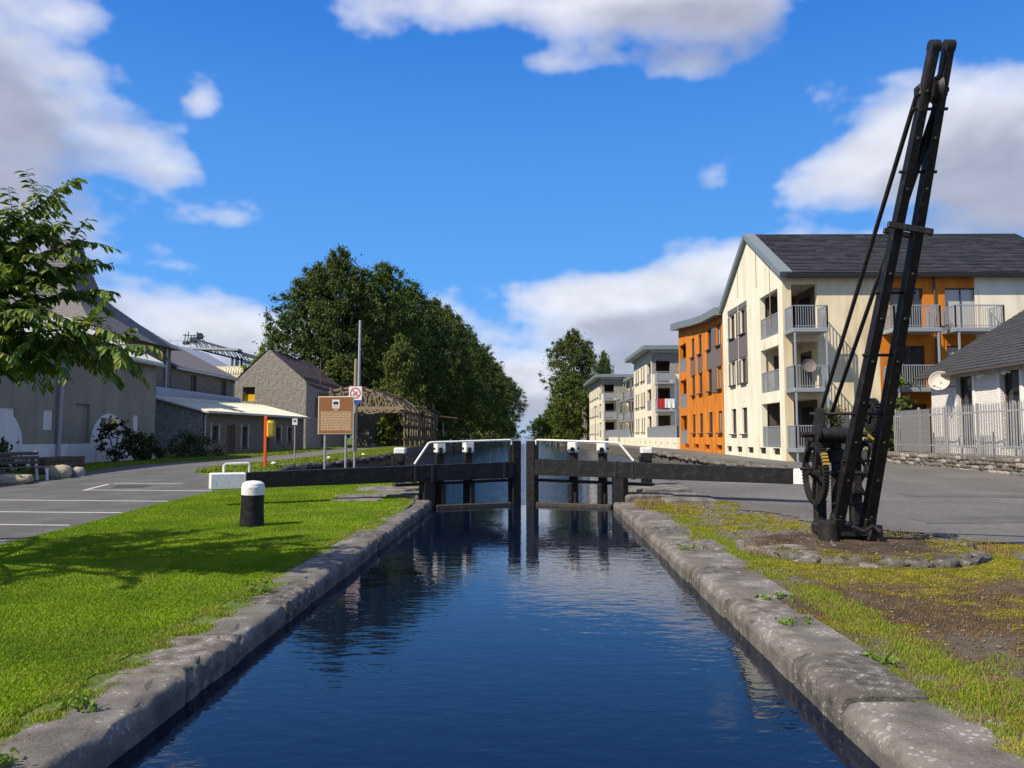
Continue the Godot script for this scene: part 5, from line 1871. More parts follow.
func build_trees() -> void:
	var kinds := []
	for k in 3:
		var dark: Color = [C(0.035, 0.062, 0.02), C(0.045, 0.066, 0.018), C(0.04, 0.068, 0.017)][k]
		var pale: Color = [C(0.105, 0.155, 0.045), C(0.125, 0.16, 0.042), C(0.115, 0.17, 0.038)][k]
		kinds.append([crown_mesh(500 + k * 9, 22.0, 6.0, 1.0, 1.35, [430, 520, 520][k], 110, 0.17, dark, pale), trunk_mesh(600 + k, 22.0, 6.0)])
	var lefts := [
		[-26.6, 98, 20.6, 5.6, "dense dark tree at the left end of the canal row"],
		[-22.6, 96, 22.9, 5.4, "tallest dark poplar in the row behind the stone house"],
		[-18.6, 103, 22.6, 5.6, "dark poplar behind the truss shed, third from the left"],
		[-15.8, 113, 22.0, 5.6, "dark tree just past the truss shed, fourth from the left"],
		[-14.4, 128, 22.2, 5.8, "dark canal tree, fifth from the left in the row"],
		[-13.2, 146, 22.4, 6.0, "dark canal tree, sixth from the left in the row"],
		[-12.4, 168, 22.8, 6.0, "dark canal tree, seventh from the left in the row"],
		[-11.2, 194, 22.4, 6.2, "dark canal tree, eighth from the left in the row"],
		[-9.8, 226, 22.2, 6.2, "dark canal tree, third last before the sky gap"],
		[-8.2, 262, 22.4, 6.4, "dark canal tree, second last before the sky gap"],
		[-6.2, 306, 22.6, 6.8, "last dark tree of the left row, overhanging the canal"],
		[-21.0, 116, 20.5, 6.5, "dark tree filling the row behind the second poplar"],
		[-19.0, 138, 21.0, 6.5, "dark tree filling the row behind the fourth poplar"]]
	for i in lefts.size():
		var q: Array = lefts[i]
		tree("canal_tree", q[4], q[0], q[1], q[2], q[3], kinds[i % 3], 22.0, 6.0, "dark trees along the left bank")
	var light := [crown_mesh(540, 10.0, 3.2, 0.8, 0.95, 170, 80, 0.16, C(0.07, 0.1, 0.02), C(0.14, 0.17, 0.04)), trunk_mesh(641, 10.0, 3.2)]
	tree("pale_tree", "small yellowish tree in front of the dark poplars", -13.8, 88.0, 11.6, 2.9, light, 10.0, 3.2, "paler small trees")
	tree("pale_tree", "pale bushy tree behind the roof of the stone house", -21.3, 90.0, 9.3, 3.0, light, 10.0, 3.2, "paler small trees")
	tree("pale_tree", "bright green tree between the storage tank and the stone gable", -28.6, 86.0, 10.2, 2.6, [crown_mesh(543, 10.0, 3.2, 0.8, 0.95, 170, 80, 0.16, C(0.1, 0.15, 0.015), C(0.2, 0.25, 0.03)), trunk_mesh(642, 10.0, 3.2)], 10.0, 3.2, "paler small trees")
	tree("pale_tree", "scrubby green bush tree growing through the truss shed roof", -13.4, 97.0, 6.6, 1.8, light, 10.0, 3.2, "paler small trees")
	# right bank
	tree("tall_tree", "tall dark tree rising behind the far apartment blocks", 11.6, 182.0, 24.4, 6.2, kinds[1], 22.0, 6.0)
	tree("tall_tree", "thin dark treetop between the far apartment roofs", 19.6, 190.0, 20.5, 2.6, kinds[2], 22.0, 6.0)
	var round_ := [crown_mesh(560, 11.0, 4.4, 0.4, 1.0, 260, 80, 0.18, C(0.055, 0.09, 0.017), C(0.125, 0.165, 0.03)), trunk_mesh(661, 11.0, 4.4)]
	tree("round_tree", "round green tree beside the farthest apartment block", 9.2, 150.0, 12.2, 4.4, round_, 11.0, 4.4)
	tree("round_tree", "low green tree on the right bank before the gap", 9.8, 205.0, 10.0, 5.0, round_, 11.0, 4.4, "low trees up the right bank")
	tree("round_tree", "distant low green tree nearest the water on the right bank", 9.0, 275.0, 9.6, 5.0, round_, 11.0, 4.4, "low trees up the right bank")
	tree("round_tree", "small distant tree at the vanishing point, right bank", 8.0, 380.0, 9.5, 5.5, round_, 11.0, 4.4, "low trees up the right bank")
	tree("round_tree", "smallest far tree left of the vanishing point", -9.0, 420.0, 9.5, 6.0, round_, 11.0, 4.4)
	# a far wood closes the view
	var cl := []
	for k in 220:
		cl.append([P(rng.randf_range(-260, 260), rng.randf_range(900, 940), rng.randf_range(2, 11)), rng.randf_range(4, 6.5)])
	var wood := put(leaf_cloud(91, cl, 40, 1.8, C(0.03, 0.055, 0.03), C(0.06, 0.09, 0.05)), "distant_wood", M.far_leaf)
	wood.set_meta("kind", "stuff")
	tag(wood, "distant line of woodland on the horizon", "wood")
	# reeds and scrub at the foot of the left row
	cl = []
	for k in 160:
		var d := rng.randf_range(106, 300)
		cl.append([P(follow(LEFT_EDGE, d) - rng.randf_range(0.0, 3.0), d, 0.9 + rng.randf() * 1.2), rng.randf_range(0.6, 1.4)])
	var reeds := put(leaf_cloud(92, cl, 40, 0.4, C(0.06, 0.09, 0.02), C(0.14, 0.16, 0.05), 1.0), "bank_scrub", M.far_leaf)
	reeds.set_meta("kind", "stuff")
	tag(reeds, "green scrub along the foot of the left tree row", "scrub")
	cl = []
	for k in 90:
		var d := rng.randf_range(165, 330)
		cl.append([P(follow(RIGHT_EDGE, d) + rng.randf_range(0.0, 3.0), d, 0.8 + rng.randf() * 1.5), rng.randf_range(0.6, 1.5)])
	var reeds2 := put(leaf_cloud(93, cl, 40, 0.4, C(0.06, 0.09, 0.02), C(0.13, 0.16, 0.04), 1.0), "bank_scrub", M.far_leaf)
	reeds2.set_meta("kind", "stuff")
	tag(reeds2, "green scrub along the right bank past the flats", "scrub")

func tree(called: String, label: String, l: float, d: float, h: float, rad: float, kind: Array, h0: float, r0: float, group := "") -> void:
	var t := thing(called, label, "tree", P(l, d, gy(d) - 0.1), rng.randf() * TAU, group)
	var sc := Vector3(rad / r0, h / h0, rad / r0)
	put(kind[0], "crown", M.far_leaf, t).scale = sc
	put(kind[1], "trunk", M.bark, t).scale = sc

# ---------------------------------------------------------------- lock gates
func build_gates() -> void:
	gate("left mitre gate leaf of black timber with white-ended balance beam and white rail", Vector2(-0.11, 21.3), Vector2(-7.1, 17.9), 1.14, 0.97, 2.6, 1.0, [1.37, 2.17], 0.78, true)
	gate("right mitre gate leaf of black timber, its balance beam reaching towards the crane", Vector2(0.13, 21.3), Vector2(6.65, 18.7), 1.22, 1.05, 2.55, -1.0, [1.2, 2.0], 0.3, false)
	# ground paddle gear on either side above the gates
	for q in [[-3.68, 23.7, "black paddle gear post with white cap behind the left gate"], [3.72, 24.0, "black paddle gear post with white cap behind the right gate"]]:
		var t := thing("paddle_gear", q[2], "paddle gear", P(q[0], q[1], gy(q[1])), 0.0, "paddle gear posts on the lock sides")
		var mb := MB.new()
		mb.box(Vector3(0, 0.45, 0), Vector3(0.3, 1.0, 0.28), 0.02)
		part(mb, "post", M.black_wood, t)
		mb = MB.new()
		mb.box(Vector3(0, 1.03, 0), Vector3(0.34, 0.19, 0.32), 0.03)
		part(mb, "cap", M.white, t)
		mb = MB.new()
		gear(mb, Vector3(0, 0.83, 0.17), 0.11, 0.05, 12, 0.03, Basis(Vector3.UP, PI / 2))
		mb.rod(Vector3(-0.26, 0.83, 0.1), Vector3(0.26, 0.83, 0.1), 0.025)
		mb.box(Vector3(-0.2, 0.7, 0.12), Vector3(0.07, 0.3, 0.07), 0.01)
		part(mb, "winding_gear", M.black_iron, t)

func gear(mb: MB, ctr: Vector3, r: float, th: float, teeth: int, tooth: float, bas := Basis(), spokes := 0, hub := 0.06, rim := 0.07) -> void:
	# toothed wheel whose axis is local x
	var B := bas * Basis(Vector3(0, 0, 1), -PI / 2)
	var inner := r - rim if spokes > 0 else 0.0
	mb.lathe([[inner, -th * 0.5], [r, -th * 0.5], [r, th * 0.5], [inner, th * 0.5]], ctr, 36, B)
	if spokes > 0:
		mb.lathe([[inner, th * 0.5], [inner, -th * 0.5]], ctr, 36, B)
		mb.lathe([[0.0, -th * 0.7], [hub, -th * 0.7], [hub, th * 0.7], [0.0, th * 0.7]], ctr, 14, B)
		for k in spokes:
			var an := TAU * k / spokes + 0.3
			var d := Vector3(0, cos(an), sin(an))
			mb.beam(ctr + bas * (d * hub * 0.8), ctr + bas * (d * (inner + 0.01)), 0.055, th * 0.55, 0.0, bas * Vector3.RIGHT)
	for k in teeth:
		var an := TAU * k / teeth
		var d := bas * Vector3(0, cos(an), sin(an))
		mb.beam(ctr + d * (r - 0.005), ctr + d * (r + tooth), TAU * r / teeth * 0.5, th * 0.96, 0.0, bas * Vector3.RIGHT)

func gate(label: String, mitre: Vector2, fin: Vector2, y0: float, y1: float, heel: float, up: float, posts: Array, white_len: float, handle: bool) -> void:
	# local x runs along the leaf outwards from the heel post, y = 0 at the water; "up" is the sign of local z that points upstream
	var run := (fin - mitre).length()
	var dir := Vector3(fin.x - mitre.x, 0, -(fin.y - mitre.y)) / run
	var at := P(mitre.x, mitre.y, 0) + dir * heel
	var t := thing("lock_gate", label, "lock gate", at, atan2(-dir.z, dir.x), "the pair of mitre gates")
	var mb := MB.new()
	mb.box(Vector3(0.13 - heel, 0.35, 0), Vector3(0.25, 2.7, 0.32), 0.02)
	part(mb, "mitre_post", M.black_wood, t)
	mb = MB.new()
	mb.box(Vector3(-0.02, -0.15, 0), Vector3(0.36, 2.0, 0.36), 0.05)
	part(mb, "heel_post", M.black_wood, t)
	# balance beam, drooping slightly to its free end
	mb = MB.new()
	var th0 := 0.42
	var th1 := 0.36
	var end := run - white_len
	var ye := lerpf(y0, y1, end / run)
	mb.beam(Vector3(0.26 - heel, y0 - th0 * 0.5, 0), Vector3(end - heel, ye - th1 * 0.5, 0), 0.36, th0, 0.0, Vector3.UP, 0.36, th1)
	part(mb, "balance_beam", M.black_wood, t)
	mb = MB.new()
	mb.box(Vector3(end + white_len * 0.5 - heel, ye - th1 * 0.5 - 0.01, 0), Vector3(white_len, th1 + 0.012, 0.372), 0.025)
	part(mb, "white_beam_end", M.white, t)
	if handle:
		mb = MB.new()
		var hx := end + 0.1 - heel
		mb.tube([Vector3(hx - 0.18, ye - 0.02, 0), Vector3(hx - 0.18, ye + 0.17, 0), Vector3(hx - 0.14, ye + 0.21, 0), Vector3(hx + 0.34, ye + 0.2, 0), Vector3(hx + 0.38, ye + 0.16, 0), Vector3(hx + 0.38, ye - 0.03, 0)], [0.026, 0.026, 0.026, 0.026, 0.026, 0.026], 8)
		part(mb, "handle", M.white, t)
	# lower rail at the waterline, footboard, paddle posts, planking below the water
	mb = MB.new()
	mb.box(Vector3(-heel * 0.5 + 0.05, 0.02, -up * 0.12), Vector3(heel - 0.5, 0.13, 0.2), 0.02)
	part(mb, "lower_rail", M.wet_wood, t)
	mb = MB.new()
	mb.box(Vector3(-heel * 0.5, -0.5, 0.0), Vector3(heel - 0.5, 0.9, 0.1))
	part(mb, "planking", M.wet_wood, t)
	mb = MB.new()
	mb.beam(Vector3(0.2 - heel, 0.64, up * 0.38), Vector3(0.75, 0.58, up * 0.38), 0.34, 0.07, 0.01)
	part(mb, "footboard", M.wet_wood, t)
	for s in posts:
		mb = MB.new()
		mb.box(Vector3(s - heel, 0.25, up * 0.27), Vector3(0.21, 2.3, 0.17), 0.015)
		part(mb, "paddle_post", M.black_wood, t)
		mb = MB.new()
		mb.box(Vector3(s - heel, 1.53, up * 0.24), Vector3(0.26, 0.3, 0.24), 0.03)
		var cap := part(mb, "paddle_cap", M.white, t)
		mb = MB.new()
		mb.rod(Vector3(s - heel - 0.17, 1.5, up * 0.24), Vector3(s - heel + 0.17, 1.5, up * 0.24), 0.03)
		mb.box(Vector3(s - heel + 0.02, 1.45, -up * 0.09 + up * 0.2), Vector3(0.1, 0.16, 0.06), 0.01)
		part(mb, "spindle", M.black_iron, cap)
		mb = MB.new()
		mb.box(Vector3(s - heel + 0.03, 0.3, -up * 0.1), Vector3(0.13, 0.62, 0.12), 0.02)
		part(mb, "brace_post", M.black_wood, t)
	# white hand rail
	mb = MB.new()
	var zr := -up * 0.1
	var rr := 0.03
	mb.tube([Vector3(0.27 - heel, 1.6, zr), Vector3(0.27 - heel, 1.7, zr), Vector3(0.31 - heel, 1.72, zr), Vector3(-0.06, 1.66, zr), Vector3(0.0, 1.63, zr), Vector3(0.36, y0 - 0.02, zr)], [rr, rr, rr, rr, rr, rr], 8)
	part(mb, "hand_rail", M.white, t)
	# iron straps round the beam
	for s in [0.5, heel - 0.1, heel + 0.35]:
		mb = MB.new()
		var yy: float = lerpf(y0, y1, s / run)
		mb.box(Vector3(s - heel, yy - 0.2, 0), Vector3(0.07, 0.44, 0.385), 0.01)
		part(mb, "strap", M.black_iron, t)

# ---------------------------------------------------------------- hand crane
func build_crane() -> void:
	# round plinth of earth and stones
	var pl := thing("crane_plinth", "low round plinth of stone and earth under the crane", "plinth", P(4.75, 11.5, 0.19))
	var mb := MB.new()
	mb.use_col = true
	var nz := noise(65, 1.1, 3)
	var rn := 12
	var sn := 48
	for i in rn:
		for k in sn:
			var pt := []
			var cs := []
			for e in [[0, 0], [1, 0], [1, 1], [0, 1]]:
				var t: float = (i + e[0]) / float(rn)
				var an: float = TAU * (k + e[1]) / sn
				var rad := 1.72 * t
				var p := Vector3(cos(an) * rad, 0, sin(an) * rad)
				var edge := 1.5 + 0.12 * nz.get_noise_2d(cos(an) * 3.0, sin(an) * 3.0)
				p.y = 0.1 * (1.0 - smoothstep(edge - 0.14, edge + 0.14, rad)) + 0.035 * nz.get_noise_2d(p.x * 2.0, p.z * 2.0) - (0.05 if i + e[0] == rn else 0.0)
				pt.append(p)
				var m := clampf(0.5 + nz.get_noise_2d(p.x * 1.3 + 9.0, p.z * 1.3) * 1.6, 0, 1)
				var col := C(0.055, 0.037, 0.022).lerp(C(0.11, 0.08, 0.05), m)
				if rad > edge - 0.3: col = col.lerp(C(0.17, 0.155, 0.13), clampf(nz.get_noise_2d(p.x * 3.0, p.z * 3.0 + 7.0) * 2.0 + 0.25, 0, 1))
				if p.x < -0.9 and p.z > 0.2: col = col.lerp(C(0.42, 0.4, 0.37), clampf(nz.get_noise_2d(p.x * 5.0, p.z * 5.0) * 2.5 + 0.3, 0, 0.9))
				cs.append(col)
			for tr in [[0, 1, 2], [0, 2, 3]]:
				if (pt[tr[1]] - pt[tr[0]]).cross(pt[tr[2]] - pt[tr[0]]).length() < 1e-7: continue
				mb.tri_to(pt[tr[0]], pt[tr[1]], pt[tr[2]], Vector3.UP)
				var up: bool = (pt[tr[1]] - pt[tr[0]]).cross(pt[tr[2]] - pt[tr[0]]).y > 0.0
				var sz := mb.c.size()
				mb.c[sz - 3] = cs[tr[0]]
				mb.c[sz - 2] = cs[tr[2]] if up else cs[tr[1]]
				mb.c[sz - 1] = cs[tr[1]] if up else cs[tr[2]]
	part(mb, "mound", M.soil, pl)
	var rocks := []
	for k in 5:
		rocks.append(rock_mesh(700 + k, Vector3(0.3, 0.15, 0.2), 0.6, 6))
	for k in 30:
		var an := TAU * k / 30.0 + rng.randf_range(-0.04, 0.04)
		var s := put(rocks[k % 5], "stone", [M.coping, M.coping3, M.coping3, M.rubble][rng.randi() % 4], pl)
		var edge := 1.5 + 0.12 * nz.get_noise_2d(cos(an) * 3.0, sin(an) * 3.0)
		s.position = Vector3(cos(an) * (edge + 0.02), rng.randf_range(-0.03, 0.015), sin(an) * (edge + 0.02))
		s.rotation = Vector3(rng.randf_range(-0.2, 0.2), -an + PI / 2, rng.randf_range(-0.15, 0.15))
		s.scale = Vector3.ONE * rng.randf_range(0.6, 1.15)

	var t := thing("hand_crane", "black timber and iron hand crane with leaning jib on the right bank", "crane", P(4.87, 11.99, 0.32))
	t.scale = Vector3.ONE * 0.937
	# local: x across, y up from the base, z towards the camera
	var foot := [Vector3(-0.28, 0.0, 0.1), Vector3(0.21, 0.0, 0.1)]
	var head := [Vector3(-0.085, 6.4, 3.2), Vector3(0.095, 6.4, 3.2)]
	for i in 2:
		mb = MB.new()
		mb.beam(foot[i], head[i], 0.16, 0.2, 0.0, Vector3(0, 0, -1), 0.095, 0.13)
		var jib := part(mb, "jib_timber", M.black_wood, t)
		for f in [0.06, 0.15, 0.24, 0.33, 0.42, 0.51, 0.6, 0.76, 0.85, 0.93]:
			var p: Vector3 = foot[i].lerp(head[i], f)
			var dn: Vector3 = (head[i] - foot[i]).normalized()
			var out := Vector3(0, -dn.z, dn.y) * lerpf(0.105, 0.07, f)
			mb = MB.new()
			mb.box(p + out, Vector3(0.045, 0.045, 0.04), 0.012, Basis(Vector3.RIGHT, 0.45))
			part(mb, "bolt", M.black_iron, jib)
		# iron shoe and rounded head plate
		mb = MB.new()
		var d2: Vector3 = (head[i] - foot[i]).normalized()
		mb.beam(foot[i] - d2 * 0.02, foot[i] + d2 * 0.4, 0.18, 0.22, 0.02, Vector3(0, 0, -1))
		mb.beam(head[i] - d2 * 0.75, head[i] + d2 * 0.0, 0.11, 0.15, 0.02, Vector3(0, 0, -1))
		mb.lathe([[0.0, -0.055], [0.085, -0.055], [0.085, 0.055], [0.0, 0.055]], head[i] + d2 * 0.02, 16, Basis(Vector3(0, 0, 1), PI / 2))
		part(mb, "iron_strap", M.black_iron, jib)
	# spreader bars between the timbers
	for f in [0.085, 0.19, 0.3, 0.43, 0.56, 0.79, 0.9]:
		mb = MB.new()
		mb.rod(foot[0].lerp(head[0], f) - Vector3(0.12, 0, 0), foot[1].lerp(head[1], f) + Vector3(0.12, 0, 0), 0.022, 8)
		part(mb, "spreader_bar", M.black_iron, t)
	mb = MB.new()
	var cb: Vector3 = (foot[0].lerp(head[0], 0.68) + foot[1].lerp(head[1], 0.68)) * 0.5 + Vector3(-0.02, 0.02, 0.14)
	mb.beam(cb - Vector3(0.3, -0.04, 0), cb + Vector3(0.3, -0.07, 0), 0.05, 0.09, 0.012)
	mb.beam(cb - Vector3(0.22, -0.04, 0.3), cb + Vector3(0.24, -0.06, -0.3), 0.05, 0.08, 0.012)
	part(mb, "cross_clamp", M.black_iron, t)
	# lattice strut between the timbers high up
	mb = MB.new()
	mb.beam(foot[0].lerp(head[0], 0.7), foot[1].lerp(head[1], 0.92), 0.07, 0.07)
	part(mb, "diagonal_strut", M.black_wood, t)
	# sheave and tie rods
	mb = MB.new()
	var sh: Vector3 = (head[0] + head[1]) * 0.5 - Vector3(0, 0.42, 0.3)
	mb.lathe([[0.0, -0.06], [0.19, -0.06], [0.15, -0.015], [0.15, 0.015], [0.19, 0.06], [0.0, 0.06]], sh + Vector3(0, 0, 0.06), 20, Basis(Vector3(0, 0, 1), PI / 2))
	mb.rod(sh + Vector3(-0.2, 0, 0.06), sh + Vector3(0.2, 0, 0.06), 0.035)
	mb.box(sh + Vector3(-0.16, 0.0, 0.02), Vector3(0.05, 0.16, 0.16), 0.03)
	mb.box(sh + Vector3(0.16, 0.0, 0.02), Vector3(0.05, 0.2, 0.16), 0.03)
	part(mb, "head_sheave", M.black_iron, t)
	var lows := [Vector3(-0.24, 1.93, -0.5), Vector3(-0.05, 1.93, -0.5)]
	var tops := [sh + Vector3(-0.16, 0.0, 0.02), sh + Vector3(0.16, 0.0, 0.02)]
	for i in 2:
		mb = MB.new()
		mb.rod(lows[i], tops[i], 0.032, 8)
		mb.lathe([[0.0, -0.06], [0.055, -0.03], [0.055, 0.03], [0.0, 0.06]], lows[i], 10)
		part(mb, "tie_rod", M.black_iron, t)
	# bed plate with lugs
	mb = MB.new()
	mb.box(Vector3(-0.04, 0.1, -0.08), Vector3(0.84, 0.2, 0.7), 0.04)
	mb.lathe([[0.0, -0.03], [0.16, -0.03], [0.15, 0.25], [0.1, 0.28], [0.0, 0.28]], Vector3(-0.4, 0, 0.2), 16)
	mb.lathe([[0.0, -0.03], [0.14, -0.03], [0.13, 0.2], [0.0, 0.2]], Vector3(0.3, 0, 0.2), 16)
	part(mb, "bed_plate", M.black_iron, t)
	mb = MB.new()
	mb.tube([Vector3(-0.1, 0.2, 0.36), Vector3(0.05, 0.12, 0.42), Vector3(0.2, 0.2, 0.38), Vector3(0.3, 0.12, 0.44)], [0.04, 0.04, 0.04, 0.04], 8)
	part(mb, "chain_end", M.black_iron, t)
	# two cheek columns, with shaped tops that carry the drum
	for q in [[-0.345, 2.0, 0.0], [0.24, 1.75, -0.1]]:
		mb = MB.new()
		mb.box(Vector3(q[0], 0.65, -0.3), Vector3(0.16, 1.1, 0.2), 0.02)
		var poly := PackedVector2Array([Vector2(-0.2, 1.15), Vector2(0.02, 1.15), Vector2(0.12, 1.45), Vector2(0.13, 1.75), Vector2(0.09, q[1]), Vector2(0.0, q[1] + 0.06), Vector2(-0.09, q[1]), Vector2(-0.16, 1.7), Vector2(-0.22, 1.45)])
		mb.prism(poly, Vector3(q[0] - 0.05, 0, -0.2), Vector3(0, 0, 1), Vector3.UP, Vector3(0.1, 0, 0))
		part(mb, "cheek", M.black_iron, t)
	mb = MB.new()
	mb.lathe([[0.09, 0.15], [0.085, 1.0], [0.075, 1.05], [0.075, 1.15], [0.14, 1.18], [0.14, 1.36], [0.09, 1.4], [0.08, 1.75], [0.0, 1.75]], Vector3(-0.08, 0, -0.25), 18)
	part(mb, "mast", M.black_iron, t)
	# winding drum
	mb = MB.new()
	var BX := Basis(Vector3(0, 0, 1), -PI / 2)
	mb.lathe([[0.0, -0.72], [0.045, -0.72], [0.045, -0.52], [0.16, -0.5], [0.16, -0.46], [0.11, -0.44], [0.11, 0.1], [0.16, 0.12], [0.16, 0.16], [0.04, 0.18], [0.04, 0.55], [0.0, 0.55]], Vector3(0.0, 1.62, 0.0), 22, BX)
	for k in 9:
		mb.lathe([[0.11, -0.026], [0.1125, 0.0], [0.11, 0.026]], Vector3(-0.38 + k * 0.052, 1.62, 0.0), 20, BX)
	part(mb, "drum", M.black_iron, t)
	# big spur wheel with teeth, some painted yellow
	mb = MB.new()
	gear(mb, Vector3(-0.52, 1.0, 0.02), 0.47, 0.085, 56, 0.035, Basis(), 4, 0.07, 0.045)
	var wheel := part(mb, "spur_wheel", M.black_iron, t)
	mb = MB.new()
	for k in range(8, 12):
		var an := TAU * k / 56.0
		var d := Vector3(0, cos(an), sin(an))
		mb.beam(Vector3(-0.52, 1.0, 0.02) + d * 0.468, Vector3(-0.52, 1.0, 0.02) + d * 0.517, TAU * 0.47 / 56 * 0.62, 0.09, 0.0, Vector3.RIGHT)
	part(mb, "yellow_teeth", M.yellow, wheel)
	mb = MB.new()
	mb.rod(Vector3(-0.62, 1.0, 0.02), Vector3(0.5, 1.0, 0.02), 0.035)
	mb.lathe([[0.0, -0.05], [0.07, -0.05], [0.07, 0.05], [0.0, 0.05]], Vector3(0.32, 1.0, 0.02), 12, BX)
	part(mb, "main_shaft", M.black_iron, t)
	# brake ring on the other side
	mb = MB.new()
	gear(mb, Vector3(0.36, 1.05, -0.1), 0.44, 0.05, 0, 0.0, Basis(), 5, 0.07, 0.05)
	part(mb, "brake_wheel", M.black_iron, t)
	# upper pinion wheel
	mb = MB.new()
	gear(mb, Vector3(0.42, 1.93, 0.0), 0.24, 0.09, 30, 0.035, Basis(), 5, 0.06, 0.06)
	var pin := part(mb, "pinion_wheel", M.black_iron, t)
	mb = MB.new()
	mb.beam(Vector3(0.3, 1.62, 0.1), Vector3(0.47, 1.45, 0.16), 0.03, 0.03)
	mb.beam(Vector3(0.44, 1.75, 0.14), Vector3(0.44, 1.72, 0.2), 0.06, 0.03)
	part(mb, "pawl", M.yellow, pin)
	mb = MB.new()
	mb.rod(Vector3(-0.45, 1.96, -0.35), Vector3(0.55, 1.96, 0.0), 0.026)
	part(mb, "upper_shaft", M.black_iron, t)
	mb = MB.new()
	mb.rod(Vector3(-0.55, 1.5, -0.2), Vector3(0.45, 1.5, -0.2), 0.028)
	mb.lathe([[0.0, -0.07], [0.1, -0.07], [0.1, 0.07], [0.0, 0.07]], Vector3(-0.25, 1.5, -0.2), 14, BX)
	mb.lathe([[0.0, -0.05], [0.09, -0.05], [0.09, 0.05], [0.0, 0.05]], Vector3(-0.52, 1.5, -0.2), 14, BX)
	part(mb, "counter_shaft", M.black_iron, t)
	# crank arm at the left end
	mb = MB.new()
	mb.beam(Vector3(-0.66, 1.0, 0.02), Vector3(-0.66, 1.08, 0.3), 0.03, 0.06)
	mb.rod(Vector3(-0.66, 1.08, 0.29), Vector3(-0.85, 1.08, 0.29), 0.025)
	part(mb, "crank", M.black_iron, t)

# ---------------------------------------------------------------- bollard, signs, posts, bench, boulders
func print_tex(w: int, h: int, f: Callable) -> ImageTexture:
	var im := Image.create(w, h, false, Image.FORMAT_RGB8)
	for y in h:
		for x in w:
			im.set_pixel(x, y, (f.call(x, y) as Color).linear_to_srgb())
	return ImageTexture.create_from_image(im)

func board(parent: Node, called: String, w: float, h: float, ctr: Vector3, tex: Texture2D, th := 0.02) -> void:
	# printed face on a thin panel, facing local +z
	var mb := MB.new()
	var a := ctr + Vector3(-w * 0.5, -h * 0.5, th)
	mb.quad_to(a, a + Vector3(w, 0, 0), a + Vector3(w, h, 0), a + Vector3(0, h, 0), Vector3(0, 0, 1))
	for q in mb.v:
		mb.uv.append(Vector2((q.x - a.x) / w, 1.0 - (q.y - a.y) / h))
	var m := plain(C(1, 1, 1), 0.5)
	m.albedo_texture = tex
	part(mb, called, m, parent)

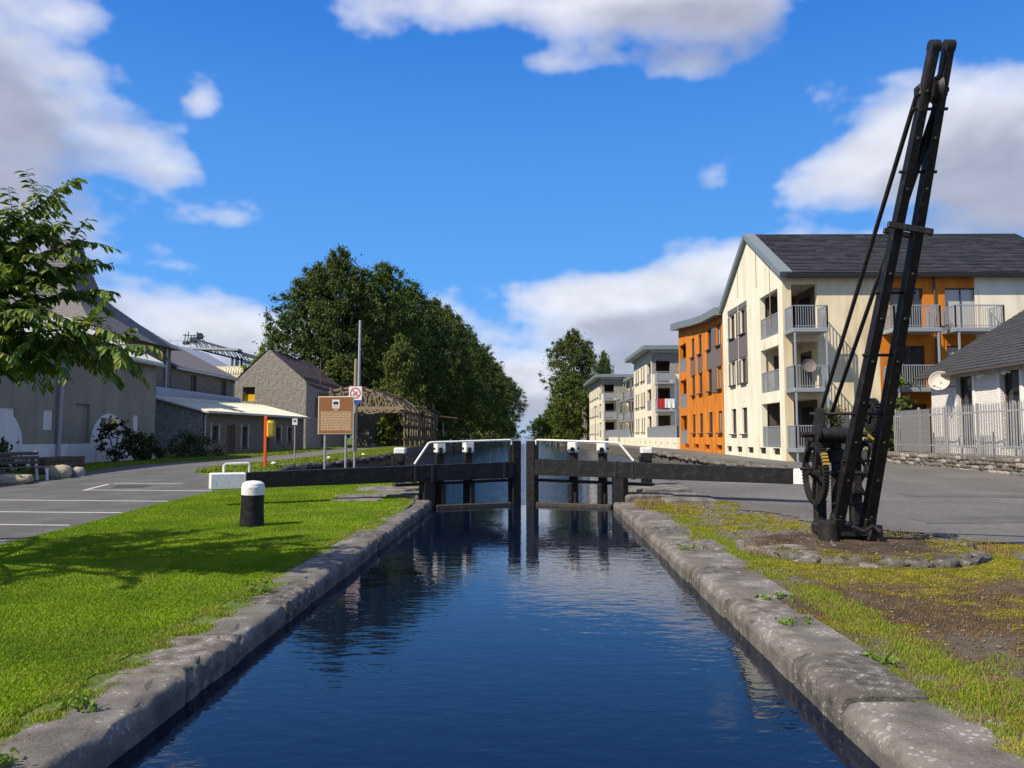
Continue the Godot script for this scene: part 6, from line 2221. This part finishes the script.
func build_street_things() -> void:
	# bollard
	var t := thing("bollard", "black mooring bollard with white top on the lawn", "bollard", P(-4.87, 14.25, 0.18), 0.0)
	var mb := MB.new()
	var prof := [[0.215, -0.1], [0.212, 0.1], [0.2, 0.35], [0.198, 0.585]]
	mb.lathe(prof, Vector3.ZERO, 14)
	part(mb, "shaft", M.black_wood, t)
	mb = MB.new()
	mb.lathe([[0.2, 0.585], [0.203, 0.72], [0.185, 0.79], [0.13, 0.825], [0.0, 0.84]], Vector3.ZERO, 14)
	part(mb, "white_top", M.white, t)
	t.rotation.z = -0.015
	# brown information sign
	t = thing("information_sign", "brown information board with a white emblem on two grey posts", "sign", P(-6.17, 26.0, gy(26.0)), deg_to_rad(-3.0))
	for x in [-0.37, 0.33]:
		mb = MB.new()
		mb.tube([Vector3(x, -0.1, -0.04), Vector3(x, 2.6, -0.04)], [0.038, 0.038], 10)
		part(mb, "post", M.galv, t)
	mb = MB.new()
	mb.box(Vector3(0, 2.1, 0), Vector3(1.2, 1.25, 0.035), 0.01)
	part(mb, "panel", M.sign_frame, t)
	var r := RandomNumberGenerator.new()
	r.seed = 12
	var runs := {}
	for line in 12:
		var xs := []
		var x := 12
		while x < 180:
			var n := r.randi_range(4, 14)
			for k in n:
				if x + k < 181: xs.append(x + k)
			x += n + 3
		runs[line] = xs
	var brown := C(0.24, 0.1, 0.03)
	var pale := C(0.62, 0.52, 0.35)
	board(t, "print", 1.14, 1.19, Vector3(0, 2.1, 0.0), print_tex(192, 200, func(px: int, py: int) -> Color:
		# white panel with a dark animal mark at the top, rows of small text beneath
		if px > 74 and px < 116 and py > 12 and py < 62:
			var dx := (px - 95) / 16.0
			var dy := (py - 32) / 9.0
			if dx * dx + dy * dy < 1.0: return C(0.03, 0.03, 0.035)
			if py > 34 and py < 45 and absf(absf(px - 95.0) - 9.0) < 2.5: return C(0.03, 0.03, 0.035)
			if py > 50 and py < 56 and px > 80 and px < 110: return C(0.2, 0.2, 0.2)
			return C(0.68, 0.67, 0.64)
		if py > 66 and py < 72 and px > 84 and px < 106: return pale
		if py > 78 and py < 188:
			var line := (py - 78) / 9
			if (py - 78) % 9 < 5 and line < 12 and runs[line].has(px) and (px * 7 + py * 3) % 5 != 0: return pale
			return C(0.28, 0.14, 0.055)
		return brown), 0.022)
	# no swimming sign on a post
	t = thing("warning_sign", "white prohibition sign with red ring on a grey post", "sign", P(-5.6, 26.3, gy(26.3)), deg_to_rad(-2.0))
	mb = MB.new()
	mb.tube([Vector3(-0.02, -0.1, -0.04), Vector3(0, 3.0, -0.04)], [0.04, 0.04], 10)
	part(mb, "post", M.galv, t)
	mb = MB.new()
	mb.box(Vector3(0, 2.78, 0), Vector3(0.44, 0.56, 0.02), 0.004)
	part(mb, "panel", M.frame_white, t)
	board(t, "print", 0.43, 0.55, Vector3(0, 2.78, 0.0), print_tex(96, 122, func(px: int, py: int) -> Color:
		if py > 98: return C(0.03, 0.06, 0.35)
		if py > 93: return C(0.75, 0.75, 0.75)
		var d := Vector2(px - 48, py - 48).length()
		if d < 41 and d > 32: return C(0.55, 0.02, 0.02)
		if d <= 32 and absf((px - 48) - (py - 48)) < 5.5: return C(0.55, 0.02, 0.02)
		if Vector2(px - 60, py - 40).length() < 6: return C(0.02, 0.02, 0.02)
		if px > 30 and px < 58 and absf(py - 52 + (px - 44) * 0.4) < 4: return C(0.02, 0.02, 0.02)
		if px > 26 and px < 72 and absf(py - 64 - 2.5 * sin(px * 0.45)) < 2: return C(0.02, 0.02, 0.02)
		return C(0.76, 0.76, 0.74)), 0.012)
	# life-ring station: orange post and yellow box
	t = thing("lifebuoy_station", "orange post with a yellow lifebuoy box by the basin edge", "lifebuoy station", P(-10.32, 31.6, gy(31.6)))
	mb = MB.new()
	mb.box(Vector3(0, 1.0, 0), Vector3(0.11, 2.2, 0.11), 0.015)
	part(mb, "post", M.orange_paint, t)
	mb = MB.new()
	mb.box(Vector3(0.22, 1.58, 0.02), Vector3(0.3, 0.68, 0.22), 0.05)
	var bx := part(mb, "box", M.box_yellow, t)
	mb = MB.new()
	mb.box(Vector3(0.24, 1.58, 0.14), Vector3(0.2, 0.5, 0.03), 0.01)
	mb.box(Vector3(0.3, 1.9, 0.05), Vector3(0.14, 0.05, 0.16), 0.01)
	part(mb, "lid", M.yellow, bx)
	# small post with a little notice
	t = thing("notice_post", "thin grey post with a small white notice beside the path", "sign", P(-10.7, 37.0, gy(37.0)))
	mb = MB.new()
	mb.tube([Vector3(0, -0.1, 0), Vector3(0, 2.05, 0)], [0.035, 0.035], 8)
	part(mb, "post", M.galv, t)
	mb = MB.new()
	mb.box(Vector3(0, 1.93, 0.045), Vector3(0.24, 0.3, 0.015), 0.004)
	var np := part(mb, "notice", M.frame_white, t)
	mb = MB.new()
	mb.box(Vector3(0, 1.97, 0.056), Vector3(0.13, 0.09, 0.004))
	part(mb, "mark", M.frame_dark, np)
	# tall pole: timber below, metal above
	t = thing("utility_pole", "tall pole with pale metal top rising behind the prohibition sign", "pole", P(-11.7, 55.5, gy(55.5)))
	mb = MB.new()
	mb.tube([Vector3(-0.12, -0.2, 0), Vector3(-0.08, 6.6, 0)], [0.17, 0.15], 10)
	part(mb, "timber_pole", M.old_timber, t)
	mb = MB.new()
	mb.tube([Vector3(0.12, 4.3, 0.05), Vector3(0.16, 9.35, 0.05)], [0.1, 0.085], 10)
	part(mb, "metal_extension", M.steel_pale, t)
	# a thin mast far up the left quay
	t = thing("mooring_post", "thin grey post on the far quay past the truss shed", "post", P(-10.9, 108.0, 0.6))
	mb = MB.new()
	mb.tube([Vector3(0, -0.2, 0), Vector3(0, 3.2, 0)], [0.07, 0.06], 8)
	mb.lathe([[0.07, 3.2], [0.1, 3.25], [0.0, 3.35]], Vector3.ZERO, 8)
	part(mb, "post", M.galv, t)
	# white mooring pins along the far left edge
	for k in 6:
		var d := 112.0 + k * 6.5
		var pn := thing("mooring_pin", "small white mooring pin on the far left bank, %s" % ["nearest the truss shed", "second from the truss shed", "third from the truss shed", "fourth from the truss shed", "fifth from the truss shed", "farthest up the canal"][k], "mooring pin", P(follow(LEFT_EDGE, d) - 0.35, d, gy(d)), 0.0, "white mooring pins on the far left bank")
		mb = MB.new()
		mb.lathe([[0.12, -0.05], [0.11, 0.5], [0.14, 0.55], [0.14, 0.7], [0.0, 0.76]], Vector3.ZERO, 8)
		part(mb, "pin", M.white, pn)
	# white pegs in the grass strip on the left quay
	for q in [[-10.6, 33.6, "small white peg in grass by the lifebuoy post"], [-10.2, 41.5, "small white peg on the grass strip, middle one"], [-9.6, 47.5, "small white peg on the grass strip nearest the truss shed"]]:
		var pg := thing("ground_peg", q[2], "peg", P(q[0], q[1], gy(q[1])), 0.0, "white pegs on the grass strip")
		mb = MB.new()
		mb.box(Vector3(0, 0.07, 0), Vector3(0.2, 0.22, 0.2), 0.05)
		part(mb, "peg", M.white, pg)
	# bench
	t = thing("park_bench", "dark slatted bench with pale end frame by the grey building", "bench", P(-15.9, 24.9, gy(24.9)), deg_to_rad(68.0))
	for k in 4:
		mb = MB.new()
		mb.box(Vector3(0, 0.45, -0.12 + k * 0.12), Vector3(1.6, 0.04, 0.1), 0.008)
		part(mb, "seat_slat", M.frame_dark, t)
	for k in 3:
		mb = MB.new()
		mb.box(Vector3(0, 0.6 + k * 0.14, -0.24 - k * 0.03), Vector3(1.6, 0.11, 0.035), 0.008)
		part(mb, "back_slat", M.frame_dark, t)
	for x in [-0.72, 0.72]:
		mb = MB.new()
		mb.beam(Vector3(x, 0, 0.26), Vector3(x, 0.44, 0.24), 0.07, 0.07, 0.01, Vector3.RIGHT)
		mb.beam(Vector3(x, 0, -0.2), Vector3(x, 0.95, -0.34), 0.07, 0.07, 0.01, Vector3.RIGHT)
		mb.beam(Vector3(x, 0.42, -0.25), Vector3(x, 0.42, 0.28), 0.06, 0.05)
		part(mb, "leg", M.white if x > 0 else M.frame_dark, t)
	# planter box
	t = thing("planter", "long brown timber planter beside the bench", "planter", P(-17.4, 29.5, gy(29.5)), PI / 2)
	for k in 3:
		mb = MB.new()
		mb.box(Vector3(0, 0.1 + k * 0.19, 0.25), Vector3(2.6, 0.17, 0.04), 0.01)
		part(mb, "board", M.rust, t)
		mb = MB.new()
		mb.box(Vector3(0, 0.1 + k * 0.19, -0.25), Vector3(2.6, 0.17, 0.04), 0.01)
		part(mb, "board", M.rust, t)
	mb = MB.new()
	mb.box(Vector3(0, 0.26, 0), Vector3(2.5, 0.5, 0.44))
	part(mb, "soil", M.dark_room, t)
	# boulders on the verge
	var q2 := [[-15.6, 24.1, 0.9, 0.34, "long pale boulder at the left edge of the car park"], [-15.55, 26.4, 0.66, 0.5, "rounded tan boulder beside the bench"], [-15.35, 27.2, 0.36, 0.36, "small white-faced boulder next to the tan one"]]
	for q in q2:
		var b := put(rock_mesh(hash(q[4]) % 1000, Vector3(q[2], q[3], q[2] * 0.7), 0.25, 8), "boulder", M.boulder if q[2] > 0.4 else M.concrete)
		b.position = P(q[0], q[1], gy(q[1]) + q[3] * 0.32)
		b.rotation.y = q[0]
		tag(b, q[4], "boulder", "boulders on the verge")
	# shrubs along the grey building
	for q in [[-17.6, 26.2, 0.9, 1.3, "dark bush at the left edge before the grey wall", C(0.035, 0.05, 0.015)], [-18.4, 35.6, 0.9, 2.1, "tall dark bush left of the white arch", C(0.03, 0.042, 0.014)], [-18.3, 37.2, 0.8, 1.7, "dark bush in front of the white arch", C(0.04, 0.055, 0.016)], [-18.3, 38.6, 0.6, 1.3, "small bush at the right of the white arch", C(0.045, 0.06, 0.02)], [-18.2, 42.4, 1.1, 1.4, "flowering bush at the end of the grey building", C(0.06, 0.085, 0.025)], [-18.6, 45.4, 1.2, 1.2, "low dark bush before the shaded shed end", C(0.045, 0.06, 0.02)]]:
		shrub("garden_shrub", q[4], P(q[0], q[1], gy(q[1])), q[2], q[3], q[5], 900, 0.1)
	# weeds rooted in the coping joints
	for q in [[2.3, 6.85, 0.22, 0.12, "leafy green weed in a joint of the right coping"], [2.5, 8.0, 0.25, 0.07, "flat weed spreading over the right coping stones"], [2.6, 5.75, 0.2, 0.07, "small weed between two right coping stones near the bottom"], [-2.62, 4.75, 0.2, 0.09, "small leafy weed on the left coping stones"], [-2.55, 3.9, 0.13, 0.1, "tiny weed on the nearest left coping stone"], [-2.75, 8.2, 0.16, 0.14, "grassy weed at the left coping edge halfway along"], [2.4, 11.4, 0.25, 0.08, "flat weed on the right coping below the plinth"]]:
		var wd := thing("weed", q[4], "weed", P(q[0], q[1], 0.2))
		var cl := []
		for k in 9:
			cl.append([Vector3(rng.randf_range(-1, 1) * q[2] * 0.7, q[3] * rng.randf_range(0.1, 0.7), rng.randf_range(-1, 1) * q[2] * 0.5), 0.05])
		put(leaf_cloud(hash(q[4]), cl, 16, 0.02, C(0.11, 0.2, 0.02), C(0.2, 0.3, 0.05)), "leaves", M.leaf, wd)

# ---------------------------------------------------------------- cherry tree at the left
func leaf_mesh(col: Color) -> ArrayMesh:
	# local y along the leaf, folded along its midrib and curling down
	var mb := MB.new()
	mb.use_col = true
	mb.col = col
	var w := [0.0, 0.3, 0.42, 0.3, 0.0]
	for i in 4:
		var y0 := i / 4.0
		var y1 := (i + 1) / 4.0
		var z0 := -0.28 * y0 * y0
		var z1 := -0.28 * y1 * y1
		for s in [-1.0, 1.0]:
			var a := Vector3(0, y0, z0)
			var b := Vector3(0, y1, z1)
			var c := Vector3(s * w[i + 1] * 0.5, y1, z1 + w[i + 1] * 0.16)
			var d := Vector3(s * w[i] * 0.5, y0, z0 + w[i] * 0.16)
			if i < 3: mb.tri_to(a, b, c, Vector3(0, 0, 1))
			if i > 0: mb.tri_to(a, c if i < 3 else b, d, Vector3(0, 0, 1))
	return mb.mesh()

func build_cherry_tree() -> void:
	var t := thing("cherry_tree", "leafy cherry tree reaching in from the left edge", "tree", P(-8.5, 9.0, 0.18))
	var o := P(-8.5, 9.0, 0.18)
	var r := RandomNumberGenerator.new()
	r.seed = 77
	var mb := MB.new()
	mb.tube([Vector3(0, -0.2, 0), Vector3(0, 0.2, 0), Vector3(0.06, 1.2, -0.03), Vector3(0.05, 2.0, 0)], [0.19, 0.14, 0.12, 0.13], 12)
	part(mb, "trunk", M.bark, t)
	var tips := [[-4.1, 8.3, 2.78], [-4.45, 8.2, 2.95], [-4.55, 8.8, 2.7], [-4.75, 8.4, 3.95], [-5.05, 8.3, 4.4], [-4.85, 8.7, 3.45], [-5.25, 8.4, 2.62], [-5.5, 8.1, 2.7], [-5.4, 8.7, 4.1], [-5.55, 8.2, 3.4], [-5.0, 9.0, 2.85], [-5.3, 8.9, 3.7], [-5.7, 8.5, 3.0], [-5.9, 8.0, 3.7], [-5.8, 9.2, 4.5], [-5.2, 8.0, 3.1], [-5.0, 8.6, 3.7], [-5.6, 8.8, 2.6], [-4.6, 8.5, 2.9], [-5.2, 8.5, 4.05], [-5.0, 8.2, 3.15], [-5.5, 8.4, 3.9]]
	for k in 30:
		var v := Vector3(r.randfn(), r.randfn(), r.randfn()).normalized()
		v.y = absf(v.y) * 1.1 - 0.25
		tips.append([-8.5 + v.x * 2.7, 9.0 - v.z * 2.5, 3.5 + v.y * 1.9])
	var leaves := []
	for i in tips.size():
		var q: Array = tips[i]
		var tip: Vector3 = P(q[0], q[1], q[2]) - o
		var st := Vector3(0.05, 2.0, 0)
		var mid := st.lerp(tip, 0.5) + Vector3(0, 0.35 if i < 22 else 0.25, 0) + Vector3(r.randf_range(-0.2, 0.2), 0, r.randf_range(-0.2, 0.2))
		mb = MB.new()
		var pts := []
		var rad := []
		for k in 9:
			var f := k / 8.0
			pts.append(st.lerp(mid, f).lerp(mid.lerp(tip, f), f))
			rad.append(lerpf(0.05, 0.006, f))
		mb.tube(pts, rad, 6)
		# twigs with alternate leaves
		var nt := 30 if i < 22 else 16
		for k in nt:
			var f := 0.42 + 0.58 * (k + 0.5) / nt
			var p := st.lerp(mid, f).lerp(mid.lerp(tip, f), f)
			var along := (tip - mid).normalized()
			var dir := (along * 0.7 + Vector3(r.randfn(), r.randfn() * 0.7 + 0.15, r.randfn()) * 0.55).normalized()
			var ln := r.randf_range(0.25, 0.5) * (1.0 if i < 22 else 1.25)
			var e := p + dir * ln + Vector3(0, -0.05, 0)
			mb.tube([p, p.lerp(e, 0.5) + Vector3(0, 0.03, 0), e], [0.005, 0.004, 0.002], 4, false)
			var cnt := int(ln / 0.018)
			for j in cnt:
				var g := (j + 0.6) / cnt
				var lp := p.lerp(e, g) + Vector3(0, 0.03 * sin(g * PI), 0)
				var side := dir.cross(Vector3.UP).normalized() * (1.0 if j % 2 else -1.0)
				var ax := (dir * 0.45 + side * r.randf_range(0.5, 0.9) + Vector3(0, -0.5 + r.randf_range(-0.35, 0.45), 0)).normalized()
				var nrm := (Vector3.UP + Vector3(r.randfn(), 0, r.randfn()) * 0.35)
				var x := ax.cross(nrm).normalized()
				var z := x.cross(ax).normalized()
				var s := r.randf_range(0.08, 0.135)
				leaves.append(Transform3D(Basis(x * s, ax * s, z * s), lp))
		part(mb, "limb", M.bark, t)
	var tones := [C(0.075, 0.14, 0.018), C(0.12, 0.2, 0.026), C(0.17, 0.25, 0.034), C(0.095, 0.165, 0.02), C(0.26, 0.26, 0.04)]
	var lm := []
	for c in tones: lm.append(leaf_mesh(c))
	# the leaves that show best, nearest the open side, are single parts
	var idx := range(leaves.size())
	idx.sort_custom(func(a, b): return leaves[a].origin.x > leaves[b].origin.x)
	for k in 300:
		var li := put(lm[r.randi() % 4 if r.randf() < 0.9 else 4], "leaf", M.leaf, t)
		li.transform = leaves[idx[k]]
	var mm := MultiMesh.new()
	mm.transform_format = MultiMesh.TRANSFORM_3D
	mm.use_colors = true
	mm.mesh = leaf_mesh(C(1, 1, 1))
	mm.instance_count = leaves.size() - 300
	for k in range(300, leaves.size()):
		mm.set_instance_transform(k - 300, leaves[idx[k]])
		mm.set_instance_color(k - 300, tones[r.randi() % 4 if r.randf() < 0.92 else 4])
	var mi := MultiMeshInstance3D.new()
	mi.multimesh = mm
	mi.material_override = M.leaf
	mi.name = "foliage"
	mi.set_meta("kind", "stuff")
	t.add_child(mi, true)
	print("cherry leaves ", leaves.size())

# ---------------------------------------------------------------- grass
func tuft(seed_: int, blades: int, h: float, spread: float, wd: float) -> ArrayMesh:
	var r := RandomNumberGenerator.new()
	r.seed = seed_
	var mb := MB.new()
	mb.use_col = true
	mb.col = C(1, 1, 1)
	for k in blades:
		var an := r.randf() * TAU
		var p := Vector3(cos(an), 0, sin(an)) * spread * sqrt(r.randf())
		var lean := Vector3(r.randfn(), 0, r.randfn()) * 0.45
		var hh := h * r.randf_range(0.55, 1.15)
		var tip := p + Vector3(0, hh, 0) + lean * hh
		var mid := p + Vector3(0, hh * 0.6, 0) + lean * hh * 0.4
		var s := Vector3(cos(an * 3.1), 0, sin(an * 3.1)) * wd * 0.5
		mb.tri(p - s, p + s, mid + s * 0.7)
		mb.tri(p - s, mid + s * 0.7, mid - s * 0.7)
		mb.tri(mid - s * 0.7, mid + s * 0.7, tip)
	return mb.mesh()

func scatter(called: String, label: String, mesh: Mesh, pts: Array, cols: Array) -> void:
	var mm := MultiMesh.new()
	mm.transform_format = MultiMesh.TRANSFORM_3D
	mm.use_colors = true
	mm.mesh = mesh
	mm.instance_count = pts.size()
	for k in pts.size():
		mm.set_instance_transform(k, pts[k])
		mm.set_instance_color(k, cols[k])
	var mi := MultiMeshInstance3D.new()
	mi.multimesh = mm
	mi.material_override = M.blade
	mi.name = numbered(called)
	mi.set_meta("kind", "stuff")
	tag(mi, label, "grass")
	add_child(mi)

func build_grass() -> void:
	var r := RandomNumberGenerator.new()
	r.seed = 5
	var nz := noise(51, 0.5, 3)
	var nf := noise(52, 2.5, 2)
	# lawn on the left, denser where it is near
	var pts := []
	var cols := []
	var n := 170000
	for k in n:
		var u := r.randf()
		var d := 3.0 * pow(28.0 / 3.0, u)          # logarithmic in distance
		var l0 := follow(PARK_IN, d)
		var l1 := follow(LEFT_EDGE, d) - 0.05
		var l := lerpf(l0, l1, pow(r.randf(), 0.85))
		var v := nz.get_noise_2d(l, d)
		var f := nf.get_noise_2d(l, d)
		if l > l1 - 0.28 and f < 0.05 + (l - l1 + 0.28) * 1.2 - 0.1: continue
		var s := (0.75 + d * 0.035) * r.randf_range(0.7, 1.25) * (1.0 + 0.25 * v)
		var b := Basis(Vector3.UP, r.randf() * TAU).scaled(Vector3(s * 1.1, s, s * 1.1))
		pts.append(Transform3D(b, P(l, d, flat_y(d) - 0.004)))
		var c := C(0.125, 0.24, 0.006).lerp(C(0.25, 0.37, 0.012), clampf(0.5 + v * 0.9 + f * 0.35 + r.randf_range(-0.25, 0.25), 0, 1))
		if r.randf() < 0.05 + 0.1 * clampf(nz.get_noise_2d(l * 0.6 + 30.0, d * 0.6) * 2.0, 0, 1) or (l > l1 - 0.35 and r.randf() < 0.25): c = c.lerp(C(0.32, 0.24, 0.09), 0.8)
		cols.append(c)
	scatter("lawn_grass", "short bright green lawn grass on the left bank", tuft(61, 11, 0.026, 0.06, 0.0055), pts, cols)
	# grass strip and verges farther off
	pts = []
	cols = []
	for k in 26000:
		var d := r.randf_range(29, 75)
		var strip_ := r.randf() < 0.6
		var l := r.randf_range(follow(PARK_IN, d), follow(LEFT_EDGE, d) - 0.1) if strip_ else r.randf_range(-19.0, follow(PARK_OUT, d))
		if not strip_ and d > 48 and l < -19.95 + (d - 49) * 0.13 + 0.3: continue
		var s := r.randf_range(1.6, 3.0)
		pts.append(Transform3D(Basis(Vector3.UP, r.randf() * TAU).scaled(Vector3(s * 1.6, s, s * 1.6)), P(l, d, flat_y(d) - 0.004)))
		cols.append(C(0.12, 0.19, 0.012).lerp(C(0.22, 0.28, 0.025), clampf(0.5 + nz.get_noise_2d(l, d) + r.randf_range(-0.3, 0.3), 0, 1)))
	scatter("verge_grass", "green grass on the verges along the path and maltings", tuft(62, 9, 0.05, 0.06, 0.009), pts, cols)
	# moss and thin grass on the right bank
	pts = []
	cols = []
	var pts2 := []
	var cols2 := []
	for k in 150000:
		var d := 3.0 * pow(21.0 / 3.0, r.randf())
		var l := r.randf_range(follow(RIGHT_EDGE, d) + 0.1, 8.0)
		var cv := bank_cover(l, d)
		var onroad := l > follow(ROAD_IN, d) + 0.35 and d > 7.5
		if onroad: continue
		var pdist := Vector2(l - 4.75, d - 11.5).length()
		if pdist < 0.95 or (pdist < 1.7 and r.randf() < 0.72 - (pdist - 0.95) * 0.6): continue
		if l < wall_x(1.0, d) + 0.52 + 0.22 * patch_noise2.get_noise_2d(d * 0.7, 2.0): continue
		var y := flat_y(d) - 0.006 + bump_y(l, d)
		if pdist < 1.75: y += 0.1 * (1.0 - smoothstep(1.36, 1.64, pdist))
		var pick := r.randf()
		if pick < cv.x * 0.9:
			var s := (0.4 + d * 0.02) * r.randf_range(0.6, 1.2)
			pts.append(Transform3D(Basis(Vector3.UP, r.randf() * TAU).scaled(Vector3(s * 1.5, s * 0.8, s * 1.5)), P(l, d, y)))
			cols.append(C(0.16, 0.18, 0.012).lerp(C(0.32, 0.3, 0.025), clampf(0.5 + nf.get_noise_2d(l, d) + r.randf_range(-0.3, 0.3), 0, 1)))
		elif pick < cv.x * 0.9 + cv.y * 0.8 * (1.0 - cv.x):
			var s := (0.7 + d * 0.03) * r.randf_range(0.6, 1.3)
			pts2.append(Transform3D(Basis(Vector3.UP, r.randf() * TAU).scaled(Vector3(s, s, s)), P(l, d, y)))
			var c := C(0.11, 0.19, 0.01).lerp(C(0.25, 0.31, 0.02), r.randf())
			if r.randf() < 0.15: c = C(0.3, 0.23, 0.09)
			cols2.append(c)
		elif pick > 0.985 - 0.16 * cv.z and d < 16.0:
			var s := (0.5 + d * 0.03) * r.randf_range(0.6, 1.3)
			pts2.append(Transform3D(Basis(Vector3.UP, r.randf() * TAU).scaled(Vector3(s, s * 1.2, s)), P(l, d, y)))
			cols2.append(C(0.13, 0.075, 0.032).lerp(C(0.24, 0.18, 0.08), r.randf()))
	scatter("moss", "yellow-green moss patches on the right bank round the plinth", tuft(63, 10, 0.03, 0.06, 0.012), pts, cols)
	scatter("bank_grass", "thin green and dry grass on the right bank", tuft(64, 9, 0.032, 0.055, 0.006), pts2, cols2)
	# pebbles and bits of litter on the bare ground
	pts = []
	cols = []
	for k in 16000:
		var d := 3.0 * pow(21.0 / 3.0, r.randf())
		var l := r.randf_range(follow(RIGHT_EDGE, d) + 0.5, 8.2)
		var cv := bank_cover(l, d)
		if r.randf() < cv.x + cv.y: continue
		if l > follow(ROAD_IN, d) + 0.5 and d > 7.5: continue
		var s := r.randf_range(0.35, 1.0) * (0.004 + 0.007 * pow(r.randf(), 6.0)) * (0.7 + d * 0.07)
		var up := 0.0
		var pd := Vector2(l - 4.75, d - 11.5).length()
		if pd < 1.75: up = 0.1 * (1.0 - smoothstep(1.36, 1.64, pd))
		pts.append(Transform3D(Basis.from_euler(Vector3(r.randf() * 6.0, r.randf() * 6.0, 0)).scaled(Vector3(s * 2.0, s, s * 2.0)), P(l, d, flat_y(d) - 0.004 + up)))
		cols.append([C(0.16, 0.15, 0.13), C(0.24, 0.22, 0.19), C(0.11, 0.075, 0.045), C(0.2, 0.12, 0.055), C(0.13, 0.1, 0.07), C(0.18, 0.1, 0.05), C(0.26, 0.24, 0.21)][r.randi() % 7])
	scatter("gravel", "loose pebbles and dead leaves on the bare right bank", rock_mesh(77, Vector3.ONE * 1.4, 0.4, 2), pts, cols)
	# dead stalks near the bottom right corner and by the right gate
	pts = []
	cols = []
	for q in [[2.95, 4.15, 60], [3.25, 4.6, 40], [2.75, 17.6, 40], [2.9, 18.4, 40], [3.4, 16.8, 25], [6.4, 11.2, 30], [3.3, 11.0, 30], [5.4, 12.6, 40], [5.9, 12.3, 30]]:
		for k in q[2]:
			var p := P(q[0] + r.randfn() * 0.18, q[1] + r.randfn() * 0.22, 0.19)
			var s := r.randf_range(1.2, 2.4)
			pts.append(Transform3D(Basis(Vector3.UP, r.randf() * TAU).scaled(Vector3(s, s * 1.5, s)), p))
			cols.append(C(0.3, 0.22, 0.1).lerp(C(0.17, 0.09, 0.04), r.randf()))
	scatter("dead_stalks", "dry brown stalks in clumps on the right bank", tuft(66, 5, 0.07, 0.05, 0.004), pts, cols)
	print("grass ", pts.size())
